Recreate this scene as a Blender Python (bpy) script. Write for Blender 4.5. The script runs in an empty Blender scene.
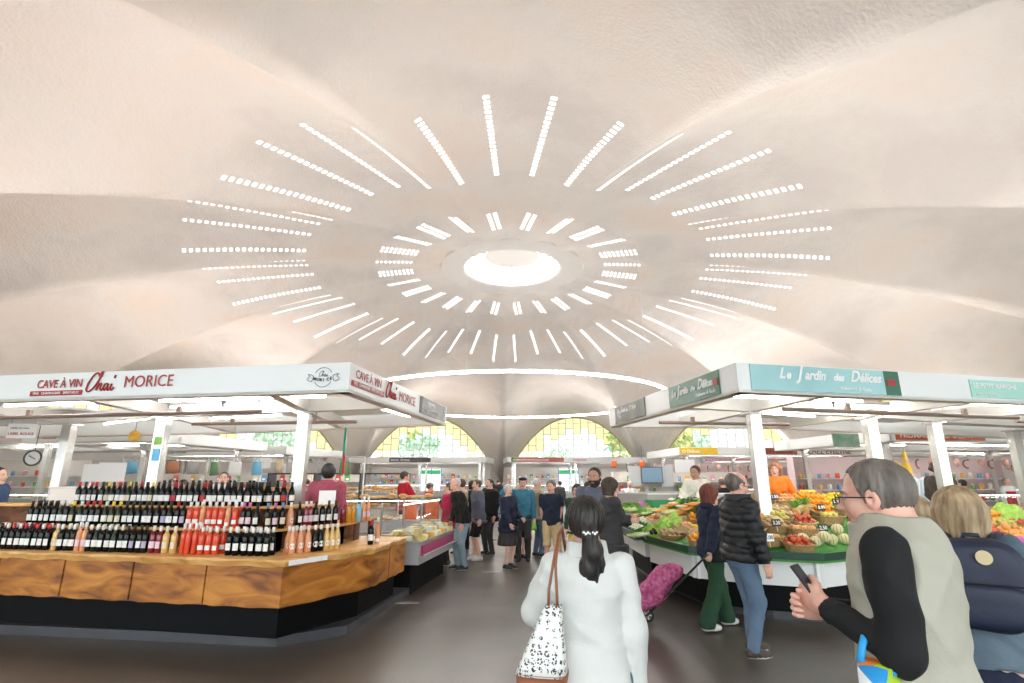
import bpy, math, random
import numpy as np
from mathutils import Vector, Matrix, Euler
R = math.radians
S = bpy.context.scene
COL = S.collection
# ------------------------------------------------------------------ camera, world, exposure
FPX = 527.0
PITCH = R(14.5)
CAMH = 1.75
cd = bpy.data.cameras.new('camera'); cam = bpy.data.objects.new('camera', cd); COL.objects.link(cam)
cam.location = (0, 0, CAMH); cam.rotation_euler = (R(90) + PITCH, 0, 0)
cd.sensor_width = 36; cd.lens = FPX / 1024 * 36; cd.clip_end = 400; cd.clip_start = .05
S.camera = cam
S.view_settings.view_transform = 'Standard'; S.view_settings.look = 'None'
S.view_settings.gamma = 1; S.view_settings.use_curve_mapping = False
S.view_settings.exposure = 0.70
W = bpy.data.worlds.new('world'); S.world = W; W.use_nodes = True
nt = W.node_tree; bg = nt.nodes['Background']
sky = nt.nodes.new('ShaderNodeTexSky'); sky.sky_type = 'HOSEK_WILKIE'; sky.turbidity = 6; sky.sun_direction = (0.3, -0.5, 0.75)
mixw = nt.nodes.new('ShaderNodeMix'); mixw.data_type = 'RGBA'; mixw.inputs[0].default_value = .75
mixw.inputs[7].default_value = (.93, .97, 1, 1)
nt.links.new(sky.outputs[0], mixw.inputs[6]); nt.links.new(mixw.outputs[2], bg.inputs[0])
# sky strength raised behind the camera, added to light the stall fronts
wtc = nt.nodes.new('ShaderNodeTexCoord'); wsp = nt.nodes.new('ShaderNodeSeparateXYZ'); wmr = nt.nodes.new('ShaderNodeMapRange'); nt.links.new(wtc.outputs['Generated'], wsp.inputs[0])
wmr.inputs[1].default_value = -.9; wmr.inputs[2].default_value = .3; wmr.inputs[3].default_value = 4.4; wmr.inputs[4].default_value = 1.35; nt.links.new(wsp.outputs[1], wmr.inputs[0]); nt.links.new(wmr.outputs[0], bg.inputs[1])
# hall: camera stands at the origin, the centre of the shell is at CY
CY = 21.0
NB = 13
RW = 26.0
def area_lamp(name, loc, size, power, color=(1, 1, 1), rot=(0, 0, 0), parent=None, shape='DISK'):
    d = bpy.data.lights.new(name, 'AREA'); d.shape = shape; d.size = size; d.energy = power; d.color = color
    o = bpy.data.objects.new(name, d); COL.objects.link(o); o.location = loc; o.rotation_euler = rot; o.parent = parent
    return o
UPK = 0.54           # uplighters standing on the stall roofs: scale on their watts
E_TUBE = 26.0        # strength of the fluorescent tubes
E_PANE = 1.45        # daylight glow of the glass blocks in the shell
E_RING = 46.0
LANTERN_W = 4000.0  # daylight falling through the central lantern       # pendant ring of light
# ------------------------------------------------------------------ unprojection used to take places from the photo
def atz(px, py, z):
    x = px - 512; y = 341.5 - py
    fh = FPX * math.cos(PITCH) - y * math.sin(PITCH); up = FPX * math.sin(PITCH) + y * math.cos(PITCH)
    t = (z - CAMH) / up
    return Vector((x * t, fh * t, z))
def aty(px, py, Y):
    x = px - 512; y = 341.5 - py
    fh = FPX * math.cos(PITCH) - y * math.sin(PITCH); up = FPX * math.sin(PITCH) + y * math.cos(PITCH)
    t = Y / fh
    return Vector((x * t, Y, CAMH + up * t))
# ------------------------------------------------------------------ materials
MATS = {}
def mat(name, col, rough=.6, metal=0, noise=None, bump=None, emit=None, trans=0, alpha=1, coat=0, spec=None, nscale=8, aniso=(1, 1, 1)):
    """noise=(colour2, amount) mottles the base colour; bump=(scale, strength)."""
    if name in MATS: return MATS[name]
    m = bpy.data.materials.new(name); m.use_nodes = True
    n = m.node_tree.nodes; l = m.node_tree.links; b = n['Principled BSDF']
    c = tuple(col) + (1,) if len(col) == 3 else col
    b.inputs['Base Color'].default_value = c; b.inputs['Roughness'].default_value = rough; b.inputs['Metallic'].default_value = metal
    if trans: b.inputs['Transmission Weight'].default_value = trans
    if alpha < 1: b.inputs['Alpha'].default_value = alpha
    if coat: b.inputs['Coat Weight'].default_value = coat
    if spec is not None: b.inputs['Specular IOR Level'].default_value = spec
    if emit:
        b.inputs['Emission Color'].default_value = tuple(emit[0]) + (1,); b.inputs['Emission Strength'].default_value = emit[1]
    if noise or bump:
        tc = n.new('ShaderNodeTexCoord'); mp = n.new('ShaderNodeMapping'); mp.inputs['Scale'].default_value = aniso
        l.new(tc.outputs['Object'], mp.inputs['Vector'])
    if noise:
        t = n.new('ShaderNodeTexNoise'); t.inputs['Scale'].default_value = nscale; t.inputs['Detail'].default_value = 4
        l.new(mp.outputs[0], t.inputs['Vector'])
        cr = n.new('ShaderNodeMapRange'); cr.inputs[1].default_value = .35; cr.inputs[2].default_value = .65; cr.inputs[4].default_value = noise[1]
        l.new(t.outputs[0], cr.inputs[0])
        mx = n.new('ShaderNodeMix'); mx.data_type = 'RGBA'; mx.inputs[6].default_value = c; mx.inputs[7].default_value = tuple(noise[0]) + (1,)
        l.new(cr.outputs[0], mx.inputs[0]); l.new(mx.outputs[2], b.inputs['Base Color'])
    if bump:
        t2 = n.new('ShaderNodeTexNoise'); t2.inputs['Scale'].default_value = bump[0]; t2.inputs['Detail'].default_value = 3
        l.new(mp.outputs[0], t2.inputs['Vector'])
        bp = n.new('ShaderNodeBump'); bp.inputs['Strength'].default_value = bump[1]; bp.inputs['Distance'].default_value = bump[2] if len(bump) > 2 else .01
        l.new(t2.outputs[0], bp.inputs['Height']); l.new(bp.outputs[0], b.inputs['Normal'])
    MATS[name] = m
    return m
def emis(name, col, st):
    if name in MATS: return MATS[name]
    m = bpy.data.materials.new(name); m.use_nodes = True; n = m.node_tree.nodes; n.clear()
    e = n.new('ShaderNodeEmission'); o = n.new('ShaderNodeOutputMaterial'); e.inputs[0].default_value = tuple(col) + (1,); e.inputs[1].default_value = st
    m.node_tree.links.new(e.outputs[0], o.inputs[0]); MATS[name] = m; return m
def glassy(name, col, gloss=.12):
    if name in MATS: return MATS[name]
    m = bpy.data.materials.new(name); m.use_nodes = True; n = m.node_tree.nodes; n.clear(); l = m.node_tree.links
    t = n.new('ShaderNodeBsdfTransparent'); t.inputs[0].default_value = tuple(col) + (1,)
    g = n.new('ShaderNodeBsdfGlossy'); g.inputs['Roughness'].default_value = .05
    mx = n.new('ShaderNodeMixShader'); mx.inputs[0].default_value = gloss; o = n.new('ShaderNodeOutputMaterial')
    l.new(t.outputs[0], mx.inputs[1]); l.new(g.outputs[0], mx.inputs[2]); l.new(mx.outputs[0], o.inputs[0]); MATS[name] = m; return m
WHITE = mat('white_paint', (.86, .86, .85), .4)
CREAM = mat('cream_panel', (.8, .76, .7), .5)
STEEL = mat('brushed_steel', (.66, .66, .66), .28, .85)
ALU = mat('aluminium', (.75, .75, .75), .35, .7)
BLACK = mat('black_panel', (.003, .003, .0035), .55, spec=.12)
DARK = mat('dark_metal', (.05, .045, .045), .4, .3)
TUBE = emis('tube_glow', (1, .97, .93), E_TUBE)
# ------------------------------------------------------------------ mesh collecting
class MB:
    def __init__(s): s.v = []; s.f = []; s.m = []
    def add(s, vs, fs, mi=0):
        o = len(s.v); s.v += [tuple(v) for v in vs]; s.f += [tuple(i + o for i in f) for f in fs]; s.m += [mi] * len(fs); return s
    def box(s, x0, x1, y0, y1, z0, z1, mi=0):
        vs = [(x, y, z) for z in (z0, z1) for y in (y0, y1) for x in (x0, x1)]
        return s.add(vs, [(0, 2, 3, 1), (4, 5, 7, 6), (0, 1, 5, 4), (2, 6, 7, 3), (0, 4, 6, 2), (1, 3, 7, 5)], mi)
    def obox(s, a, b, w, z0, z1, mi=0, off=0):
        """box along the ground line a-b, w wide, shifted off to its left"""
        a = Vector(a[:2]); b = Vector(b[:2]); d = (b - a).normalized(); n = Vector((-d.y, d.x))
        p = [a + n * (off - w / 2), b + n * (off - w / 2), b + n * (off + w / 2), a + n * (off + w / 2)]
        vs = [(q.x, q.y, z) for z in (z0, z1) for q in p]
        return s.add(vs, [(3, 2, 1, 0), (4, 5, 6, 7), (0, 1, 5, 4), (1, 2, 6, 5), (2, 3, 7, 6), (3, 0, 4, 7)], mi)
    def prism(s, poly, z0, z1, mi=0):
        n = len(poly); ar = sum(poly[i][0] * poly[(i + 1) % n][1] - poly[(i + 1) % n][0] * poly[i][1] for i in range(n))
        if ar < 0: poly = poly[::-1]
        vs = [(p[0], p[1], z0) for p in poly] + [(p[0], p[1], z1) for p in poly]
        return s.add(vs, [tuple(range(n))[::-1], tuple(range(n, 2 * n))] + [(i, (i + 1) % n, n + (i + 1) % n, n + i) for i in range(n)], mi)
    def lathe(s, prof, n=12, c=(0, 0, 0), mi=0, a0=0, a1=2 * math.pi, caps=True):
        full = abs(a1 - a0 - 2 * math.pi) < 1e-6; k = n if full else n + 1
        vs = [(c[0] + r * math.cos(a0 + (a1 - a0) * i / n), c[1] + r * math.sin(a0 + (a1 - a0) * i / n), c[2] + z) for r, z in prof for i in range(k)]
        fs = [(j * k + i, j * k + (i + 1) % k, (j + 1) * k + (i + 1) % k, (j + 1) * k + i) for j in range(len(prof) - 1) for i in range(n)]
        s.add(vs, fs, mi)
        if full and caps:
            o = len(s.v) - len(vs)
            if prof[0][0] > 1e-4: s.f.append(tuple(o + i for i in range(k))[::-1]); s.m.append(mi)
            if prof[-1][0] > 1e-4: s.f.append(tuple(o + (len(prof) - 1) * k + i for i in range(k))); s.m.append(mi)
        return s
    def tube(s, pts, r, n=8, mi=0, closed=False, flat=1):
        pts = [Vector(p) for p in pts]; m = len(pts); vs = []; up = None
        for i, p in enumerate(pts):
            a = pts[(i - 1) % m] if (i > 0 or closed) else p; b = pts[(i + 1) % m] if (i < m - 1 or closed) else p
            d = (b - a).normalized()
            if up is None: up = Vector((0, 0, 1)) if abs(d.z) < .9 else Vector((1, 0, 0))
            x = d.cross(up).normalized(); y = x.cross(d).normalized(); up = y
            rr = r[i] if isinstance(r, (list, tuple)) else r
            vs += [p + (x * math.cos(2 * math.pi * k / n) + y * flat * math.sin(2 * math.pi * k / n)) * rr for k in range(n)]
        fs = []
        for i in range(m if closed else m - 1):
            j = (i + 1) % m
            fs += [(i * n + k, i * n + (k + 1) % n, j * n + (k + 1) % n, j * n + k) for k in range(n)]
        if not closed: fs += [tuple(range(n))[::-1], tuple((m - 1) * n + k for k in range(n))]
        return s.add(vs, fs, mi)
    def ball(s, c, r, n=10, mi=0, fn=None):
        r = r if isinstance(r, (tuple, list)) else (r, r, r); h = max(4, n // 2 + 1); vs = []
        for j in range(h + 1):
            t = math.pi * j / h
            for i in range(n):
                a = 2 * math.pi * i / n; d = Vector((math.sin(t) * math.cos(a), math.sin(t) * math.sin(a), math.cos(t)))
                k = fn(d) if fn else 1
                vs.append((c[0] + r[0] * d.x * k, c[1] + r[1] * d.y * k, c[2] + r[2] * d.z * k))
        fs = [(j * n + i, (j + 1) * n + i, (j + 1) * n + (i + 1) % n, j * n + (i + 1) % n) for j in range(h) for i in range(n)]
        return s.add(vs, fs, mi)
    def mesh(s, name, mats, smooth=False, bevel=0):
        me = bpy.data.meshes.new(name); me.from_pydata(s.v, [], s.f)
        for q in (mats if isinstance(mats, (list, tuple)) else [mats]): me.materials.append(q)
        if any(s.m): me.polygons.foreach_set('material_index', s.m)
        if smooth: me.polygons.foreach_set('use_smooth', [True] * len(me.polygons))
        me.update(); return me
    def build(s, name, mats, parent=None, smooth=False, **k):
        return link(name, s.mesh(name, mats, smooth), parent, **k)
def link(name, data, parent=None, loc=None, rot=None, scale=None, **k):
    o = bpy.data.objects.new(name, data); COL.objects.link(o)
    if parent is not None: o.parent = parent
    if loc is not None: o.location = loc
    if rot is not None: o.rotation_euler = rot
    if scale is not None: o.scale = scale
    tag(o, **k); return o
def tag(o, label=None, cat=None, group=None, kind=None):
    if label: o['label'] = label
    if cat: o['category'] = cat
    if group: o['group'] = group
    if kind: o['kind'] = kind
    return o
def root(name, loc=(0, 0, 0), rz=0, **k): return link(name, None, None, loc, (0, 0, rz), **k)
def dup(src, loc=None, rz=None, rot=None, scale=None, kids=None, **k):
    c = src.copy(); COL.objects.link(c)
    if loc is not None: c.location = loc
    if rz is not None: c.rotation_euler = (0, 0, rz)
    if rot is not None: c.rotation_euler = rot
    if scale is not None: c.scale = (scale,) * 3 if isinstance(scale, (int, float)) else scale
    def rec(s, d):
        for ch in s.children:
            q = ch.copy(); COL.objects.link(q); q.parent = d; rec(ch, q)
    rec(src, c); tag(c, **k); return c
class Kind:
    """builds one of a kind the first time, copies it afterwards"""
    def __init__(s, fn): s.fn = fn; s.first = None; s.used = False
    def put(s, loc, rz=0, rot=None, scale=None, **k):
        rot = rot or (0, 0, rz)
        if s.first is None:
            s.first = s.fn(); o = s.first; o.location = loc; o.rotation_euler = rot
            if scale is not None: o.scale = (scale,) * 3 if isinstance(scale, (int, float)) else scale
            return tag(o, **k)
        if scale is None: scale = 1
        return dup(s.first, loc, rot=rot, scale=scale, **k)
def text(name, body, m, size, origin, xdir, updir=(0, 0, 1), parent=None, shear=0, bold=0, extr=.002, squash=1, align='LEFT'):
    """flat lettering turned into a mesh; xdir = reading direction"""
    c = bpy.data.curves.new(name, 'FONT'); c.body = body; c.size = size; c.shear = shear; c.offset = bold; c.extrude = extr; c.align_x = align; c.resolution_u = 3
    t = bpy.data.objects.new(name + '_tmp', c); COL.objects.link(t)
    dg = bpy.context.evaluated_depsgraph_get(); me = bpy.data.meshes.new_from_object(t.evaluated_get(dg))
    bpy.data.objects.remove(t); bpy.data.curves.remove(c)
    x = Vector(xdir).normalized(); y = Vector(updir); z = x.cross(y)
    M = Matrix((x * squash, y, z)).transposed().to_4x4(); M.translation = Vector(origin)
    me.transform(M); me.materials.clear(); me.materials.append(m); me.name = name
    return link(name, me, parent)
rnd = random.Random(7)
# ------------------------------------------------------------------ the shell
def ss(t): t = max(0, min(1, t)); return t * t * (3 - 2 * t)
def ridge(r): return 10.65 - .06 * r - .0033 * r * r
def valley(r): return 10.45 - .0138 * r * r
def shell_z(r, th):
    """th measured from the direction of the camera's bay; bays 2pi/13 wide"""
    w = 2 * math.pi / NB; u = ((th / w + .5) % 1 - .5) * 2
    au = abs(u); k = ss((r - 3.5) / 7)
    cusp = 1 - au ** 2.2; cosv = .5 + .5 * math.cos(math.pi * au)
    p = cosv * (1 - k) + cusp * k
    # soften the fold a little
    return valley(r) + (ridge(r) - valley(r)) * p
TH0 = R(1.6); CX = -.16   # the camera stands a little left of its bay's axis
def polar(r, th, z): return Vector((CX + r * math.sin(th + TH0), CY - r * math.cos(th + TH0), z))
PLASTER = bpy.data.materials.new('painted_concrete'); PLASTER.use_nodes = True
def _pl():
    n = PLASTER.node_tree.nodes; l = PLASTER.node_tree.links; b = n['Principled BSDF']; b.inputs['Roughness'].default_value = .75
    tc = n.new('ShaderNodeTexCoord')
    a = n.new('ShaderNodeTexNoise'); a.inputs['Scale'].default_value = .28; a.inputs['Detail'].default_value = 5; a.inputs['Roughness'].default_value = .55
    l.new(tc.outputs['Object'], a.inputs['Vector'])
    cr = n.new('ShaderNodeValToRGB'); e = cr.color_ramp; e.elements[0].position = .34; e.elements[0].color = (.75, .70, .67, 1); e.elements[1].position = .68; e.elements[1].color = (.86, .765, .695, 1)
    q = e.elements.new(.5); q.color = (.84, .795, .76, 1)
    l.new(a.outputs[0], cr.inputs[0]); l.new(cr.outputs[0], b.inputs['Base Color'])
    t = n.new('ShaderNodeTexNoise'); t.inputs['Scale'].default_value = 16; t.inputs['Detail'].default_value = 6; l.new(tc.outputs['Object'], t.inputs['Vector'])
    t3 = n.new('ShaderNodeTexNoise'); t3.inputs['Scale'].default_value = 1.3; t3.inputs['Detail'].default_value = 2; l.new(tc.outputs['Object'], t3.inputs['Vector'])
    ad = n.new('ShaderNodeMath'); ad.operation = 'MULTIPLY_ADD'; ad.inputs[1].default_value = 3; l.new(t3.outputs[0], ad.inputs[0]); l.new(t.outputs[0], ad.inputs[2])
    bp = n.new('ShaderNodeBump'); bp.inputs['Strength'].default_value = .55; bp.inputs['Distance'].default_value = .05
    l.new(ad.outputs[0], bp.inputs['Height']); l.new(bp.outputs[0], b.inputs['Normal'])
_pl()
def make_shell():
    nt_ = NB * 32; rs = [2.55 + (RW - 2.55) * (i / 70) for i in range(71)]
    m = MB(); vs = [polar(r, 2 * math.pi * j / nt_ + math.pi / NB * 0, shell_z(r, 2 * math.pi * j / nt_)) for r in rs for j in range(nt_)]
    fs = [(i * nt_ + j, (i + 1) * nt_ + j, (i + 1) * nt_ + (j + 1) % nt_, i * nt_ + (j + 1) % nt_) for i in range(70) for j in range(nt_)]
    m.add(vs, fs)
    o = m.build('ceiling', PLASTER, smooth=True, kind='structure', label='undulating white concrete shell roof of the round market hall')
    sd = o.modifiers.new('thick', 'SOLIDIFY'); sd.thickness = .12; sd.offset = 0
make_shell()
# centre ring, drum and lantern
RING = mat('ring_plaster', (.8, .77, .74), .7)
m = MB(); z = 10.37
m.lathe([(2.02, z + .5), (2.0, z + .02), (2.08, z - .04), (2.7, z - .10), (3.0, z - .08), (3.05, z + .02), (2.6, z + .5), (2.02, z + .5)], 64, (0, CY, 0), caps=False)
m.build('trim_1', RING, smooth=False, kind='structure', label='plaster ring around the central lantern')
LANT = emis('lantern_glow', (1, .99, .97), 3.2)
m = MB(); m.lathe([(2.0, 10.8), (2.0, 11.55)], 48, (0, CY, 0), caps=False); m.lathe([(2.0, 11.55), (.01, 11.6)], 48, (0, CY, 0), caps=False)
m.build('window_1', LANT, kind='structure', label='glowing glazed drum of the central lantern')
m = MB(); m.lathe([(0, 10.92), (1.15, 10.92), (1.2, 11.0), (0, 11.0)], 40, (0, CY, 0))
area_lamp('lantern_lamp', (0, CY, 11.5), 3.8, LANTERN_W, (1, .985, .96))
m.build('ceiling_disc', RING, kind='structure', label='round disc in the middle of the lantern')
m = MB()
for k in range(NB * 2):
    a = 2 * math.pi * k / (NB * 2); c, s_ = math.sin(a), -math.cos(a)
    for q in (-.06, 0, .06):
        m.tube([(1.2 * c - q * s_ , CY + 1.2 * s_ + q * c, 10.92), (1.9 * c - q * s_, CY + 1.9 * s_ + q * c, 10.92)], .026, 4)
for rr in (1.3, 1.6, 1.9): m.tube([(rr * math.sin(t * math.pi / 24), CY + rr * math.cos(t * math.pi / 24), 10.92) for t in range(48)], .03, 4, closed=True)
m.build('window_frame', mat('grille_grey', (.55, .52, .5), .6), kind='structure', label='fine radial grille of the lantern')
# glass-block light strips let into the shell
PANE = emis('glass_block_daylight', (1, .99, .97), E_PANE)
wn = 2
def strip(th, r0, r1, n, rows, pw):
    global wn
    m = MB(); w = (r1 - r0) / n
    for i in range(n):
        for q in range(rows):
            off = (q - (rows - 1) / 2) * pw * 1.75
            ra, rb = r0 + w * (i + .24), r0 + w * (i + .76); vs = []
            for dz in (-.075, .03):
                for r, o in ((ra, -pw / 2), (rb, -pw / 2), (rb, pw / 2), (ra, pw / 2)):
                    t2 = th + (off + o) / r
                    p = polar(r, t2, shell_z(r, t2) + dz); vs.append(p)
            m.add(vs, [(0, 1, 2, 3), (7, 6, 5, 4), (0, 4, 5, 1), (1, 5, 6, 2), (2, 6, 7, 3), (3, 7, 4, 0)])
    m.build('window_%d' % wn, PANE, kind='structure', label='strip of small glass blocks in the roof shell'); wn += 1
for k in range(NB * 4):
    th = 2 * math.pi * (k + .5) / (NB * 4)
    strip(th, 8.0, 11.8, 20, 1, .13)
for k in range(NB * 2):
    strip(2 * math.pi * (k + .5) / (NB * 2), 4.0, 5.5, 9, 2, .12)
# ------------------------------------------------------------------ floor
def make_floor():
    m = bpy.data.materials.new('polished_floor'); m.use_nodes = True; n = m.node_tree.nodes; l = m.node_tree.links; b = n['Principled BSDF']
    tc = n.new('ShaderNodeTexCoord'); a = n.new('ShaderNodeTexNoise'); a.inputs['Scale'].default_value = .9; a.inputs['Detail'].default_value = 7
    mp = n.new('ShaderNodeMapping'); mp.inputs['Scale'].default_value = (1, .5, 1); l.new(tc.outputs['Object'], mp.inputs[0]); l.new(mp.outputs[0], a.inputs['Vector'])
    cr = n.new('ShaderNodeValToRGB'); e = cr.color_ramp; e.elements[0].position = .3; e.elements[0].color = (.058, .047, .039, 1); e.elements[1].position = .75; e.elements[1].color = (.104, .086, .071, 1)
    l.new(a.outputs[0], cr.inputs[0]); l.new(cr.outputs[0], b.inputs['Base Color'])
    t = n.new('ShaderNodeTexNoise'); t.inputs['Scale'].default_value = 1.2; t.inputs['Detail'].default_value = 1; l.new(tc.outputs['Object'], t.inputs['Vector'])
    mr = n.new('ShaderNodeMapRange'); mr.inputs[3].default_value = .24; mr.inputs[4].default_value = .40; l.new(t.outputs[0], mr.inputs[0]); l.new(mr.outputs[0], b.inputs['Roughness'])
    b.inputs['Specular IOR Level'].default_value = .6
    q = MB(); q.lathe([(.0001, 0), (RW + .6, 0)], 104, (0, CY, 0), caps=False); q.build('floor', m, kind='structure', label='polished dark concrete floor of the hall')
make_floor()
MARK = mat('floor_marking_paint', (.42, .4, .37), .5, noise=((.2, .19, .17), .7), nscale=20)
for i, (px, py) in enumerate(((491, 572), (407, 603))):
    p = atz(px, py, 0); q = MB(); q.box(-.17, .17, -.05, .05, .0, .003); o = q.build('floor_marking', MARK, kind='structure'); o.location = (p.x, p.y, .001); o['label'] = 'short pale painted dash on the floor'
# outside ground and trees
q = MB(); q.lathe([(RW + .6, -.05), (90, -.05)], 64, (0, CY, 0), caps=False); q.build('ground', mat('outside_paving', (.55, .53, .5), .8), kind='structure')
# ------------------------------------------------------------------ bay walls and windows
WALLM = mat('bay_wall_plaster', (.78, .77, .76), .7)
BARS = mat('window_bars', (.42, .40, .33), .6)
YEL = glassy('yellow_pane', (.84, .70, .34), .06); CLR = glassy('clear_pane', (.93, .97, .96), .06)
ZS = 3.45; RG = 25.75
bayw = 2 * math.pi / NB
for b_ in range(NB):
    tc_ = bayw * b_; ZB = ZS
    if b_ in (0, 1, 12): ZS = .12   # unseen bays behind the camera: floor-deep glazing added to bring in daylight
    m = MB(); n = 12
    for i in range(n):
        t0, t1 = tc_ - bayw / 2 + bayw * i / n, tc_ - bayw / 2 + bayw * (i + 1) / n
        vs = [polar(r, t, z) for t in (t0, t1) for r in (RG, RG + .2) for z in (0, min(ZS, shell_z(RG, t) + .02))]
        m.add(vs, [(0, 1, 5, 4), (2, 6, 7, 3), (1, 3, 7, 5), (0, 4, 6, 2), (0, 2, 3, 1), (4, 5, 7, 6)])
    m.build('wall_bay_%d' % (b_ + 1), WALLM, kind='structure', label='low wall under one of the arched windows')
    p = MB(); fr = MB(); nc = 18; ext = bayw * .47
    def zt(t): return shell_z(RG, t) - .02
    cols = [tc_ - ext + 2 * ext * i / nc for i in range(nc + 1)]
    for i in range(nc):
        t0, t1 = cols[i], cols[i + 1]; z0t, z1t = zt(t0), zt(t1)
        if max(z0t, z1t) < ZS + .05: continue
        seams = [ZS] + [ZS + (.55 if i % 2 else 1.0) + .95 * k for k in range(9)]
        seams = [s_ for s_ in seams if s_ < max(z0t, z1t) - .1] + [None]
        for s0, s1 in zip(seams, seams[1:]):
            a0 = s0; a1 = min(s1, z0t) if s1 else z0t; b1 = min(s1, z1t) if s1 else z1t
            a1 = max(a1, a0); b1 = max(b1, a0)
            u = ((t0 + t1) / 2 - tc_) / (bayw / 2); zc = (a0 + (a1 + b1) / 2) / 2
            # clear panes fill a low mound in the middle, yellow ones the border
            yel = (u * u) / .28 + ((zc - ZB) / 2.2) ** 2 > 1 if abs(u) < .9 else True
            if b_ in (0, 1, 12): yel = False
            p.add([polar(RG + .05, t0, a0), polar(RG + .05, t1, a0), polar(RG + .05, t1, b1), polar(RG + .05, t0, a1)], [(0, 1, 2, 3)], 0 if yel else 1)
            if s1: fr.tube([polar(RG + .04, t0, s1), polar(RG + .04, t1, s1)], .022, 4)
        if i: fr.tube([polar(RG + .04, t0, ZS), polar(RG + .04, t0, max(z0t, ZS + .05))], .026, 4)
    arch = [polar(RG, t, zt(t) - .06) for t in np.linspace(tc_ - bayw * .445, tc_ + bayw * .445, 40) if zt(t) > ZS]
    fr.tube(arch, .07, 4)
    wo = p.build('window_%d' % wn, [YEL, CLR], kind='structure', label='arched window of yellow and clear panes under the shell edge'); wn += 1
    fr.build('window_frame', BARS, wo); ZS = 3.45
# ------------------------------------------------------------------ people: distance fields turned into smooth skins
def snet(f, lo, hi, h):
    lo = np.array(lo, float); n = np.ceil((np.array(hi) - lo) / h).astype(int) + 1
    X, Y, Z = np.meshgrid(*[(lo[i] + h * np.arange(n[i])).astype(np.float32) for i in range(3)], indexing='ij')
    D = f(X, Y, Z); s = D < 0
    sl = [slice(0, -1), slice(1, None)]
    cnt = sum(s[sl[a], sl[b], sl[c]].astype(np.int8) for a in (0, 1) for b in (0, 1) for c in (0, 1))
    act = (cnt > 0) & (cnt < 8); ids = np.full(act.shape, -1, int); ids[act] = np.arange(act.sum()); I, J, K = np.nonzero(act)
    acc = np.zeros((len(I), 3)); num = np.zeros(len(I)); cor = [(a, b, c) for a in (0, 1) for b in (0, 1) for c in (0, 1)]
    for p in cor:
        for ax in range(3):
            if p[ax]: continue
            q = list(p); q[ax] = 1
            d0 = D[I + p[0], J + p[1], K + p[2]]; d1 = D[I + q[0], J + q[1], K + q[2]]; x = (d0 < 0) != (d1 < 0)
            t = np.where(x, d0 / np.where(x, d0 - d1, 1), 0); pos = np.array(p, float)[None].repeat(len(I), 0); pos[:, ax] += t
            acc += pos * x[:, None]; num += x
    V = lo + h * (np.stack([I, J, K], 1) + acc / np.maximum(num, 1)[:, None]); F = []
    for ax in range(3):
        a, b = [(1, 2), (2, 0), (0, 1)][ax]; s0 = np.take(s, range(0, s.shape[ax] - 1), ax); s1 = np.take(s, range(1, s.shape[ax]), ax)
        e = np.argwhere(s0 != s1); e = e[(e[:, a] > 0) & (e[:, b] > 0) & (e[:, a] < s.shape[a] - 1) & (e[:, b] < s.shape[b] - 1)]
        if not len(e): continue
        def g(da, db): c = e.copy(); c[:, a] -= da; c[:, b] -= db; return ids[c[:, 0], c[:, 1], c[:, 2]]
        Q = np.stack([g(1, 1), g(0, 1), g(0, 0), g(1, 0)], 1); fl = ~s[e[:, 0], e[:, 1], e[:, 2]]
        Q[fl] = Q[fl][:, ::-1]; F.append(Q)
    return V, (np.concatenate(F) if F else np.zeros((0, 4), int))
def smin(a, b, k): h = np.clip(.5 + .5 * (b - a) / k, 0, 1); return b * (1 - h) + a * h - k * h * (1 - h)
def smax(a, b, k): return -smin(-a, -b, k)
def cap(X, Y, Z, a, b, r1, r2):
    a = np.array(a, float); b = np.array(b, float); d = b - a; t = np.clip(((X - a[0]) * d[0] + (Y - a[1]) * d[1] + (Z - a[2]) * d[2]) / max(1e-9, d @ d), 0, 1)
    return np.sqrt((X - a[0] - t * d[0]) ** 2 + (Y - a[1] - t * d[1]) ** 2 + (Z - a[2] - t * d[2]) ** 2) - (r1 + (r2 - r1) * t)
def ell(X, Y, Z, c, r):
    k = np.sqrt(((X - c[0]) / r[0]) ** 2 + ((Y - c[1]) / r[1]) ** 2 + ((Z - c[2]) / r[2]) ** 2); return (k - 1) * min(r)
def caps(X, Y, Z, pts, rs, k=.02):
    d = None
    for i in range(len(pts) - 1):
        e = cap(X, Y, Z, pts[i], pts[i + 1], rs[i], rs[i + 1]); d = e if d is None else smin(d, e, k)
    return d
def arr2mesh(name, V, F, mats, mi=None, smooth=True):
    me = bpy.data.meshes.new(name); me.from_pydata(V.tolist() if hasattr(V, 'tolist') else V, [], F.tolist() if hasattr(F, 'tolist') else F)
    for q in (mats if isinstance(mats, (list, tuple)) else [mats]): me.materials.append(q)
    if mi is not None: me.polygons.foreach_set('material_index', np.asarray(mi, dtype=np.int32))
    me.polygons.foreach_set('use_smooth', [smooth] * len(me.polygons)); me.update(); return me
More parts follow.
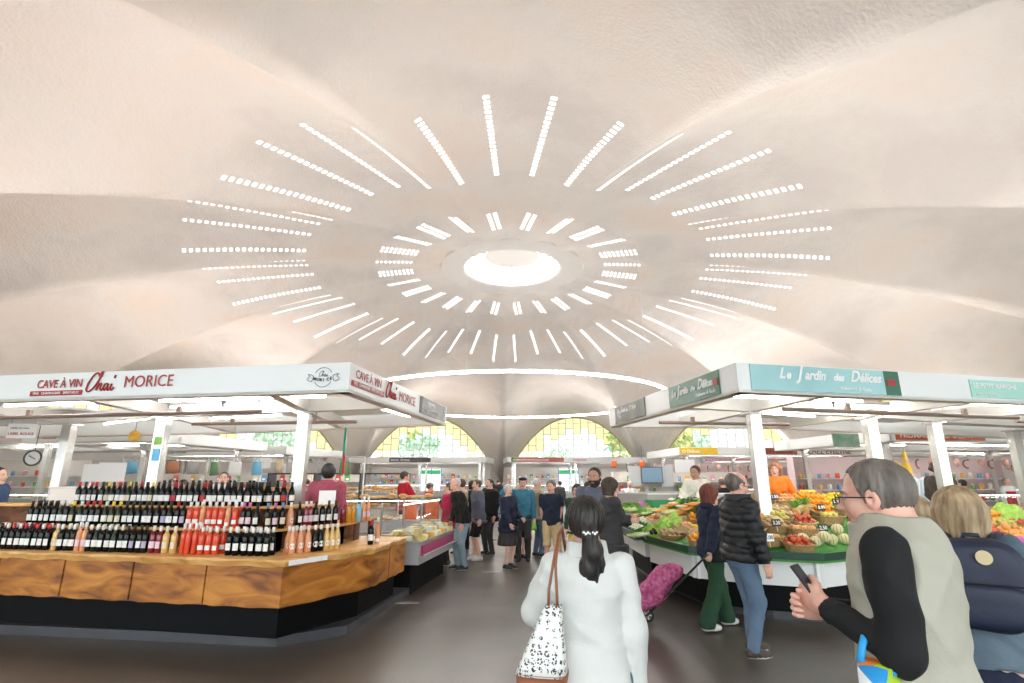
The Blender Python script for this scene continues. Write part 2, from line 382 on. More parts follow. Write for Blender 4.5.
def head_f(X, Y, Z, w=1.0, fem=False, old=0):
    d = ell(X, Y, Z, (0, -.014, .03), (.077, .098, .092))
    d = smin(d, ell(X, Y, Z, (0, .022, -.035), (.059 if not fem else .055, .068, .074)), .03)
    d = smin(d, cap(X, Y, Z, (-.012, .062, -.094), (.012, .062, -.094), .02, .02), .03)
    d = smin(d, cap(X, Y, Z, (-.05, .0, -.07), (-.02, .055, -.098), .016, .014), .025); d = smin(d, cap(X, Y, Z, (.05, .0, -.07), (.02, .055, -.098), .016, .014), .025)
    for s in (-1, 1):
        d = smin(d, ell(X, Y, Z, (s * .04, .056, -.022), (.022, .024, .024)), .02)
        d = smin(d, cap(X, Y, Z, (s * .012, .082, .03), (s * .044, .068, .032), .010, .008), .012)
        d = smax(d, -ell(X, Y, Z, (s * .031, .094, .012), (.017, .016, .011)), .008)
        e = np.maximum(ell(X, Y, Z, (s * .078, -.008, -.002), (.011, .021, .033)), -ell(X, Y, Z, (s * .089, -.003, .0), (.008, .012, .02)))
        d = smin(d, e, .006)
    d = smin(d, cap(X, Y, Z, (0, .086, .02), (0, .108, -.02), .0075, .012), .01)
    d = smin(d, cap(X, Y, Z, (-.011, .096, -.025), (.011, .096, -.025), .0075, .0075), .006)
    d = smin(d, cap(X, Y, Z, (-.018, .084, -.050), (.018, .084, -.050), .006, .006), .007)
    d = smin(d, cap(X, Y, Z, (-.015, .083, -.062), (.015, .083, -.062), .0065, .0065), .006)
    return d
_HEADS = {}
def head_mesh(fem, h):
    k = (fem, h)
    if k not in _HEADS:
        V, F = snet(lambda X, Y, Z: head_f(X, Y, Z, fem=fem), (-.11, -.14, -.14), (.11, .14, .14), h)
        c = V[F].mean(1); lips = (c[:, 1] > .083) & (np.abs(c[:, 0]) < .024) & (c[:, 2] < -.045) & (c[:, 2] > -.069)
        _HEADS[k] = (V, F, lips.astype(int))
    return _HEADS[k]
_HANDS = {}
def hand_mesh(curl, h=.0045):
    """right hand hanging down (-z), palm facing -x, thumb forward (+y); wrist at the origin"""
    if (curl, h) not in _HANDS:
        fs = []
        for i, (y, L) in enumerate(((.030, .072), (.010, .082), (-.011, .076), (-.031, .060))):
            a = R(curl * (1 + .12 * i)); p0 = np.array([0., y, -.088]); pts = [p0 * 1.0 + np.array([0, 0, .03])]; cur = p0; pts.append(cur); ang = a * .5
            for k, l in enumerate((.45, .32, .23)):
                cur = cur + np.array([-math.sin(ang), 0, -math.cos(ang)]) * L * l; pts.append(cur); ang += a * .8
            fs.append(pts)
        th = [np.array([0, .022, -.03]), np.array([-.012, .048, -.055]), np.array([-.024, .056, -.083]), np.array([-.034, .052, -.105])]
        def f(X, Y, Z):
            d = ell(X, Y, Z, (0, 0, -.052), (.0165, .044, .056)); d = smin(d, caps(X, Y, Z, [(0, 0, .02), (0, 0, -.02)], [.026, .027]), .02)
            for p in fs: d = smin(d, caps(X, Y, Z, p, [.010, .0098, .0088, .008, .007], .004), .005)
            return smin(d, caps(X, Y, Z, th, [.014, .0125, .0105, .0085], .006), .008)
        _HANDS[(curl, h)] = snet(f, (-.11, -.07, -.2), (.04, .09, .04), h)
    return _HANDS[(curl, h)]
SKIN = {'fair': mat('skin_fair', (.80, .52, .40), .5, noise=((.66, .36, .27), .6), nscale=30), 'pink': mat('skin_pink', (.80, .46, .36), .5, noise=((.72, .34, .26), .6), nscale=25),
        'tan': mat('skin_tan', (.5, .28, .18), .5, noise=((.42, .22, .14), .6), nscale=25)}
LIPS = mat('lips', (.5, .18, .15), .45); EYEW = mat('eye_white', (.5, .48, .46), .3); IRIS = mat('iris', (.05, .03, .02), .2)
def fabric(name, col, bump=(60, .25), rough=.85, n2=None): return mat(name, col, rough, noise=(n2 or tuple(c * .75 for c in col), .6), bump=(bump[0], bump[1], .004), nscale=5)
def hairm(name, col, n2): return mat(name, col, .5, noise=(n2, 1), nscale=26, aniso=(1, 1, .12), bump=(90, .5, .004))
HM = {'white': hairm('hair_white', (.72, .70, .66), (.5, .48, .45)), 'grey': hairm('hair_grey', (.21, .18, .155), (.10, .08, .07)), 'black': hairm('hair_black', (.012, .010, .010), (.03, .024, .02)),
      'brown': hairm('hair_brown', (.07, .04, .025), (.15, .09, .055)), 'blond': hairm('hair_blond', (.55, .40, .24), (.28, .17, .085)), 'ginger': hairm('hair_ginger', (.40, .19, .085), (.22, .09, .04)),
      'redbrown': hairm('hair_redbrown', (.22, .045, .02), (.09, .015, .008)), 'sandy': hairm('hair_sandy', (.5, .36, .21), (.22, .14, .075)), 'dkbrown': hairm('hair_dkbrown', (.035, .02, .014), (.07, .04, .028))}
SOLE = mat('shoe_sole', (.75, .73, .7), .6)
def wob(X, Y, Z, sd, f=9): return (np.sin(X * f * 1.3 + sd + 2.1 * np.sin(Z * f * .9 + sd)) + np.sin(Y * f * 1.7 + sd * 2 + Z * f * 1.1 + 1.3 * np.sin(X * f * .8)) + np.sin(Z * f * 1.9 + X * f * .6 - Y * f * .7 + sd * 3)) / 3
MALE = dict(z=[.80, .88, .95, 1.02, 1.10, 1.20, 1.30, 1.38, 1.43, 1.47, 1.51, 1.6], a=[.12, .165, .168, .160, .150, .158, .170, .178, .165, .115, .062, .056], b=[.085, .115, .118, .108, .102, .112, .120, .112, .095, .075, .060, .058])
FEM = dict(z=[.80, .88, .95, 1.02, 1.10, 1.20, 1.30, 1.38, 1.43, 1.47, 1.51, 1.6], a=[.12, .175, .172, .155, .134, .142, .152, .155, .145, .095, .052, .047], b=[.085, .122, .120, .105, .092, .108, .125, .108, .088, .068, .052, .048])
def ik(S, T, l1, l2, pole):
    S = np.array(S, float); T = np.array(T, float); d = T - S; L = np.linalg.norm(d); m = (l1 + l2) * .995
    if L > m: T = S + d / L * m; d = T - S; L = m
    u = d / L; a = (l1 * l1 - l2 * l2 + L * L) / (2 * L); hh = math.sqrt(max(0, l1 * l1 - a * a)); p = np.array(pole, float); p = p - u * (p @ u); p /= max(1e-6, np.linalg.norm(p))
    return S + u * a + p * hh, T
def person(label, x, y, z=0, H=1.72, face=180, fem=False, lean=0, fat=1.0, head=(0, 0), lh=None, rh=None, lf=(-.10, .0), rf=(.10, .03), curl=(28, 28), skin='fair',
           top=None, hem=.86, sleeve='long', loose=.018, puff=0, collar=None, front=None, jacket=None, legs=None, leg='trousers', flare=0, kneehem=.5, shoe=None, hair=None, hc='grey', res=.014, extras=(), lpole=None, rpole=None, group=None, glasses=None, headk=1.0, fold=.008, hoodie=None, apron=None, drop=(0, 0), beard=False):
    """stands at x, y and looks towards face degrees (0 = away from the camera's starting side, +90 = to its left)"""
    rt = root('person', (x, y, z), R(face)); tag(rt, label, 'person', group)
    k = H / 1.75; sd = (x * 7.3 + y * 3.1) % 6
    T = FEM if fem else MALE; tl = math.tan(R(lean))
    ysh = lambda zz: np.where(zz > .95, (zz - .95) * tl + np.clip(zz - 1.3, 0, 1) * tl * .5, 0)
    def loft(X, Y, Z, g=0, z0=.78, z1=1.62, fatk=fat):
        za = np.array(T['z']); fa = np.array(T['a']); fb = np.array(T['b']); w = 1 + (fatk - 1) * np.exp(-((za - 1.08) / .17) ** 2)
        a = np.interp(Z, za, fa * (1 + (w - 1) * .6)) + g; b = np.interp(Z, za, fb * w) + g; yc = ysh(Z) + np.interp(Z, za, (w - 1) * .06) + np.interp(Z, [.8, .95, 1.1, 1.3, 1.45, 1.6], [-.01, -.015, .0, .0, -.01, .005])
        q = np.sqrt((X / a) ** 2 + ((Y - yc) / b) ** 2); d = (q - 1) * np.minimum(a, b)
        if fem: 
            for s in (-1, 1): d = smin(d, ell(X, Y, Z, (s * .065, .075 + float(ysh(1.27)), 1.27), (.06 + g, .055 + g, .06 + g)), .03)
        return np.maximum(d, np.abs(Z - (z0 + z1) / 2) - (z1 - z0) / 2)
    shz = 1.415; sw = .185 if not fem else .162; so = float(ysh(shz))
    if lh is None: lh = (-.25, .05, .80)
    if rh is None: rh = (.25, .05, .80)
    SL = (-sw, so, shz); SR = (sw, so, shz); el, WL = ik(SL, lh, .285, .255, lpole or (-.4, -1, -.3)); er, WR = ik(SR, rh, .285, .255, rpole or (.4, -1, -.3))
    leg_j = []
    for s, ft in ((-1, lf), (1, rf)):
        lift = ft[2] if len(ft) > 2 else 0; A = (ft[0], ft[1], .085 + lift); hp = (s * .085, 0, .91); kn, A2 = ik(hp, A, .425, .42, (s * .12, 1, 0)); leg_j.append((hp, kn, A2))
    dz = min(0, 0)
    # --- bare body, one skin
    hc0 = np.array([0, float(ysh(1.53)) + .012 + drop[1], 1.615 - drop[0]])
    def body_f(X, Y, Z):
        d = loft(X, Y, Z, 0, .82, 1.56)
        d = smin(d, cap(X, Y, Z, (0, float(ysh(1.45)) - .01, 1.44), tuple(hc0 + np.array([0, -.012, -.03])), .062 if not fem else .05, .055 if not fem else .047), .03)
        for Sx, E, Wx in ((SL, el, WL), (SR, er, WR)):
            d = smin(d, caps(X, Y, Z, [Sx, E, Wx], [.052, .040, .027] if not fem else [.044, .035, .024]), .03)
        for hp, kn, A in leg_j: d = smin(d, caps(X, Y, Z, [hp, kn, A], [.088, .055, .038] if not fem else [.09, .054, .036]), .03)
        return d
    ps = np.array([SL, SR, el, er, WL, WR, hc0] + [j for t in leg_j for j in t]); lo = ps.min(0) - .13; hi = ps.max(0) + .13; lo[1] = min(lo[1], -.2); hi[1] = max(hi[1], .22 + so); lo[0] = min(lo[0], -.24); hi[0] = max(hi[0], .24)
    V, F = snet(body_f, lo, hi, max(res, .012)); Vs = [V]; Fs = [F]; Ms = [np.zeros(len(F), int)]; off = len(V)
    # head
    yaw, pit = R(head[0]), R(head[1]); MR = np.array(Matrix.Rotation(yaw, 3, 'Z') @ Matrix.Rotation(-pit, 3, 'X'))
    hk = headk * (1.0 if not fem else .96)
    HV, HF, HL = head_mesh(fem, .004 if res < .012 else .0065); HW = (HV * hk) @ MR.T + hc0
    Vs.append(HW); Fs.append(HF + off); Ms.append(HL); off += len(HV)
    # hands
    for s, E, Wx, cu in ((-1, el, WL, curl[0]), (1, er, WR, curl[1])):
        hv, hf = hand_mesh(cu, .004 if res < .012 else .006); hv = hv.copy()
        if s < 0: hv[:, 0] *= -1; hf = hf[:, ::-1]
        dd = Wx - E; dd /= np.linalg.norm(dd); zz = -dd; fw = np.array([0, 1., 0]) if abs(dd[1]) < .75 else np.array([0, 0, 1.]); yy = fw - zz * (fw @ zz); yy /= np.linalg.norm(yy); xx = np.cross(yy, zz); M3 = np.stack([xx, yy, zz], 1)
        hv = hv * (.98 if not fem else .88) @ M3.T + Wx; Vs.append(hv); Fs.append(hf + off); Ms.append(np.zeros(len(hf), int)); off += len(hv)
    V = np.concatenate(Vs) * k; F = np.concatenate(Fs)
    link('body', arr2mesh('body', V, F, [SKIN[skin], LIPS], np.concatenate(Ms)), rt)
    toM = lambda v: ((v * hk) @ MR.T + hc0) * k
    # eyes and brows
    m = MB()
    for s in (-1, 1):
        c = toM(np.array([s * .031, .0775, .012])); c2 = toM(np.array([s * .031, .0855, .012])); m.ball(c, .0112 * k, 8, 0); m.ball(c2, .0052 * k, 6, 1)
        m.tube([toM(np.array([s * .015, .092, .030])), toM(np.array([s * .03, .091, .035])), toM(np.array([s * .047, .079, .031]))], .003, 5, 2)
    m.build('eyes', [EYEW, IRIS, HM.get(hc, HM['grey'])], rt, smooth=True)
    # --- clothes
    def sleeves(X, Y, Z, g, cut, gg=None):
        d = None
        for Sx, E, Wx in ((SL, el, WL), (SR, er, WR)):
            if cut == 'short': E2 = np.array(Sx) + (E - np.array(Sx)) * .62; e = caps(X, Y, Z, [Sx, E2], [.056 + g, .052 + g]); nrm = (E - np.array(Sx)); nrm /= np.linalg.norm(nrm); e = np.maximum(e, (X - E2[0]) * nrm[0] + (Y - E2[1]) * nrm[1] + (Z - E2[2]) * nrm[2])
            else:
                e = caps(X, Y, Z, [Sx, E, Wx], [.058 + g, .046 + g, .033 + g * .8], .03); nrm = Wx - E; nrm /= np.linalg.norm(nrm); t = (X - Wx[0]) * nrm[0] + (Y - Wx[1]) * nrm[1] + (Z - Wx[2]) * nrm[2]
                e = np.where((np.abs((X - Wx[0])) + np.abs(Y - Wx[1]) + np.abs(Z - Wx[2])) < .22, np.maximum(e, t), e)
            d = e if d is None else np.minimum(d, e)
        return d
    def topf(g, hem_, cut, puffk, body=True, arms=True, neckz=1.49, fl=fold, open_=0):
        def f(X, Y, Z):
            d = loft(X, Y, Z, g, .6, neckz) if body else np.full_like(X, 9)
            d = np.where(Z < .86, np.maximum((np.sqrt((X / (T['a'][1] * (1 + (fat - 1) * .3) + g * 1.1 + .03)) ** 2 + ((Y - (fat - 1) * .03) / (T['b'][1] + g * 1.2 + .03)) ** 2) - 1) * .12, hem_ - Z), d) if (body and hem_ < .86) else d
            if arms and cut != 'none':
                s_ = sleeves(X, Y, Z, g * .75, cut); d = smin(d, s_, .014) if body else s_
            if puffk: d = d - puffk * (np.abs(np.sin(np.pi * (Z + .02 * np.sin(X * 9 + sd)) / .075)) ** .6 - .4)
            d = d - fl * wob(X, Y, Z, sd, 14) - fl * .5 * wob(X, Y, Z, sd + 2, 31) - fl * 1.1 * ((1 - np.abs(np.sin(X * 8 + Z * 12 + 1.8 * np.sin(Y * 9 + sd)))) ** 3 + (1 - np.abs(np.sin(-X * 10 + Z * 9 + sd + 1.5 * np.sin(Y * 11)))) ** 3)
            d = np.maximum(d, hem_ + .008 * np.sin(X * 20 + sd) - Z)
            if arms and not body and not cut == 'none': pass
            return d
        return f
    blo, bhi = lo - .05, hi + .05
    if top:
        mats = [top]; lo2 = blo.copy(); lo2[2] = min(WL[2], WR[2], hem) - .06; hi2 = bhi.copy(); hi2[2] = 1.62
        V, F = snet(topf(loose, hem, sleeve, puff), lo2, hi2, res); mi = None
        if front:
            c = V[F].mean(1); mi = ((np.abs(c[:, 0]) < front[0] + np.clip(c[:, 2] - 1.1, 0, 1) * .1) & (c[:, 1] > ysh(c[:, 2]) + .03)).astype(int); mats.append(front[1])
        link('top_garment', arr2mesh('top_garment', V * k, F, mats, mi), rt)
    if jacket:
        jm, jh, jp = jacket[0], jacket[1], jacket[2]; lo2 = blo.copy(); lo2[2] = jh - .05; hi2 = bhi.copy(); hi2[2] = 1.62; arms = len(jacket) < 4 or jacket[3] != 'vest'
        f0 = topf(loose + .02, jh, 'long', jp, True, arms, 1.5)
        def fj(X, Y, Z):
            d = f0(X, Y, Z); gap = .05 + np.clip(1.45 - Z, 0, 1) * .05
            if len(jacket) > 4: gap = jacket[4]
            cut = np.where(Y > ysh(Z) + .02, gap - np.abs(X), -9); d = np.maximum(d, cut)
            if not arms:
                for s in (-1, 1): d = np.maximum(d, -ell(X, Y, Z, (s * (sw + .075), so, 1.36), (.10, .13, .15)))
            return d
        V, F = snet(fj, lo2, hi2, res); link('waistcoat' if not arms else 'jacket', arr2mesh('jacket', V * k, F, jm), rt)
    if collar:
        c0 = hc0 + np.array([0, -.012, -.1]); r0 = (.078 if not fem else .068) + loose
        def fc(X, Y, Z):
            q = np.sqrt((X / 1.0) ** 2 + ((Y - c0[1] + (Z - c0[2]) * -.1) / 1.05) ** 2) - (r0 - (Z - c0[2]) * .15); d = np.abs(q) - .012; d = np.maximum(d, np.abs(Z - c0[2] + .012) - collar[1]); return np.maximum(d, np.where(Y > c0[1], .022 - np.abs(X), -9))
        V, F = snet(fc, c0 - .16, c0 + .16, min(res, .009)); link('collar', arr2mesh('collar', V * k, F, collar[0]), rt)
    if hoodie:
        c0 = hc0 + np.array([0, -.075, -.135])
        V, F = snet(lambda X, Y, Z: smax(ell(X, Y, Z, c0, (.12, .075, .065)), -ell(X, Y, Z, c0 + np.array([0, .03, .05]), (.08, .06, .05)), .02), c0 - .16, c0 + .16, res); link('hood', arr2mesh('hood', V * k, F, hoodie), rt)
    if legs:
        if leg in ('trousers', 'shorts'):
            def fl_(X, Y, Z):
                d = loft(X, Y, Z, .008 if hem < .9 else .012, .82, .97 if hem < .9 else 1.04); 
                for s, (hp, kn, A) in zip((-1, 1), leg_j):
                    e = caps(X, Y, Z, [hp, kn, A], [.105, .074 + flare * .35, .058 + flare], .04); e = e - .005 * wob(X, Y, Z, sd, 22) - .006 * (1 - np.abs(np.sin(X * 9 + Z * 17 + sd + 2 * np.sin(Y * 10)))) ** 3 ; d = smin(d, e, .025)
                cutz = kneehem if leg == 'shorts' else .05
                return np.maximum(d, cutz - Z)
            g2 = MB(); V, F = snet(fl_, (lo[0] - .08, lo[1] - .08, .0), (hi[0] + .08, hi[1] + .08, 1.08), res)
            link('trousers' if leg == 'trousers' else 'shorts', arr2mesh('trousers', V * k, F, legs), rt)
        else:
            def fs_(X, Y, Z):
                t = np.clip((1.03 - Z) / .5, 0, 1); a = .15 + .085 * t ** .8; b = .115 + .09 * t ** .8; th = np.arctan2(Y, X); return np.maximum((np.sqrt((X / a) ** 2 + (Y / b) ** 2) - 1 - .05 * t * np.sin(th * 16)) * .13, np.abs(Z - (1.03 + kneehem) / 2) - (1.03 - kneehem) / 2)
            V, F = snet(fs_, (-.32, -.3, kneehem - .05), (.32, .3, 1.08), res); link('skirt', arr2mesh('skirt', V * k, F, legs), rt)
    if apron:
        def fa(X, Y, Z): d = loft(X, Y, Z, loose + .022, .6, 1.34); d = np.where(Z < .86, (np.sqrt((X / .2) ** 2 + (Y / .155) ** 2) - 1) * .15, d); return np.maximum(np.maximum(d, .03 - Y + ysh(Z)), np.abs(Z - .95) - .38)
        V, F = snet(fa, (-.26, -.05, .5), (.26, .35, 1.4), res); link('apron', arr2mesh('apron', V * k, F, apron), rt)
    sm = shoe or BLACK
    for s, (hp, kn, A) in zip((-1, 1), leg_j):
        lift = A[2] - .085
        def fsh(X, Y, Z, A=A, s=s):
            Zl = Z - lift - np.clip(-(Y - A[1]) * .0, 0, 1); d = caps(X, Y, Zl, [(A[0], A[1] - .04, .045), (A[0] + s * .012, A[1] + .09, .032), (A[0] + s * .015, A[1] + .155, .03)], [.045, .044, .034]); d = smin(d, cap(X, Y, Zl, (A[0], A[1] - .005, .09), (A[0], A[1] + .02, .06), .045, .05), .02)
            return np.maximum(np.maximum(d, .0 - Zl), Zl - .105)
        V, F = snet(fsh, (A[0] - .08, A[1] - .12, lift - .02), (A[0] + .09, A[1] + .22, lift + .15), min(res, .012)); c = V[F].mean(1); link('shoe', arr2mesh('shoe', V * k, F, [sm, SOLE if sm.name != 'black_panel' else BLACK], (c[:, 2] < lift + .016).astype(int)), rt)
    if hair:
        H_ = hair.split('+')[0]; curly = 'curly' in hair
        def fh(X, Y, Z):
            sx = smooth01((Y + .03) / .09); zl = -.075 + .055 * smooth01((Y + .06) / .05) + .115 * smooth01((Y - .01) / .045)
            th_ = {'short': .007, 'crop': .005, 'thick': .02, 'bob': .022, 'long': .018, 'tail': .015, 'ring': .008, 'bun': .007}[H_]
            d = ell(X, Y, Z, (0, -.018, .030 + th_ * .3), (.079 + th_, .100 + th_, .092 + th_)); 
            if H_ in ('bob', 'long'):
                dep = -.10 if H_ == 'bob' else -.30
                e = (np.sqrt((X / .095) ** 2 + ((Y + .03) / .088) ** 2) - 1) * .085; e = np.maximum(e, np.abs(Z - (dep + .04) / 2) - (.04 - dep) / 2); d = smin(d, e, .03)
                face_ = (np.sqrt((X / .062) ** 2 + ((Z + .035 + (.0 if H_ == 'bob' else .0)) / .105) ** 2) - 1) * .06; d = np.maximum(d, -np.where(Y > -.0, face_, 9)); 
                if H_ == 'long': d = np.where(Z < -.09, np.maximum(d, Y - .04), d)
            else:
                d = np.maximum(d, np.clip(zl - Z, -1, 1) * .7)
                for s in (-1, 1): d = np.maximum(d, -ell(X, Y, Z, (s * .09, -.0, -.01), (.022, .03, .042)))
            if H_ == 'ring': d = np.maximum(d, Z - .055 + np.clip(Y, -1, .2) * .5)
            if H_ == 'tail':
                d = smin(d, caps(X, Y, Z, [(0, -.10, .02), (0, -.135, -.03), (.012, -.14, -.10), (-.005, -.13, -.18), (.015, -.125, -.26), (.0, -.115, -.33)], [.03, .034, .045, .046, .036, .012], .02), .02)
                d = smin(d, caps(X, Y, Z, [(.03, -.13, -.08), (.045, -.13, -.16), (.05, -.12, -.23)], [.02, .022, .01], .02), .012)
            if H_ == 'bun': d = smin(d, ell(X, Y, Z, (0, -.125, .0), (.04, .035, .04)), .012)
            am = .007 if curly else .0035; fr = 95 if curly else 70
            if curly: d = d - am * (np.sin(X * fr) * np.sin(Y * fr) * np.sin(Z * fr))
            else: th = np.arctan2(X, Y + .03); d = d - am * (np.sin(th * 23 + 3 * np.sin(Z * 22)) * .6 + .4 * np.sin(th * 41 + Z * 30))
            return d
        V, F = snet(fh, (-.15, -.21, -.38 if H_ in ('long', 'tail') else -.16), (.15, .14, .17), .006 if res < .012 else .009)
        link('hair', arr2mesh('hair', toM(V), F, HM[hc]), rt)
    if beard:
        V, F = snet(lambda X, Y, Z: np.maximum(np.maximum(np.maximum(head_f(X, Y, Z) - .006 - .001 * np.sin(X * 300) * np.sin(Z * 260), Z + .028 + np.clip(.05 - Y, 0, .1) * -.5), -Y), -ell(X, Y, Z, (0, .095, -.056), (.022, .03, .010))), (-.11, -.02, -.15), (.11, .14, .03), .005)
        link('beard', arr2mesh('beard', toM(V), F, HM[hc]), rt)
    if glasses:
        m = MB(); P = lambda *a: toM(np.array(a))
        for s in (-1, 1):
            m.tube([P(s * .033 + .024 * math.cos(t * .7854), .104, .010 + .018 * math.sin(t * .7854)) for t in range(8)], .0022, 5, closed=True); m.tube([P(s * .057, .102, .014), P(s * .077, .07, .012), P(s * .083, -.01, .005)], .0025, 5)
        m.tube([P(-.01, .104, .012), P(.01, .104, .012)], .002, 5); m.build('glasses', glasses, rt)
    rt['k'] = k; J = dict(WL=WL * k, WR=WR * k, el=el * k, er=er * k, head=hc0 * k, k=k, toM=toM, SL=np.array(SL) * k, SR=np.array(SR) * k, so=so)
    return rt, J
def smooth01(t): t = np.clip(t, 0, 1); return t * t * (3 - 2 * t)
def wpt(rt, p):
    """a point given in a person's own frame, in the hall's frame"""
    a = rt.rotation_euler.z; return Vector((rt.location.x + p[0] * math.cos(a) - p[1] * math.sin(a), rt.location.y + p[0] * math.sin(a) + p[1] * math.cos(a), rt.location.z + p[2]))
# ------------------------------------------------------------------ stall canopies
FASC = mat('fascia_white', (.90, .92, .92), .35); POSTM = mat('post_steel', (.72, .71, .69), .25, .75, bump=(3, .1, .02)); BRONZE = mat('awning_bar_bronze', (.30, .22, .18), .4, .3)
UNDER = mat('canopy_underside', (.84, .83, .8), .5); TEAL = mat('teal_sign', (.32, .60, .62), .4, noise=((.45, .74, .74), .9), nscale=.9); GREEN = mat('green_sign', (.02, .15, .08), .35)
OLIVE = mat('olive_sign', (.13, .14, .05), .4, noise=((.05, .06, .04), 1), nscale=3); CHAR = mat('charcoal_sign', (.10, .095, .10), .4); MINT = mat('mint_sign', (.42, .76, .66), .4)
RED = mat('sign_red', (.40, .02, .02), .4); TXW = mat('sign_white', (.95, .95, .95), .4); ORR = mat('sign_orange_red', (.62, .10, .04), .4); TXK = mat('sign_black', (.02, .02, .02), .5)
GLARE = WHITE; YELS = mat('sign_yellow', (.85, .55, .03), .4); REDP = mat('sign_dusty_red', (.45, .12, .09), .4); MAR = mat('sign_maroon', (.14, .02, .04), .4); PINKS = mat('sign_pink', (.75, .14, .22), .4)
def canopy(label, poly, posts, z0=2.75, z1=3.10, panels=(), beams=(), tubes=(), group=None, bars=(), pw=.17, post_z0=.12, uplights=()):
    c = Vector((sum(p[0] for p in poly) / len(poly), sum(p[1] for p in poly) / len(poly), 0)); rt = root('stall_canopy', c, label=label, cat='canopy', group=group)
    L = lambda p: (p[0] - c.x, p[1] - c.y)
    n = len(poly)
    ar = sum(poly[i][0] * poly[(i + 1) % n][1] - poly[(i + 1) % n][0] * poly[i][1] for i in range(n))
    for i in range(n):
        m = MB(); m.obox(L(poly[i]), L(poly[(i + 1) % n]), .05, z0, z1, 0, .025 if ar > 0 else -.025); m.build('fascia', FASC, rt)
        m = MB(); m.obox(L(poly[i]), L(poly[(i + 1) % n]), .16, z0 - .012, z0 + .02, 0, .08 if ar > 0 else -.08); m.build('edge_rail', CREAM, rt)
    for p in panels: m = MB(); m.prism([L(q) for q in p], z0 + .20, z0 + .24); m.build('roof_panel', UNDER, rt)
    for a, b in beams: m = MB(); m.obox(L(a), L(b), .14, z0 + .0, z0 + .2); m.build('beam', UNDER, rt)
    for a, b in tubes:
        m = MB(); m.obox(L(a), L(b), .05, z0 + .12, z0 + .18); f = m.build('light_fitting', WHITE, rt); m = MB(); m.tube([(*L(a), z0 + .10), (*L(b), z0 + .10)], .018, 6); m.build('tube', TUBE, f)
    for p in posts:
        q = L(p); m = MB(); m.box(q[0] - pw / 2, q[0] + pw / 2, q[1] - pw / 2, q[1] + pw / 2, post_z0, z0); m.build('post', POSTM, rt)
        m = MB(); m.box(q[0] - pw * .8, q[0] + pw * .8, q[1] - pw * .8, q[1] + pw * .8, z0 - .03, z0); m.build('post_cap', POSTM, rt)
    for a, b, zz in bars:
        m = MB(); m.tube([(*L(a), zz), (*L(b), zz)], .028, 8); bo = m.build('awning_bar', BRONZE, rt)
        for t in (.25, .75): m = MB(); x_, y_ = L((a[0] + (b[0] - a[0]) * t, a[1] + (b[1] - a[1]) * t)); m.box(x_ - .03, x_ + .03, y_ - .025, y_ + .025, zz, zz + .10); m.build('bracket', BRONZE, bo)
    return rt
def uplighter(x, y, z=3.1, power=None, col=(1, .93, .86)):
    rt = root('uplighter', (x, y, z), label='small box floodlight aimed up at the shell from a stall roof', cat='light', group='uplighters on the stall roofs')
    m = MB(); m.box(-.14, .14, -.1, .1, .0, .1); m.build('housing', DARK, rt); m = MB(); m.box(-.12, .12, -.08, .08, .1, .105); m.build('lens', emis('uplight_lens', (1, .95, .9), 6), rt)
    m = MB(); m.box(-.02, .02, -.02, .02, -.2, 0); m.build('stem', DARK, rt)
    area_lamp('lamp', (0, 0, .13), .25, (power or 250) * UPK, col, (math.pi, 0, 0), rt)
def face_text(rt, body, m, a, b, s0, z, size, **k):
    """lettering on the outer face of the fascia running a->b, s0 metres from a"""
    c = rt.location; A = Vector((a[0] - c.x, a[1] - c.y, 0)); d = Vector((b[0] - a[0], b[1] - a[1], 0)).normalized(); nn = Vector((d.y, -d.x, 0))
    o = A + d * s0 + nn * k.pop('out', .012); o.z = z
    return text('lettering', body, m, size, o, d, parent=rt, **k)
def face_panel(rt, m, a, b, s0, s1, z0, z1, name='sign_panel', out=.008, th=.012):
    c = rt.location; A = Vector((a[0] - c.x, a[1] - c.y, 0)); d = Vector((b[0] - a[0], b[1] - a[1], 0)).normalized(); q = MB(); p, r = A + d * s0, A + d * s1
    q.obox(p, r, th, z0, z1, 0, -out); return q.build(name, m, rt)
def stroke(rt, m, a, b, s0, z, pts, r=.008, out=.014, sc=1, name='lettering'):
    c = rt.location; A = Vector((a[0] - c.x, a[1] - c.y, 0)); d = Vector((b[0] - a[0], b[1] - a[1], 0)).normalized(); nn = Vector((d.y, -d.x, 0)); q = MB()
    for st in pts:
        P3 = [A + d * (s0 + u * sc) + nn * out + Vector((0, 0, z + v * sc)) for u, v in cr(st)]
        q.tube(P3, r, 6)
    return q.build(name, m, rt, smooth=True)
def cr(p, n=5):
    if len(p) < 3: return p
    o = []
    for i in range(len(p) - 1):
        p0 = p[max(i - 1, 0)]; p1 = p[i]; p2 = p[i + 1]; p3 = p[min(i + 2, len(p) - 1)]
        for k in range(n):
            t = k / n; o.append(tuple(.5 * (2 * p1[j] + (p2[j] - p0[j]) * t + (2 * p0[j] - 5 * p1[j] + 4 * p2[j] - p3[j]) * t * t + (3 * p1[j] - p0[j] - 3 * p2[j] + p3[j]) * t ** 3) for j in range(2)))
    return o + [p[-1]]
CHAI = [[(.24, .27), (.2, .33), (.12, .3), (.03, .16), (.0, .03), (.05, -.02), (.13, .03), (.19, .1)], [(.19, .1), (.27, .26), (.3, .34), (.27, .33), (.24, .18), (.22, .0)], [(.22, .02), (.27, .12), (.31, .12), (.3, .04), (.33, .0), (.37, .05)],
        [(.45, .12), (.40, .12), (.37, .05), (.40, .0), (.45, .07), (.46, .12), (.45, .03), (.48, .0), (.52, .06)], [(.54, .12), (.52, .03), (.55, .0), (.59, .05)], [(.57, .22), (.59, .28)]]
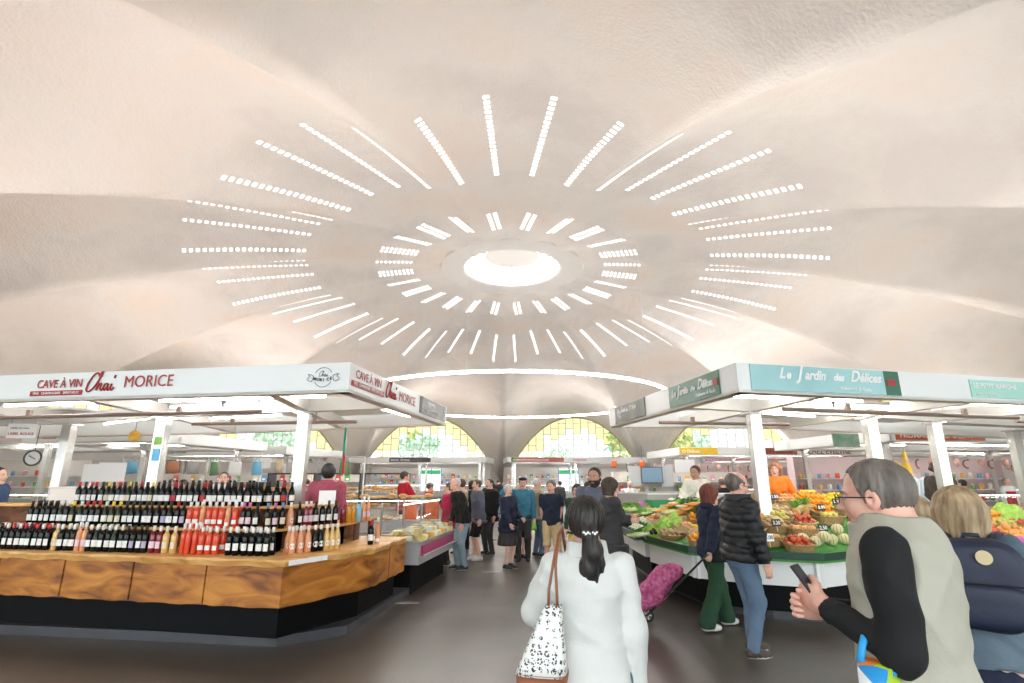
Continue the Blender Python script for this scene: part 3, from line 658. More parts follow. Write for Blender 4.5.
# ---- left canopy over the wine stall
LA, LB, LF = (-1.95, 6.22), (-1.29, 10.39), (-13.0, 8.10)
lbk = (-6.2, 12.3); lbk2 = (-13, 13.9)
PL = [(-3.24, 8.29), (-5.9, 8.99), (-8.47, 10.19), (-11.4, 11.0), (-2.6, 9.9)]
canL = canopy('white flat canopy with red lettering above the wine counter', [LF, LA, LB, lbk, lbk2], PL[:4],
    panels=[[(-12.5, 8.5), (-2.3, 6.75), (-2.15, 7.6), (-12.4, 9.4)], [(-12.3, 10.2), (-8, 9.5), (-7.2, 11.3), (-12, 12.6)], [(-5.0, 9.0), (-2.0, 8.5), (-1.75, 10.0), (-4.4, 11.0)]],
    beams=[((-1.9, 7.9), (-3.24, 8.29)), ((-3.24, 8.29), (-5.9, 8.99)), ((-5.9, 8.99), (-8.47, 10.19)), ((-8.47, 10.19), (-12.8, 11.2)), ((-3.24, 8.29), (-3.0, 6.5)), ((-5.9, 8.99), (-5.7, 7.0)), ((-8.47, 10.19), (-8.3, 7.5)), ((-3.24, 8.29), (-3.6, 11.2)), ((-5.9, 8.99), (-6.4, 12.2))],
    tubes=[((-2.6, 7.3), (-5.2, 7.75)), ((-6.2, 7.9), (-8.0, 8.3)), ((-3.9, 8.1), (-5.5, 8.5)), ((-2.3, 8.0), (-1.9, 9.8)), ((-6.8, 10.0), (-8.6, 11.2)), ((-4.2, 9.6), (-5.8, 10.2))],
    bars=[((-8.4, 8.05), (-3.4, 7.15), 2.62), ((-5.6, 9.3), (-2.6, 8.9), 2.66), ((-12, 9.0), (-8.8, 8.3), 2.6)])
# sign on the long front: distances run from the far left end towards the corner
dl = math.dist(LF, LA)
def sl(px, z=2.93):   # distance along the front fascia for a place in the photo
    d = Vector((LA[0] - LF[0], LA[1] - LF[1])).normalized(); fh = aty(px, 385, 1); k = fh.x
    t = (k * LF[1] - LF[0]) / (d.x - k * d.y); return t
face_text(canL, 'CAVE À VIN', RED, LF, LA, sl(38), 2.905, .155, squash=.86, bold=.0015)
face_panel(canL, RED, LF, LA, sl(33), sl(84), 2.80, 2.865)
face_text(canL, 'VINS   CHAMPAGNES   SPIRITUEUX', TXW, LF, LA, sl(36), 2.817, .046, out=.018, squash=1.0)
stroke(canL, RED, LF, LA, sl(88), 2.85, CHAI, .0105, sc=.70)
face_text(canL, 'MORICE', RED, LF, LA, sl(124), 2.88, .215, squash=.93)
# round emblem
s_ = sl(323); cz = 2.925
stroke(canL, TXK, LF, LA, s_, cz, [[(.118 * math.cos(t), .118 * math.sin(t)) for t in np.linspace(.15 * math.pi, .85 * math.pi, 14)], [(.118 * math.cos(t), .118 * math.sin(t)) for t in np.linspace(1.15 * math.pi, 1.85 * math.pi, 14)],
    [(-.2, .04), (-.13, .02), (-.15, -.05), (-.21, -.02), (-.18, .01), (-.2, .04)], [(.2, .04), (.13, .02), (.15, -.05), (.21, -.02), (.18, .01), (.2, .04)]], .003, name='emblem')
stroke(canL, TXK, LF, LA, s_ - .055, cz + .01, CHAI, .0025, sc=.2, name='emblem')
for i, ch in enumerate('MORICE'):
    a_ = (i - 2.5) * .043; face_text(canL, ch, TXK, LF, LA, s_ + a_ - .02, cz - .05 + a_ * a_ * 1.4, .052, bold=.001)
# side of the wine canopy
face_text(canL, 'CAVE À VIN', RED, LA, LB, .15, 2.94, .15, squash=1.0)
face_panel(canL, RED, LA, LB, .06, 1.05, 2.83, 2.90); face_text(canL, 'VINS   CHAMPAGNES   SPIRITUEUX', TXW, LA, LB, .1, 2.85, .05, out=.018)
stroke(canL, RED, LA, LB, 1.12, 2.86, CHAI, .010, sc=.66); face_text(canL, 'MORICE', RED, LA, LB, 1.62, 2.87, .2, squash=1.0)
face_panel(canL, CHAR, LA, LB, 2.6, 4.1, 2.80, 3.085); face_text(canL, 'FERMIER', TXW, LA, LB, 3.0, 2.95, .12, out=.018); face_text(canL, 'FROMAGES  OEUFS  VOLAILLES', TXW, LA, LB, 2.85, 2.86, .055, out=.018)
for s0 in (2.68, 3.95): stroke(canL, TXW, LA, LB, s0, 2.83, [[(0, 0), (.07, .04), (.0, .1), (.07, .16), (.02, .22)], [(.07, 0), (.0, .06), (.07, .12), (.0, .18)]], .006, out=.02)
# ---- right canopy over the greengrocer
RA, RB, RF = (2.7, 6.22), (1.99, 10.81), (13.2, 8.72)
rbk = (5.2, 11.1); rbk2 = (13.4, 14.2)
PR = [(3.78, 8.29), (6.05, 8.99), (7.79, 9.82), (10.9, 11.6)]
canR = canopy('white flat canopy with teal and green signs above the greengrocer', [RB, RA, RF, rbk2, rbk], PR,
    panels=[[(3.0, 6.9), (12.8, 9.1), (12.7, 10.0), (3.1, 7.6)], [(4.4, 9.2), (9, 10.9), (8.6, 12.0), (4.6, 10.8)], [(9.5, 10.6), (12.9, 11.6), (12.8, 13.3), (9.4, 12.2)]],
    beams=[((2.5, 7.8), (3.78, 8.29)), ((3.78, 8.29), (6.05, 8.99)), ((6.05, 8.99), (7.79, 9.82)), ((7.79, 9.82), (13, 11.6)), ((3.78, 8.29), (4.0, 6.7)), ((6.05, 8.99), (6.4, 7.3)), ((7.79, 9.82), (8.6, 7.8)), ((3.78, 8.29), (3.5, 10.9)), ((6.05, 8.99), (5.6, 11.3))],
    tubes=[((3.1, 7.3), (5.2, 7.8)), ((6.4, 7.9), (9.2, 8.6)), ((4.2, 8.0), (6.8, 8.7)), ((2.5, 8.2), (2.25, 10.2)), ((6.8, 9.9), (9.2, 10.8)), ((4.3, 9.2), (5.6, 9.8))],
    bars=[((3.55, 6.9), (7.6, 7.95), 2.62), ((2.5, 9.0), (4.9, 9.4), 2.66), ((7.8, 8.2), (11.6, 9.3), 2.6)])
dr = math.dist(RA, RF)
def sr(px):
    d = Vector((RF[0] - RA[0], RF[1] - RA[1])).normalized(); k = aty(px, 385, 1).x
    return (k * RA[1] - RA[0]) / (d.x - k * d.y)
face_panel(canR, TEAL, RA, RF, sr(751), sr(884), 2.775, 3.09); face_panel(canR, GREEN, RA, RF, sr(884), sr(899), 2.775, 3.09)
SCR = mat('sign_script_white', (.97, .97, .97), .4)
def script(rt, a, b, s0, z, k, bits):
    for tx, ds, sz in bits: face_text(rt, tx, SCR, a, b, s0 + ds * k, z, sz * k, shear=.38, bold=.0055, out=.02, squash=.9)
script(canR, RA, RF, sr(779), 2.93, .92, [('L', 0, .2), ('e', .11, .16), ('J', .29, .26), ('ardin', .40, .18), ('des', .86, .14), ('D', 1.14, .22), ('élices', 1.29, .18)])
face_text(canR, 'Fabienne & Paulo', SCR, RA, RF, sr(838), 2.81, .07, shear=.4, out=.02)
q = MB(); face_panel(canR, RED, RA, RF, sr(886), sr(895), 2.9, 2.98, name='emblem', out=.016)
face_panel(canR, MINT, RA, RF, sr(969), sr(1060), 2.80, 3.04); face_text(canR, 'LE PETIT MARCHÉ', TXW, RA, RF, sr(972), 2.93, .095, out=.018, bold=.003); face_text(canR, 'fruits et légumes', TXW, RA, RF, sr(973), 2.83, .06, out=.018)
# side fascia runs from the far corner RB to the near corner RA
ls = math.dist(RB, RA)
def ssd(px):
    d = Vector((RA[0] - RB[0], RA[1] - RB[1])).normalized(); k = aty(px, 400, 1).x; return (k * RB[1] - RB[0]) / (d.x - k * d.y)
face_panel(canR, GREEN, RB, RA, ssd(670), ssd(722), 2.775, 3.09); face_panel(canR, OLIVE, RB, RA, ssd(615), ssd(645), 2.775, 3.09)
script(canR, RB, RA, ssd(673), 2.92, .78, [('Le', 0, .2), ('J', .25, .26), ('ardin', .34, .18), ('des', .76, .13), ('D', 1.02, .24), ('élices', 1.18, .18)]); face_text(canR, 'Fabienne & Paulo', SCR, RB, RA, ssd(697), 2.82, .075, shear=.4, out=.02)
script(canR, RB, RA, ssd(618), 2.95, .6, [('Le', 0, .2), ('J', .25, .26), ('ardin', .34, .18), ('des', .72, .13), ('Délices', 1.0, .2)])
face_panel(canR, RED, RB, RA, ssd(715), ssd(720.5), 2.9, 2.99, name='emblem', out=.016)
# ------------------------------------------------------------------ pendant ring of light
def ring_light():
    rt = root('ring_lamp', (0, CY, 4.73), label='huge thin circle of light hanging in the middle of the hall', cat='light')
    m = MB(); m.tube([(6.04 * math.cos(t * math.pi / 60), 6.04 * math.sin(t * math.pi / 60), 0) for t in range(120)], .035, 6, closed=True); m.build('light_tube', emis('ring_glow', (1, .98, .95), E_RING), rt, smooth=True)
    m = MB(); m.tube([(6.04 * math.cos(t * math.pi / 60), 6.04 * math.sin(t * math.pi / 60), .045) for t in range(120)], .03, 4, closed=True); m.build('housing', WHITE, rt)
    for k in range(6):
        a = k * math.pi / 3 + .3; m = MB(); m.tube([(6.04 * math.cos(a), 6.04 * math.sin(a), .05), (6.04 * math.cos(a) * .98, 6.04 * math.sin(a) * .98, 5.1)], .003, 4); m.build('cable', WHITE, rt)
ring_light()
# ------------------------------------------------------------------ wine counter
def woodmat(name, c0, c1, c2, sc, rough=.45):
    m = bpy.data.materials.new(name); m.use_nodes = True; n = m.node_tree.nodes; l = m.node_tree.links; b = n['Principled BSDF']; b.inputs['Roughness'].default_value = rough
    tc = n.new('ShaderNodeTexCoord'); mp = n.new('ShaderNodeMapping'); mp.inputs['Scale'].default_value = sc; l.new(tc.outputs['Object'], mp.inputs[0])
    a = n.new('ShaderNodeTexNoise'); a.inputs['Scale'].default_value = 1.5; a.inputs['Detail'].default_value = 8; a.inputs['Distortion'].default_value = 1.2; l.new(mp.outputs[0], a.inputs['Vector'])
    cr_ = n.new('ShaderNodeValToRGB'); e = cr_.color_ramp; e.elements[0].position = .33; e.elements[0].color = (*c0, 1); e.elements[1].position = .68; e.elements[1].color = (*c2, 1); q = e.elements.new(.5); q.color = (*c1, 1)
    l.new(a.outputs[0], cr_.inputs[0]); l.new(cr_.outputs[0], b.inputs['Base Color']); bp = n.new('ShaderNodeBump'); bp.inputs['Strength'].default_value = .3; bp.inputs['Distance'].default_value = .01; l.new(a.outputs[0], bp.inputs['Height']); l.new(bp.outputs[0], b.inputs['Normal']); return m
WOODF = woodmat('oak_facade', (.16, .045, .006), (.42, .145, .018), (.58, .24, .04), (1.1, 1.1, 4.0)); WOODT = woodmat('oak_slab', (.55, .26, .07), (.74, .40, .13), (.82, .50, .20), (1.0, 3.0, 2.0))
WOODD = woodmat('shelf_dark_wood', (.10, .03, .012), (.18, .06, .02), (.26, .10, .035), (2, 2, 5)); CURB = mat('curb_grey', (.035, .035, .042), .4, noise=((.06, .06, .07), .6), nscale=2)
WT = [Vector(p) for p in ((-9.8, 7.30), (-6.12, 6.73), (-2.42, 6.00), (-1.75, 7.09), (-1.57, 8.35))]
def inset(path, d):
    """moves an open path sideways to its left by d"""
    o = []
    for i, p in enumerate(path):
        t0 = (path[i] - path[i - 1]).normalized() if i else None; t1 = (path[i + 1] - path[i]).normalized() if i < len(path) - 1 else None
        n0 = Vector((-t0.y, t0.x)) if t0 else None; n1 = Vector((-t1.y, t1.x)) if t1 else None
        nn = (n0 + n1) / (1 + n0.dot(n1)) if t0 and t1 else (n0 or n1); o.append(p + nn * d)
    return o
def band(m, path, d0, d1, z0, z1, mi=0):
    a, b = inset(path, d0), inset(path, d1)
    for i in range(len(path) - 1):
        vs = [(q.x, q.y, z) for z in (z0, z1) for q in (a[i], a[i + 1], b[i + 1], b[i])]
        m.add(vs, [(3, 2, 1, 0), (4, 5, 6, 7), (0, 1, 5, 4), (1, 2, 6, 5), (2, 3, 7, 6), (3, 0, 4, 7)], mi)
wc = root('wine_counter', (0, 0, 0), label='long angled oak counter with live edge slab and black plinth on the left', cat='counter')
m = MB(); band(m, WT, .17, .75, .10, .46); m.build('plinth', BLACK, wc)
m = MB(); band(m, WT, .05, .10, .42, .84); m.build('facade_backing', WOODD, wc)
# facade planks, each a slab with a wavy lower edge
for i in range(len(WT) - 1):
    a, b = WT[i], WT[i + 1]; L_ = (b - a).length; n = max(1, round(L_ / (.98 if i < 2 else .62 if i == 3 else 1.4))); d = (b - a) / L_; nn = Vector((-d.y, d.x))
    for k in range(n):
        s0, s1 = L_ * k / n + .012, L_ * (k + 1) / n - .012; q = MB(); K = 14; rr = random.Random(k + i * 7); ph = rr.random() * 6
        vs = []
        for j in range(K + 1):
            s = s0 + (s1 - s0) * j / K; p = a + d * s; e = .035 * (1 - min(1, min(j, K - j) / 2)) ; zl = .425 + .005 * math.sin(j * .9 + ph) + e * .35; zh = .828 - .006 * math.sin(j * 1.3 + ph)
            for dep in (.02 + .004 * math.sin(j * .8 + ph), .06):
                for z in (zl, zh): vs.append((p.x + nn.x * dep, p.y + nn.y * dep, z))
        fs = []
        for j in range(K):
            o = j * 4; fs += [(o, o + 4, o + 5, o + 1), (o + 2, o + 3, o + 7, o + 6), (o, o + 2, o + 6, o + 4), (o + 1, o + 5, o + 7, o + 3)]
        fs += [(0, 1, 3, 2), (K * 4, K * 4 + 2, K * 4 + 3, K * 4 + 1)]; q.add(vs, fs); q.build('facade_plank', WOODF, wc)
# slab with a live edge
q = MB(); edge = []; 
for i in range(len(WT) - 1):
    a, b = WT[i], WT[i + 1]; n = max(3, int((b - a).length / .07)); d = (b - a).normalized(); nn = Vector((-d.y, d.x))
    for j in range(n): s = (b - a).length * j / n; edge.append(a + d * s - nn * (.02 + .018 * math.sin(len(edge) * .55) + .014 * math.sin(len(edge) * .21 + 1)))
edge.append(WT[-1]); back = inset(WT, .8); n = len(edge)
def bk(p):  # nearest point on the back line
    best = None
    for i in range(len(back) - 1):
        a, b = back[i], back[i + 1]; t = max(0, min(1, (p - a).dot(b - a) / (b - a).length_squared)); c_ = a + (b - a) * t
        if best is None or (c_ - p).length < (best - p).length: best = c_
    return best
vs = []
for k, p in enumerate(edge):
    c_ = bk(p); dd = (p - c_).normalized(); lo_ = p - dd * (.025 + .01 * math.sin(k * .8)); zt_ = .90 + .003 * math.sin(k * .7); vs += [(c_.x, c_.y, .9), (p.x - dd.x * .012, p.y - dd.y * .012, zt_), (p.x, p.y, .882 + .006 * math.sin(k * 1.1)), (lo_.x, lo_.y, .826 + .006 * math.sin(k * .9)), (c_.x, c_.y, .83)]
fs = []
for k in range(n - 1):
    for j in range(5): fs.append((k * 5 + j, k * 5 + (j + 1) % 5, (k + 1) * 5 + (j + 1) % 5, (k + 1) * 5 + j))
fs += [(0, 1, 2, 3, 4)[::-1], tuple((n - 1) * 5 + j for j in range(5))]; q.add(vs, fs); q.build('slab', WOODT, wc, smooth=False)
q = MB(); p1, p2 = WT[2] + (WT[3] - WT[2]) * .03, WT[2] + (WT[3] - WT[2]) * .42; dn = (p2 - p1).normalized(); 
q.obox(p1, p2, .012, .845, .895, 0, -.035); q.build('price_label', TXW, wc, label='long white card stuck on the slab edge')
# curb of the stall island
CP = [Vector(p) for p in ((-9.8, 7.25), (-5.9, 6.74), (-2.52, 6.27), (-1.9, 6.71), (-1.40, 10.25), (-2.2, 12.4))]
q = MB(); band(q, CP, 0, .22, 0, .10); q.build('trim_1', CURB, kind='structure', label='low dark grey curb around the wine stall island')
q = MB(); q.prism([tuple(p) for p in inset(CP, .2)] + [(-9.8, 12.6)], .0, .095); q.build('floor_stall_left', mat('stall_floor', (.5, .42, .34), .6, noise=((.42, .36, .3), 1)), kind='structure')
# tiered shelving
tier = root('bottle_shelf', (0, 0, 0), label='stepped wooden shelving for bottles standing on the oak slab', cat='shelf')
def shelf_path(d): return inset([Vector((-9.4, 7.24)), Vector((-6.12, 6.73)), Vector((-2.62, 6.12)), Vector((-1.85, 7.15)), Vector((-1.70, 8.3))], d)
for (d0, d1, z) in ((.42, .76, 1.13), (.76, 1.10, 1.37)):
    sp = shelf_path(0); q = MB(); band(q, sp if z < 1.2 else sp[:4], d0, d1 + .02, z, z + .028); q.build('shelf_board', WOODT, tier)
    q = MB(); band(q, sp if z < 1.2 else sp[:4], d0 + .25, d0 + .27, z - .24 if z > 1.2 else .9, z); q.build('riser', WOODD, tier)
a_ = inset(shelf_path(0), .45)
for i in range(len(a_) - 1):
    n = max(1, int((a_[i + 1] - a_[i]).length / .5))
    for k in range(n + 1): p = a_[i] + (a_[i + 1] - a_[i]) * k / n; q = MB(); q.box(p.x - .015, p.x + .015, p.y - .015, p.y + .2, .9, 1.13); q.build('support', WOODD, tier)
# ------------------------------------------------------------------ bottles
GD = mat('glass_dark', (.004, .005, .004), .10, spec=.28); GG = mat('glass_green', (.010, .018, .006), .10, spec=.28); GR = mat('wine_rose', (.70, .075, .03), .08); GP = mat('wine_pale_rose', (.76, .34, .17), .08)
GY = mat('wine_gold', (.72, .46, .14), .08, coat=.5); GA = mat('liquor_amber', (.70, .28, .02), .08, coat=.5); GB = mat('liquor_blue', (.25, .55, .70), .1, coat=.5); GM = mat('wine_ruby', (.20, .01, .02), .08, coat=.5); GC = mat('clear_spirit', (.75, .74, .72), .06, coat=.5)
LW = mat('label_white', (.92, .91, .88), .6, noise=((.45, .43, .42), .25), nscale=60); LCR = mat('label_cream', (.80, .72, .52), .6, noise=((.4, .3, .2), .35), nscale=55); LPK = mat('label_pink', (.78, .58, .66), .6); LRD = mat('label_red', (.5, .03, .04), .6); LLI = mat('label_lilac', (.45, .4, .55), .6); LBK = mat('label_black', (.03, .03, .03), .5)
CW = mat('foil_white', (.85, .83, .80), .35); CRd = mat('foil_red', (.55, .02, .04), .3); CK = mat('foil_black', (.015, .013, .015), .3); CYl = mat('foil_yellow', (.85, .60, .05), .3); CBl = mat('foil_blue', (.15, .30, .50), .3); CPk = mat('foil_pink', (.70, .15, .35), .3); CGo = mat('foil_gold', (.55, .38, .12), .3, .6)
SHAPE = {'bordeaux': [(.001, .004), (.034, 0), (.037, .006), (.037, .19), (.034, .205), (.018, .232), (.0145, .245), (.0145, .29), (.016, .292), (.016, .30), (.001, .30)],
         'burgundy': [(.001, .004), (.037, 0), (.041, .006), (.041, .14), (.037, .17), (.022, .22), (.015, .25), (.0145, .288), (.016, .29), (.016, .298), (.001, .298)],
         'champagne': [(.001, .004), (.041, 0), (.044, .008), (.044, .15), (.04, .18), (.025, .23), (.017, .26), (.016, .30), (.019, .305), (.019, .318), (.001, .318)],
         'jar': [(.001, .004), (.036, 0), (.042, .006), (.042, .17), (.038, .19), (.022, .20), (.02, .215), (.022, .23), (.001, .23)],
         'slim': [(.001, .004), (.028, 0), (.031, .006), (.031, .2), (.028, .22), (.015, .25), (.013, .26), (.013, .32), (.015, .33), (.001, .33)]}
def bottle_kind(shape, glass, label, foil, lz=(.055, .13), lang=2.2, rnd_label=False):
    def f():
        pr = SHAPE[shape]; rt = root('bottle'); q = MB(); q.lathe(pr, 12); q.build('glass', glass, rt, smooth=True)
        R_ = max(r for r, z in pr) + .0008
        if label:
            q = MB(); n = 8
            if rnd_label:
                zc, rr = .085, .034; vs = [(R_ * math.sin(0), -R_, zc)] + [(R_ * math.sin(rr * math.cos(t * math.pi / 8) / R_), -R_ * math.cos(rr * math.cos(t * math.pi / 8) / R_), zc + rr * math.sin(t * math.pi / 8)) for t in range(16)]
                q.add(vs, [(0, 1 + t, 1 + (t + 1) % 16) for t in range(16)])
            else:
                vs = [(R_ * math.sin(a), -R_ * math.cos(a), z) for z in lz for a in np.linspace(-lang / 2, lang / 2, n + 1)]; q.add(vs, [(i, i + 1, n + 2 + i, n + 1 + i) for i in range(n)])
            q.build('label', label, rt, smooth=True)
        if foil:
            zt = pr[-1][1]; q = MB(); q.lathe([(.0165 if shape != 'champagne' else .026, zt - (.058 if shape != 'champagne' else .09)), (.0168, zt - .03), (.0175, zt + .001), (.001, zt + .001)], 10); q.build('foil_capsule', foil, rt, smooth=True)
        return rt
    return Kind(f)
BK = {'dw': bottle_kind('bordeaux', GD, LW, CW), 'dr': bottle_kind('bordeaux', GD, LW, CRd), 'dk': bottle_kind('bordeaux', GD, LW, CK), 'bk': bottle_kind('burgundy', GD, LW, CK), 'by': bottle_kind('burgundy', GG, LCR, CYl), 'bw': bottle_kind('burgundy', GG, LW, CW), 'dp': bottle_kind('bordeaux', GD, LPK, CPk),
      'db': bottle_kind('bordeaux', GD, LCR, CBl), 'ro': bottle_kind('bordeaux', GR, LW, CW, (.05, .10)), 'rp': bottle_kind('slim', GP, LW, CW, (.03, .07)), 'ru': bottle_kind('bordeaux', GM, LPK, CW), 'go': bottle_kind('bordeaux', GY, LCR, CW), 'gr': bottle_kind('burgundy', GY, LW, CW, rnd_label=True), 'pr': bottle_kind('burgundy', GP, LW, CW, rnd_label=True), 'dd': bottle_kind('burgundy', GD, LW, CW, rnd_label=True),
      'ch': bottle_kind('champagne', GD, LW, CK), 'cr': bottle_kind('champagne', GD, LRD, CRd), 'am': bottle_kind('jar', GA, None, CGo), 'mu': bottle_kind('jar', GM, None, CK), 'bl': bottle_kind('jar', GB, None, CW), 'pk': bottle_kind('slim', GP, LPK, CW), 'li': bottle_kind('bordeaux', GD, LLI, CK), 'rs': bottle_kind('slim', GR, None, CW)}
BN = {'dw': 'dark wine bottle with white capsule', 'dr': 'dark wine bottle with red capsule', 'dk': 'dark wine bottle with black capsule', 'bk': 'sloping dark wine bottle with black capsule', 'by': 'dark green wine bottle with cream label and yellow capsule', 'bw': 'dark green wine bottle with white capsule',
      'dp': 'dark wine bottle with pink label and pink capsule', 'db': 'dark wine bottle with cream label and blue capsule', 'ro': 'orange red wine bottle with white label', 'rp': 'slim pale pink bottle with low label', 'ru': 'ruby wine bottle with pink label', 'go': 'golden wine bottle with cream label', 'gr': 'golden wine bottle with round white label', 'pr': 'pale rosé bottle with round white label', 'dd': 'dark wine bottle with round white label',
      'ch': 'dark sparkling wine bottle with black foil', 'cr': 'dark sparkling wine bottle with red foil', 'am': 'squat amber liquor bottle', 'mu': 'squat dark red liquor bottle', 'bl': 'squat blue liquor bottle', 'pk': 'slim pink bottle', 'li': 'dark wine bottle with lilac label', 'rs': 'slim orange red bottle without label'}
def row(line, z, specs, where, step=.09):
    """specs: (photo column from, to, kinds cycled, rows deep)"""
    A, B = line; d = (B - A).normalized(); nn = Vector((-d.y, d.x)); yaw = math.atan2(d.y, d.x)
    def hit(px): k = aty(px, 520, 1).x; return (k * A.y - A.x) / (d.x - k * d.y)
    for a, b, kinds, deep in specs:
        s0, s1 = hit(a), hit(b); n = max(1, round((s1 - s0) / step)); 
        for q in range(deep):
            for i in range(n):
                k = kinds[i % len(kinds)]; p = A + d * (s0 + (s1 - s0) * (i + .5 + rnd.uniform(-.07, .07)) / n) + nn * (.095 * q + rnd.uniform(-.006, .006))
                lab = BN[k] + ' ' + where + (', behind' if q else ''); BK[k].put((p.x, p.y, z), yaw + rnd.uniform(-.25, .25), label=lab, cat='bottle', group=lab)
f0 = inset([Vector((-9.4, 7.22)), Vector((-6.12, 6.73)), Vector((-2.42, 6.06))], .19); fl = (f0[1], f0[2]); f2 = inset([Vector((-6.12, 6.73)), Vector((-2.42, 6.06))], .50); f3 = inset([Vector((-6.12, 6.73)), Vector((-2.42, 6.06))], .83)
row(fl, .9, [(-12, 14, ['dk', 'dw'], 2), (14, 54, ['dr', 'dw', 'dr', 'dk'], 2), (56, 62, ['go'], 1), (62, 80, ['dw'], 2), (80, 90, ['pk'], 1), (90, 128, ['dw', 'bw', 'dw'], 2), (128, 152, ['dk', 'li'], 1), (153, 166, ['ru'], 1), (166, 181, ['go'], 1), (183, 200, ['rs'], 2), (200, 223, ['ro'], 2), (229, 273, ['dw'], 2)], 'on the oak slab')
row((Vector((-2.62, 6.42)), Vector((-2.10, 7.02))), .9, [(290, 313, ['pr'], 2), (313, 325, ['dd'], 1), (325, 341, ['gr'], 1)], 'on the slab corner', .085)
row((f2[0], f2[1]), 1.158, [(27, 56, ['dk'], 2), (56, 82, ['bw', 'dw', 'by'], 1), (82, 100, ['dr'], 1), (100, 108, ['bw'], 1), (108, 122, ['by'], 1), (122, 160, ['dk', 'bk', 'bk'], 1), (160, 186, ['li', 'bk', 'dr'], 1), (186, 238, ['ro', 'ro', 'rp', 'ro'], 2), (240, 252, ['dp'], 1), (252, 262, ['bk'], 1)], 'on the lower bottle shelf')
row((Vector((-2.75, 6.78)), Vector((-2.10, 7.85))), 1.158, [(263, 285, ['db', 'dp'], 1), (287, 294, ['pr'], 1), (294, 303, ['dk'], 1), (303, 312, ['ru'], 1), (312, 331, ['dk', 'dw'], 1), (331, 339, ['dk'], 1), (339, 346, ['mu'], 1), (346, 354, ['am'], 1), (354, 361, ['bl'], 1), (361, 369, ['pk'], 1)], 'on the shelf end')
row((f3[0], f3[1]), 1.398, [(70, 100, ['dr', 'dk', 'dr'], 1), (100, 150, ['by', 'bk', 'dr', 'bk'], 2), (150, 215, ['bk', 'ch', 'bk', 'cr', 'bk'], 2), (215, 262, ['bk', 'ch', 'bk'], 2)], 'on the upper bottle shelf')
row((Vector((-3.0, 7.3)), Vector((-2.55, 7.75))), 1.398, [(262, 292, ['bk', 'ch', 'cr'], 1)], 'on the upper shelf beside the post', .11)
BK['dr'].put((-1.86, 7.36, .9), .3, label='lone dark wine bottle with red capsule near the slab end', cat='bottle')
BK['rp'].put((-1.80, 7.47, .9), .2, label='rosé bottle standing behind the lone dark bottle', cat='bottle')
# things behind the bottles
def boxed(name, label, cat, loc, sz, m, rz=0, group=None, lid=None):
    rt = root(name, loc, rz, label=label, cat=cat, group=group); q = MB(); w, d, h = sz; t = .012
    q.box(-w / 2, w / 2, -d / 2, d / 2, 0, t); q.box(-w / 2, -w / 2 + t, -d / 2, d / 2, 0, h); q.box(w / 2 - t, w / 2, -d / 2, d / 2, 0, h); q.box(-w / 2, w / 2, -d / 2, -d / 2 + t, 0, h); q.box(-w / 2, w / 2, d / 2 - t, d / 2, 0, h); q.build('body', m, rt)
    if lid: q = MB(); q.box(-w / 2 - .004, w / 2 + .004, -d / 2 - .004, d / 2 + .004, h - .03, h + .004); q.build('lid', lid, rt)
    return rt
p = aty(72, 506, 8.15); boxed('cardboard_box', 'white cardboard carton standing left of the upper bottle shelf', 'box', (p.x, 8.15, 1.18), (.5, .3, .44), mat('carton_white', (.8, .78, .76), .6), .15, lid=mat('carton_lid', (.72, .70, .68), .6))
q = MB(); q.box(-.3, .3, -.25, .25, 0, 1.08); q.box(-.34, .34, -.29, .29, 1.08, 1.10); o = q.build('cabinet', CREAM, label='plain cream back cabinet under the white carton', cat='cabinet'); o.location = (p.x, 8.18, .1)
p = aty(327, 500, 7.6); rt = root('price_board', (p.x, p.y, 1.16), .4, label='tall blank white price board among the bottles', cat='board'); q = MB(); q.box(-.11, .11, -.01, .01, .02, .42); q.build('board', TXW, rt); q = MB(); q.box(-.08, .08, -.05, .05, 0, .02); q.build('foot', DARK, rt)
# ------------------------------------------------------------------ greengrocer's counter on the right
WOODC = woodmat('crate_wood', (.55, .36, .18), (.68, .48, .27), (.78, .60, .38), (2, 2, 8)); WICK = mat('wicker', (.52, .33, .15), .7, noise=((.30, .17, .07), 1), nscale=60, bump=(70, .9, .01)); LEAF = mat('leaf_green', (.10, .30, .03), .5, noise=((.25, .5, .07), 1), nscale=9)
LETT = mat('lettuce_green', (.32, .62, .06), .5, noise=((.52, .75, .18), 1), nscale=20); DGR = mat('dark_leaf', (.03, .14, .02), .5, noise=((.07, .24, .04), 1), nscale=12); GRASSM = mat('green_mat', (.08, .30, .06), .7)
GEDGE = mat('green_edge', (.008, .055, .028), .35); WPAN = mat('white_laminate', (.80, .80, .78), .3)
VA = [Vector(p) for p in ((2.02, 11.4), (2.06, 9.26), (3.1, 9.05))]
VB = [Vector(p) for p in ((2.15, 9.25), (2.42, 7.73), (3.02, 7.30), (3.86, 6.98), (4.57, 7.32), (7.2, 7.95), (9.6, 8.6))]
CPR = [Vector(p) for p in ((2.45, 12.6), (2.50, 9.6), (2.80, 7.9), (3.35, 7.42), (4.06, 7.22), (4.75, 7.50), (7.4, 8.12), (9.9, 8.8))]
q = MB(); band(q, CPR, 0, .22, 0, .10); q.build('trim_2', CURB, kind='structure', label='low dark grey curb around the greengrocer island')
q = MB(); q.prism([tuple(p) for p in inset(CPR, .2)] + [(9.9, 13.0)], 0, .095); q.build('floor_stall_right', MATS['stall_floor'], kind='structure')
vc = root('produce_counter', (0, 0, 0), label='angled white produce counter with dark green edge and black plinth on the right', cat='counter')
q = MB(); band(q, VB, .22, .5, .10, .46); q.build('plinth', BLACK, vc)
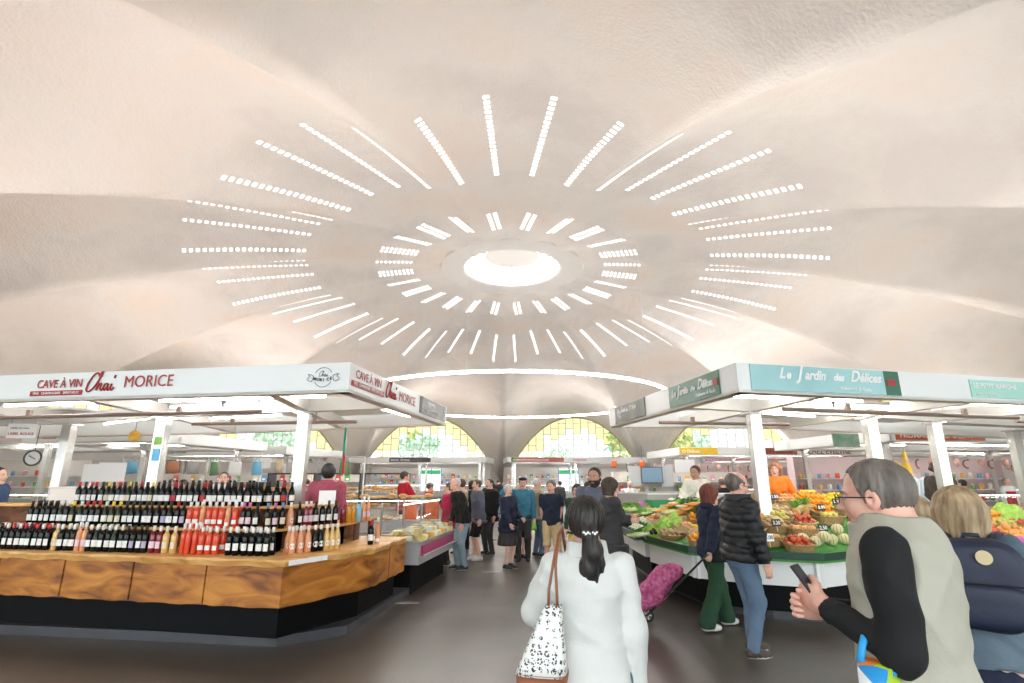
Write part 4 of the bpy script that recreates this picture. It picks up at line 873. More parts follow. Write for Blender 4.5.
for i in range(len(VB) - 1):
    q = MB(); sg = [VB[i], VB[i + 1]]; band(q, sg, .12, .16, .42, .76); q.build('front_panel', WPAN, vc)
    q = MB(); band(q, [VB[i], VB[i + 1]], 0, .03, .75, .84); q.build('green_edge', GEDGE, vc)
q = MB(); ins = inset(VB, .02); q.prism([tuple(p) for p in ins] + [(9.6, 9.4), (2.2, 9.4)], .72, .76); q.build('top_board', GRASSM, vc)
vd = root('side_display', (0, 0, 0), label='small white display table with green edge at the far end of the greengrocer', cat='display table')
q = MB(); q.box(2.25, 3.3, 9.5, 11.3, .46, .73); q.build('front_panel', WPAN, vd); q = MB(); q.box(2.4, 3.1, 9.7, 11.2, .1, .46); q.build('plinth', BLACK, vd)
q = MB(); band(q, VA, 0, .04, .76, .86); q.build('green_edge', GEDGE, vd); q = MB(); q.box(2.06, 3.45, 9.44, 11.4, .73, .77); q.build('top_board', GRASSM, vd)
# sloping beds that carry the produce
def segd(p, path):
    best = 9
    for i in range(len(path) - 1):
        a, b = path[i], path[i + 1]; t = max(0, min(1, (p - a).dot(b - a) / (b - a).length_squared)); best = min(best, (a + (b - a) * t - p).length)
    return best
def cz(x, y):
    """height of the produce bed, or None off it"""
    p = Vector((x, y))
    if 2.06 <= x <= 3.5 and 9.42 <= y <= 11.4: return .815 + .36 * (x - 2.1)
    poly = VB + [Vector((9.6, 9.4)), Vector((2.15, 9.4))]; ins_ = False
    for i in range(len(poly)):
        a, b = poly[i], poly[i - 1]
        if (a.y > y) != (b.y > y) and x < (b.x - a.x) * (y - a.y) / (b.y - a.y) + a.x: ins_ = not ins_
    if not ins_ or y > 9.38: return None
    d = segd(p, VB); return .805 + .36 * max(0, min(d, 2.1) - .25)
def onc(px, py, extra=0):
    Y = 6.4
    while Y < 13:
        p = aty(px, py, Y); z = cz(p.x, p.y)
        if z is not None and p.z <= z + extra: return Vector((p.x, p.y, z))
        Y += .01
    p = aty(px, py, 9.2); return Vector((p.x, p.y, cz(p.x, p.y) or 1.2))
CRW = woodmat('bed_boards', (.20, .13, .07), (.30, .20, .11), (.38, .28, .16), (2, 2, 8))
def bed(x0, x1, y0, y1, parent, st=.07):
    nx, ny = int((x1 - x0) / st), int((y1 - y0) / st); Z = {(i, j): cz(x0 + (x1 - x0) * i / nx, y0 + (y1 - y0) * j / ny) for i in range(nx + 1) for j in range(ny + 1)}
    q = MB(); idx = {}; vs = []
    def V(i, j, low=False):
        if (i, j, low) not in idx: idx[(i, j, low)] = len(vs); vs.append((x0 + (x1 - x0) * i / nx, y0 + (y1 - y0) * j / ny, .74 if low else Z[(i, j)]))
        return idx[(i, j, low)]
    cells = {(i, j) for i in range(nx) for j in range(ny) if all(Z[(i + a, j + b)] is not None for a in (0, 1) for b in (0, 1))}; fs = []
    for i, j in cells:
        fs.append((V(i, j), V(i + 1, j), V(i + 1, j + 1), V(i, j + 1)))
        for (di, dj, e) in ((-1, 0, ((i, j + 1), (i, j))), (1, 0, ((i + 1, j), (i + 1, j + 1))), (0, -1, ((i, j), (i + 1, j))), (0, 1, ((i + 1, j + 1), (i, j + 1)))):
            if (i + di, j + dj) not in cells: a, b = e; fs.append((V(*a, True), V(*b, True), V(*b), V(*a)))
    q.add(vs, fs); return q.build('sloping_bed', GRASSM, parent)
bed(2.1, 9.6, 6.9, 9.40, vc); bed(2.1, 3.45, 9.45, 11.4, vd)
# grey partitions behind the vegetables
PART = mat('grey_partition', (.42, .40, .39), .5)
a, b = aty(606, 500, 12.4), aty(672, 500, 12.6); c_ = aty(745, 500, 11.6)
for (p0, p1, lb) in (((2.15, 13.2), (2.95, 12.0), 'short grey partition seen end on behind the side display'), ((2.95, 12.0), (6.4, 12.3), 'long grey beige partition behind the vegetables')):
    q = MB(); q.obox(p0, p1, .05, 0.0, 1.42); q.build('screen', PART, label=lb, cat='screen') if False else None
    cc = ((p0[0] + p1[0]) / 2, (p0[1] + p1[1]) / 2); rt = root('low_screen', (*cc, 0.095), label=lb, cat='screen'); r2 = lambda p: (p[0] - cc[0], p[1] - cc[1])
    q = MB(); q.obox(r2(p0), r2(p1), .05, 0, 1.30); q.build('panel', PART, rt); q = MB(); q.obox(r2(p0), r2(p1), .07, 1.30, 1.33); q.build('top_rail', ALU, rt)
# --- produce kinds
def fruit(name, mm, r, fn=None, stem=None, n=10):
    def f():
        q = MB(); q.ball((0, 0, r[2]), r, n, fn=fn)
        if not stem: return q.build(name, mm, smooth=True)
        rt = root(name); q.build('flesh', mm, rt, smooth=True); q = MB(); q.lathe([(.001, 0), (.006, .0), (.004, .02), (.001, .02)], 5, (0, 0, 2 * r[2] - .008)); q.build('stem', stem, rt); return rt
    return Kind(f)
ORG = mat('orange_peel', (.90, .36, .02), .45, bump=(160, .2, .002)); LEM = mat('lemon_peel', (.90, .68, .04), .4); APR = mat('apple_red', (.55, .03, .03), .3, noise=((.7, .3, .08), .6), nscale=9); TOM = mat('tomato_red', (.65, .03, .015), .2)
PEA = mat('peach_skin', (.86, .50, .20), .5, noise=((.75, .2, .1), .9), nscale=11); POT = mat('potato_skin', (.60, .44, .24), .7); SQU = mat('squash_orange', (.80, .38, .12), .4); PLUM = mat('pear_skin', (.62, .60, .15), .4, noise=((.6, .4, .1), .7)); STEMM = mat('stem', (.18, .16, .05), .7)
MEL = bpy.data.materials.new('melon_skin'); MEL.use_nodes = True
def _mel():
    n = MEL.node_tree.nodes; l = MEL.node_tree.links; b = n['Principled BSDF']; b.inputs['Roughness'].default_value = .55; tc = n.new('ShaderNodeTexCoord'); gr = n.new('ShaderNodeTexGradient'); gr.gradient_type = 'RADIAL'; l.new(tc.outputs['Object'], gr.inputs[0])
    mu = n.new('ShaderNodeMath'); mu.operation = 'MULTIPLY'; mu.inputs[1].default_value = 10; l.new(gr.outputs[1], mu.inputs[0]); fr = n.new('ShaderNodeMath'); fr.operation = 'PINGPONG'; fr.inputs[1].default_value = .5; l.new(mu.outputs[0], fr.inputs[0])
    cr_ = n.new('ShaderNodeValToRGB'); e = cr_.color_ramp; e.elements[0].position = .03; e.elements[0].color = (.20, .28, .10, 1); e.elements[1].position = .14; e.elements[1].color = (.72, .62, .36, 1); l.new(fr.outputs[0], cr_.inputs[0]); l.new(cr_.outputs[0], b.inputs['Base Color'])
_mel()
def melon():
    rt = root('melon'); q = MB(); q.ball((0, 0, .075), (.08, .08, .075), 40, fn=lambda d: 1 - .05 * abs(math.cos(5 * math.atan2(d.y, d.x))) ** 8 * (1 - abs(d.z)) ** .3); q.build('rind', MEL, rt, smooth=True); q = MB(); q.lathe([(.012, .145), (.007, .16), (.001, .162)], 6); q.build('stalk', STEMM, rt); return rt
BANM = mat('banana_yellow', (.90, .66, .03), .4, noise=((.75, .68, .1), .5), nscale=5)
def bananas():
    rt = root('banana_hand')
    for k in range(5):
        a = (k - 2) * .32; q = MB(); pts = []
        for j in range(8):
            t = j / 7; pts.append((math.sin(a) * (.03 + .12 * t), -.02 - .16 * t * math.cos(a) * .9, .09 + .03 * math.sin(t * 3) - .085 * t * t)); 
        q.tube(pts, [.008, .014, .018, .019, .019, .017, .012, .005], 7); q.build('banana', BANM, rt, smooth=True)
    q = MB(); q.tube([(0, 0, .10), (0, .03, .12)], .014, 6); q.build('crown', STEMM, rt); return rt
CARM = mat('carrot_orange', (.80, .28, .04), .5, noise=((.7, .35, .1), .6)); LEEKW = mat('leek_white', (.82, .84, .66), .4); RADM = mat('radish_pink', (.70, .05, .20), .35); CELM = mat('celery_pale', (.60, .70, .28), .45); AUB = mat('aubergine', (.03, .008, .03), .15); PUMP = mat('pumpkin', (.85, .40, .03), .4); WHV = mat('cauliflower', (.82, .78, .62), .7, bump=(60, 1, .02)); CABV = mat('cabbage_violet', (.52, .12, .38), .4)
def leafy(q, c, L, n=7, mi=0, w=.03, spread=.6, seed=1):
    rr = random.Random(seed)
    for k in range(n):
        a = rr.uniform(-spread, spread); h = rr.uniform(.02, .08); P = [Vector(c)]
        for j in range(1, 5): t = j / 4; P.append(Vector(c) + Vector((math.sin(a) * L * t, math.cos(a) * L * t, h * math.sin(t * 2.6))))
        vs = []
        for j, p in enumerate(P): ww = w * math.sin(.35 + 2.5 * j / 4); vs += [(p.x - math.cos(a) * ww, p.y + math.sin(a) * ww, p.z + .01 * (j % 2)), (p.x, p.y, p.z - .006), (p.x + math.cos(a) * ww, p.y - math.sin(a) * ww, p.z + .012 * ((j + 1) % 2))]
        q.add(vs, [(j * 3 + i, j * 3 + i + 1, j * 3 + i + 4, j * 3 + i + 3) for j in range(4) for i in range(2)], mi)
def bunch(name, mm, L, r, n, top, tipr=.3, leafL=.16, tn='leafy_top', un='root'):
    def f():
        rt = root(name)
        for k in range(n):
            x = (k - (n - 1) / 2) * r * 1.7; z = r + (k % 2) * r * .9; q = MB(); q.tube([(x * .5, 0, z), (x, -L * .5, z), (x * 1.2, -L, r * .7)], [r, r * .9, r * tipr], 7); q.build(un, mm, rt, smooth=True)
        q = MB(); leafy(q, (0, -.01, r), leafL, 8, w=.022, seed=n); q.build(tn, top, rt); return rt
    return Kind(f)
def head_leafy(name, mm, r, seed=3):
    def f():
        rr = random.Random(seed); q = MB()
        for k in range(26):
            el_ = rr.uniform(.05, 1.45); a = k * 2.4; rad = r * (1.05 - .45 * el_ / 1.5); c = Vector((math.cos(a) * math.cos(el_) * rad, math.sin(a) * math.cos(el_) * rad, math.sin(el_) * r * .85 + .01)); out = Vector((math.cos(a), math.sin(a), .0)); tan = Vector((-math.sin(a), math.cos(a), 0)); up = Vector((-math.cos(a) * math.sin(el_) * .6, -math.sin(a) * math.sin(el_) * .6, 1)).normalized(); vs = []
            for j in range(4):
                for i in range(5):
                    u = (i - 2) / 2; v = j / 3; vs.append(tuple(c + tan * u * r * .55 * math.sin(.5 + 2.2 * v) + up * (v - .4) * r * .8 + out * (-.15 * r * u * u + .10 * r * v * v + rr.uniform(-.05, .07) * r)))
            q.add(vs, [(j * 5 + i, j * 5 + i + 1, j * 5 + i + 6, j * 5 + i + 5) for j in range(3) for i in range(4)])
        q.ball((0, 0, r * .55), r * .6, 8); return q.build(name, mm)
    return Kind(f)
K = dict(orange=fruit('orange', ORG, (.036, .036, .035)), lemon=fruit('lemon', LEM, (.042, .03, .03), lambda d: 1 + .25 * max(0, abs(d.x) - .88)), apple=fruit('apple', APR, (.037, .037, .034), stem=STEMM), tomato=fruit('tomato', TOM, (.04, .04, .032), lambda d: 1 + .05 * math.cos(5 * math.atan2(d.y, d.x)) * (1 - d.z * d.z), stem=LEAF),
         peach=fruit('peach', PEA, (.036, .036, .034)), potato=fruit('potato', POT, (.045, .032, .028)), squash=fruit('squash', SQU, (.05, .05, .075), lambda d: 1 - .35 * max(0, d.z) ** 1.2, stem=STEMM), pear=fruit('pear', PLUM, (.035, .035, .045), lambda d: 1 - .35 * max(0, d.z)), melon=Kind(melon), bananas=Kind(bananas),
         carrots=bunch('carrot_bunch', CARM, .22, .014, 6, LEAF, un='carrot'), leek=bunch('leek_bundle', LEEKW, .30, .018, 4, DGR, .9, .22, un='leek'), radish=bunch('radish_bunch', RADM, .05, .014, 6, LEAF, .3, .14, un='radish'), celery=bunch('celery_bundle', CELM, .24, .016, 5, LETT, .9, .16, un='stalk'),
         lettuce=head_leafy('lettuce', LETT, .13), cabbage=head_leafy('cabbage', LEAF, .11, 5), dark=head_leafy('spinach_bunch', DGR, .10, 6), violet=fruit('red_cabbage', CABV, (.085, .085, .08), n=14), pumpkin=fruit('pumpkin', PUMP, (.10, .10, .07), lambda d: 1 - .06 * abs(math.cos(4 * math.atan2(d.y, d.x))), stem=STEMM, n=20),
         cauliflower=fruit('cauliflower', WHV, (.085, .085, .07), lambda d: 1 + .05 * math.sin(d.x * 17) * math.sin(d.y * 17), n=18), aubergine=bunch('aubergine_pair', AUB, .16, .032, 2, LEAF, .8, .03, tn='calyx', un='aubergine'), courgette=bunch('courgette_row', DGR, .18, .018, 5, DGR, .9, .02, tn='tips', un='courgette'))
def basket_kind(w, d, h, mm, handle=False):
    def f():
        rt = root('basket'); q = MB(); 
        prof = [(.82, 0), (.86, .02), (1.0, h), (1.03, h + .008), (.97, h + .004), (.84, .025), (.001, .022)]
        n = 24; vs = [(math.copysign(abs(math.cos(2 * math.pi * i / n)) ** .7, math.cos(2 * math.pi * i / n)) * w / 2 * r, math.copysign(abs(math.sin(2 * math.pi * i / n)) ** .7, math.sin(2 * math.pi * i / n)) * d / 2 * r, z) for r, z in prof for i in range(n)]
        q.add(vs, [(j * n + i, j * n + (i + 1) % n, (j + 1) * n + (i + 1) % n, (j + 1) * n + i) for j in range(len(prof) - 1) for i in range(n)]); q.add([v for v in vs[:n]], [tuple(range(n))[::-1]]); q.build('basketwork', mm, rt)
        q = MB(); q.tube([(math.copysign(abs(math.cos(t * .2618)) ** .7, math.cos(t * .2618)) * w / 2 * 1.01, math.copysign(abs(math.sin(t * .2618)) ** .7, math.sin(t * .2618)) * d / 2 * 1.01, h) for t in range(24)], .010, 5, closed=True); q.build('rim', mm, rt)
        if handle: q = MB(); q.tube([(w / 2 * math.cos(t * math.pi / 10), 0, h + .26 * math.sin(t * math.pi / 10)) for t in range(11)], .008, 6); q.build('handle', mm, rt)
        return rt
    return Kind(f)
BKT = basket_kind(.42, .32, .12, WICK); BKS = basket_kind(.34, .26, .09, mat('wicker_pale', (.70, .52, .30), .7, noise=((.45, .30, .14), 1), nscale=60, bump=(70, .9, .01))); BKH = basket_kind(.36, .28, .12, WICK, True)
def crate():
    rt = root('crate'); 
    for y in (-.19, .19):
        q = MB(); q.box(-.28, .28, y - .006, y + .006, .02, .06); q.box(-.28, .28, y - .006, y + .006, .075, .12); q.build('side_slats', WOODC, rt)
    for x in (-.28, .28): q = MB(); q.box(x - .006, x + .006, -.19, .19, .0, .12); q.build('end_board', WOODC, rt)
    q = MB(); q.box(-.28, .28, -.19, .19, 0, .012); q.build('bottom', WOODC, rt); return rt
CRT = Kind(crate)
def punnet():
    rt = root('punnet'); q = MB(); q.box(-.07, .07, -.05, .05, 0, .01); q.box(-.075, .075, -.055, -.045, 0, .05); q.box(-.075, .075, .045, .055, 0, .05); q.box(-.075, -.065, -.05, .05, 0, .05); q.box(.065, .075, -.05, .05, 0, .05); q.build('tray', DGR, rt)
    q = MB(); rr = random.Random(2)
    for k in range(9): q.ball(((k % 3 - 1) * .042, (k // 3 - 1) * .032, .045 + rr.random() * .008), .02, 7)
    q.build('contents', LEEKW, rt, smooth=True)['kind'] = 'stuff'; return rt
PUN = Kind(punnet)
TAGK = mat('slate_tag', (.03, .03, .03), .6); CHALK = mat('chalk', (.9, .9, .9), .7)
def tag_kind(tx, pale=False):
    def f():
        rt = root('price_tag'); q = MB(); q.box(-.055, .055, -.003, .003, .06, .135); q.build('card', TXW if pale else TAGK, rt); q = MB(); q.box(-.004, .004, -.003, .003, 0, .06); q.build('pick', WOODC, rt)
        text('writing', tx, TXK if pale else CHALK, .055, (-.045, -.004, .08), (1, 0, 0), parent=rt, extr=.0005, bold=.001); return rt
    return Kind(f)
TG = [tag_kind(t, p_) for t, p_ in (('2.50', 0), ('1.90', 0), ('3.20', 0), ('4.00', 1), ('0.99', 0))]
LOCT = {}
def lay(kind, pts, z, label, cat, group=None, scale=1, jit=.3, tilt=0, rz=0):
    for p in pts:
        zb = z if z > .5 else (cz(p[0], p[1]) or 0)
        if not zb: continue
        if z <= .5: zb += z
        K[kind].put((p[0], p[1], zb + (p[2] if len(p) > 2 else 0)), rot=(rnd.uniform(-tilt, tilt), rnd.uniform(-tilt, tilt), rz + rnd.uniform(-jit, jit)), scale=scale * rnd.uniform(.93, 1.07), label=label, cat=cat, group=group or label)
def heap(c, w, d, sp, layers=2, rz=0):
    o = []; ca, sa = math.cos(rz), math.sin(rz)
    for L_ in range(layers):
        w2, d2 = w - L_ * sp * 1.1, d - L_ * sp * 1.1; nx, ny = max(1, int(w2 / sp)), max(1, int(d2 / sp))
        for i in range(nx):
            for j in range(ny):
                x = (i - (nx - 1) / 2) * sp + rnd.uniform(-.1, .1) * sp; y = (j - (ny - 1) / 2) * sp + rnd.uniform(-.1, .1) * sp; o.append((c[0] + x * ca - y * sa, c[1] + x * sa + y * ca, L_ * sp * .72))
    return o
def basketful(px, py, zt_, Bk, bn, kind, kn, cat, layers=2, sc=1, rz=0, sp=None, w=.34, d=.25, scale=1, zin=.05):
    p = onc(px, py, .1); zt_ = p.z; Bk.put((p.x, p.y, zt_), rz, scale=sc, label=bn, cat='basket')
    lay(kind, heap((p.x, p.y), w * sc, d * sc, sp or .07, layers, rz), zt_ + zin, kn, cat, scale=scale)
    return p
def at(d, s):  # place on the counter: d behind the front edge, s metres along it from VB[0]
    path = inset(VB, d); o = inset(VB, 0)
    for i in range(len(o) - 1):
        L_ = (o[i + 1] - o[i]).length
        if s <= L_ or i == len(o) - 2:
            t = min(1, s / L_); return path[i] + (path[i + 1] - path[i]) * t, math.atan2((o[i + 1] - o[i]).y, (o[i + 1] - o[i]).x)
        s -= L_
# front bay: striped melons, bananas, baskets
Z0 = .80
for px in (805, 819, 832, 846): p = onc(px, 545); K['melon'].put((p.x, p.y, p.z), rnd.random() * 3, rot=(rnd.uniform(-.3, .3), rnd.uniform(-.3, .3), 2), label='striped cream melon in the front row at the counter corner', cat='melon', group='front melons')
for px, py, zz in ((816, 538, Z0), (826, 541, Z0 + .13), (839, 533, Z0 + .06), (861, 545, Z0)): p = onc(px, py, .12); K['melon'].put((p.x, p.y + .03, p.z + (.10 if zz > Z0 else 0)), 1, scale=.95 if px < 850 else 1.1, label='striped cream melon resting behind the front row of melons' if px < 850 else 'striped melon lying alone under the bananas', cat='melon')
for i, (px, py) in enumerate(((853, 532), (861, 535), (868, 530), (850, 524), (859, 523), (868, 521))):
    zz = .86 + (i // 3) * .09; p = onc(px, py, .1); K['bananas'].put((p.x, p.y, p.z), rnd.uniform(-.5, .5), scale=1.15, label='hand of yellow bananas heaped behind the striped melons', cat='bananas', group='bananas at the counter corner')
def bt(*a, **k): return basketful(*a, **k)
bt(802, 530, .86, BKT, 'wicker basket of squashes behind the striped melons', 'squash', 'pale orange squash in the basket behind the melons', 'squash', layers=1, sp=.11, scale=.95)
p = onc(803, 512)
def pineapple():
    rt = root('pineapple'); q = MB(); q.ball((0, 0, .09), (.06, .06, .09), 12); q.build('fruit', mat('pineapple_skin', (.55, .33, .08), .6, bump=(30, 1, .02)), rt, smooth=True); q = MB(); rr = random.Random(4)
    for k in range(22):
        a = k * 2.4; t = .03 + .05 * (k / 22); L_ = .17 - .003 * k; e = Vector((math.cos(a), math.sin(a), 0)); s2 = Vector((-e.y, e.x, 0)); b0 = Vector((0, 0, .17)); q.add([tuple(b0 + s2 * .013), tuple(b0 - s2 * .013), tuple(b0 + e * t + Vector((0, 0, L_ * .6)) - s2 * .008), tuple(b0 + e * (t * 2.2) + Vector((0, 0, L_ * (.75 + .3 * k / 22)))), tuple(b0 + e * t + Vector((0, 0, L_ * .6)) + s2 * .008)], [(0, 1, 2, 3, 4)])
    q.build('leaf_crown', LEAF, rt); return rt
PINE = Kind(pineapple)
for px, py in ((797, 520), (806, 517)): p = onc(px, py); PINE.put((p.x, p.y, p.z), label='pineapple with green crown, %s of the two behind the squashes' % ('left' if px < 800 else 'right'), cat='pineapple')
bt(829, 518, .95, BKT, 'wicker basket of green pears behind the squashes', 'pear', 'green yellow pear in the wicker basket', 'pear', sp=.075)
bt(849, 510, 1.02, BKT, 'wicker basket of red tomatoes in the middle of the counter', 'tomato', 'red tomato heaped in the wicker basket', 'tomato', sp=.078)
bt(768, 538, .86, BKT, 'wicker basket of onions beside the man in the puffer jacket', 'squash', 'orange onion squash in the basket near the black puffer jacket', 'squash', layers=1, sp=.10, scale=.8)
bt(786, 500, 1.10, BKS, 'pale bowl shaped basket of small peaches in front of the vendor', 'peach', 'small yellow peach in the pale bowl basket', 'peach', sp=.065, scale=.85, layers=3)
bt(762, 504, 1.08, BKS, 'pale basket of apricots left of the peach basket', 'peach', 'small apricot in the left pale basket', 'apricot', sp=.065, scale=.8)
bt(808, 494, 1.22, BKT, 'deep wicker basket of lemons at the back', 'lemon', 'lemon in the deep back basket', 'lemon', sp=.075)
# oranges and lemons heaped on the slope
c = onc(812, 505); lay('orange', heap((c.x, c.y), .62, .4, .078, 3), .0, 'orange in the big heap in front of the orange-jacketed vendor', 'orange')
c = onc(842, 503); lay('lemon', heap((c.x, c.y), .66, .4, .08, 3), .0, 'yellow lemon in the heap right of the oranges', 'lemon')
c = onc(838, 496); lay('lemon', heap((c.x, c.y + .2), .5, .25, .08, 2), .0, 'yellow lemon in the upper heap behind', 'lemon')
c = onc(880, 512); lay('tomato', heap((c.x, c.y), .5, .4, .08, 2), .0, 'red tomato heaped beyond the lemons', 'tomato')
bt(900, 530, .92, BKT, 'wicker basket of apples behind the man with the phone', 'apple', 'red apple in the basket behind the man with the phone', 'apple', sp=.075)
c = onc(765, 524); lay('potato', heap((c.x, c.y), .55, .4, .085, 2), .0, 'pale new potato in the open heap', 'potato')
c = onc(790, 512); CRT.put((c.x, c.y, c.z), .3, label='flat wooden crate of endives behind the pineapples', cat='crate'); lay('potato', heap((c.x, c.y), .45, .3, .085, 1), c.z + .03 if c.z > .5 else .0, 'pale endive in the flat wooden crate', 'endive')
for i, (px, py, z) in enumerate(((775, 502, 1.14), (753, 514, 1.06), (777, 529, .98), (770, 547, .84), (822, 513, 1.06), (824, 534, .95), (837, 507, 1.14))):
    p = onc(px, py, .12); TG[i % 5].put((p.x, p.y - .02, p.z + .08), .1, rot=(-.15, 0, .2), scale=1.25, label='small handwritten price tag ' + ('by the peaches', 'by the apricots', 'above the onions', 'at the counter edge by the puffer jacket', 'by the pears', 'among the melons', 'by the tomatoes')[i], cat='price tag')
# left bay of the counter: roots, tomatoes, mushrooms along the aisle side
for i, (px, py) in enumerate(((667, 531), (680, 533), (693, 536), (655, 527))):
    p = onc(px, py); CRT.put((p.x + .1, p.y, p.z + .02), 1.45, label='shallow wooden crate of vegetables, %s along the aisle edge' % ('second', 'third', 'nearest', 'farthest')[i], cat='crate')
    lay(('tomato', 'peach', 'lemon', 'apple')[i], heap((p.x + .1, p.y), .3, .42, .08, 2), p.z + .05, '%s in the %s aisle side crate' % (('red tomato', 'pink and yellow tomato', 'yellow pepper', 'mixed coloured tomato')[i], ('second', 'third', 'nearest', 'farthest')[i]), 'tomato' if i != 2 else 'pepper')
for i in range(9):
    p = onc(640 + i * 7.5, 519 - (i % 3) * 4); K['carrots'].put((p.x, p.y, p.z + .02 + (i % 3) * .03), -1.1 + rnd.uniform(-.2, .2), scale=1.5, label='bunch of orange carrots in the long heap on the slope', cat='carrots', group='carrot bunches')
for i in range(7):
    p = onc(652 + i * 7, 508 - (i % 2) * 3); K['leek'].put((p.x, p.y, p.z + .02), -1.1 + rnd.uniform(-.2, .2), scale=1.3, label='pale leek bundle laid above the carrots', cat='leeks', group='leek bundles')
for i in range(6):
    p = onc(622 + i * 8, 515 - (i % 2) * 4); K['celery'].put((p.x, p.y, p.z + .02), -.9 + rnd.uniform(-.3, .3), scale=1.4, label='pale green celery bundle near the dark haired shopper', cat='celery', group='celery bundles')
for i, (px, py) in enumerate(((658, 501), (667, 498), (675, 500), (663, 494), (672, 493), (650, 505))): p = onc(px, py); K['lettuce'].put((p.x, p.y, p.z + (.08 if i in (3, 4) else 0)), rnd.random() * 6, scale=1.25, label='bright green lettuce in the pile at the back', cat='lettuce', group='lettuces')
for i, (px, py) in enumerate(((640, 505), (633, 502), (625, 503), (680, 497))): p = onc(px, py); K['cabbage'].put((p.x, p.y, p.z), 1, label='round green cabbage beside the red cabbage', cat='cabbage', group='green cabbages')
p = onc(641, 500); K['violet'].put((p.x, p.y, p.z), label='single purple red cabbage at the back', cat='red cabbage')
for i in range(3): p = onc(684 - i * 6, 505); K['cauliflower'].put((p.x, p.y, p.z), label='white cauliflower by the vendor in white', cat='cauliflower', group='cauliflowers')
for i in range(3): p = onc(655 + i * 5, 508); K['aubergine'].put((p.x - .1, p.y - .05, (cz(p.x - .1, p.y - .05) or p.z) + .06), .4 * i, label='glossy dark aubergine pair on the heap', cat='aubergines', group='aubergines')
# the far display: punnets in rows, green trays
for i in range(8):
    for j in range(3):
        if (i + j) % 7 == 6: continue
        PUN.put((2.20 + j * .24, 9.56 + i * .22, cz(2.2 + j * .24, 9.6) + .01), rot=(0, -.35, rnd.uniform(-.05, .05)), scale=1.3, label='small tray of mushrooms on the side display', cat='punnet', group='punnets on the side display')
for i in range(5): K['celery'].put((2.95 + .1 * (i % 2), 9.6 + i * .32, 1.14), -1.2, scale=1.5, label='green spring onion bundle behind the punnets', cat='spring onions', group='spring onions')
for i in range(4): K['dark'].put((3.25, 9.7 + i * .35, 1.22), i, scale=1.2, label='dark leafy spinach bunch on the side display', cat='spinach', group='spinach bunches')
def green_crate(loc, rz, lb):
    rt = root('plastic_crate', loc, rz, label=lb, cat='crate'); q = MB()
    for a_ in ((-.3, .3, -.2, -.185), (-.3, .3, .185, .2), (-.3, -.285, -.2, .2), (.285, .3, -.2, .2)): q.box(*a_, .0, .16)
    q.box(-.3, .3, -.2, .2, 0, .012); q.build('body', mat('green_plastic', (.02, .25, .10), .4), rt)
p = onc(637, 507); green_crate((3.0, 10.95, 1.16), .1, 'green plastic crate at the far end of the vegetables')
lay('cabbage', [(2.85, 11.0), (3.1, 10.95)], 1.18, 'cabbage in the green plastic crate', 'cabbage')
# fill the rest of the sloping bed with baskets in rows, skipping places already taken
def taken():
    return [o.location.copy() for o in COL.objects if o.parent is None and o.name.split('.')[0] in ('basket', 'crate', 'melon', 'banana_hand', 'pineapple', 'lettuce', 'carrot_bunch', 'leek_bundle', 'orange', 'lemon', 'tomato', 'cauliflower')]
TK = taken(); bi = 0
for jy in range(8):
    for jx in range(21):
        p = Vector((2.5 + jx * .36 + (jy % 2) * .18, 7.1 + jy * .28)); p.y += max(0, p.x - 4.3) * .24; an = .22 if p.x > 4 else -.1
        z = cz(p.x, p.y); dd_ = segd(p, VB)
        if z is None or dd_ < .2 or p.y > 9.15 or any((t.xy - p).length < .215 for t in TK): continue
        d_ = min((.27, .64, 1.02, 1.40, 1.78), key=lambda v: abs(v - dd_))
        TK.append(Vector((p.x, p.y, z))); bi += rnd.randrange(3); kd, nm, ct, sp_ = (('peach', 'peach', 'peach', .07), ('pear', 'pear', 'pear', .075), ('apple', 'red apple', 'apple', .078), ('potato', 'small potato', 'potato', .08), ('orange', 'orange', 'orange', .078), ('squash', 'onion squash', 'squash', .1), ('lemon', 'lemon', 'lemon', .08))[bi % 7]; bi += 1
        w_ = ('next to the edge', 'second row', 'third row', 'fourth row', 'back row')[(.27, .64, 1.02, 1.40, 1.78).index(d_)]
        (BKT if bi % 2 else BKS).put((p.x, p.y, z - .01), rot=(.22, 0, an), scale=.95 if bi % 2 else 1.1, label='basket of %s on the sloping bed, %s' % (nm + ('es' if nm.endswith('ch') else 's'), w_), cat='basket', group='%s baskets, %s' % (nm, w_))
        for t_ in heap((p.x, p.y), .34, .25, sp_, 2, an): q_ = K[kd].put((t_[0], t_[1], z + .05 + t_[2] + .25 * ((t_[1] - p.y))), rot=(rnd.uniform(-.4, .4), rnd.uniform(-.4, .4), rnd.random() * 6), scale=rnd.uniform(.9, 1.08), label='%s in a basket on the sloping bed, %s' % (nm, w_), cat=ct, group='%ss, %s' % (nm, w_))
# right hand bay near the backpack: lettuce, pumpkin, peppers
Zr = .80
for i, (px, py, k, lb, c_, sc) in enumerate(((1003, 512, 'lettuce', 'bright lettuce heap on the far right counter, back', 'lettuce', 1.5), (1014, 514, 'lettuce', 'bright lettuce at the picture edge', 'lettuce', 1.5), (1008, 520, 'lettuce', 'bright lettuce in front of the others on the right', 'lettuce', 1.2), (1007, 532, 'pumpkin', 'flat yellow pumpkin below the lettuce', 'pumpkin', 1.0), (1021, 537, 'pumpkin', 'orange pumpkin at the picture edge', 'pumpkin', 1.1), (1021, 546, 'violet', 'dark red cabbage below the orange pumpkin', 'red cabbage', .95), (1000, 540, 'tomato', 'red pepper beside the backpack', 'pepper', 1.3), (996, 530, 'peach', 'pale onion beside the backpack', 'onion', 1.3))):
    p = onc(px, py, .1); K[k].put((p.x, p.y, p.z), i, scale=sc, label=lb, cat=c_)
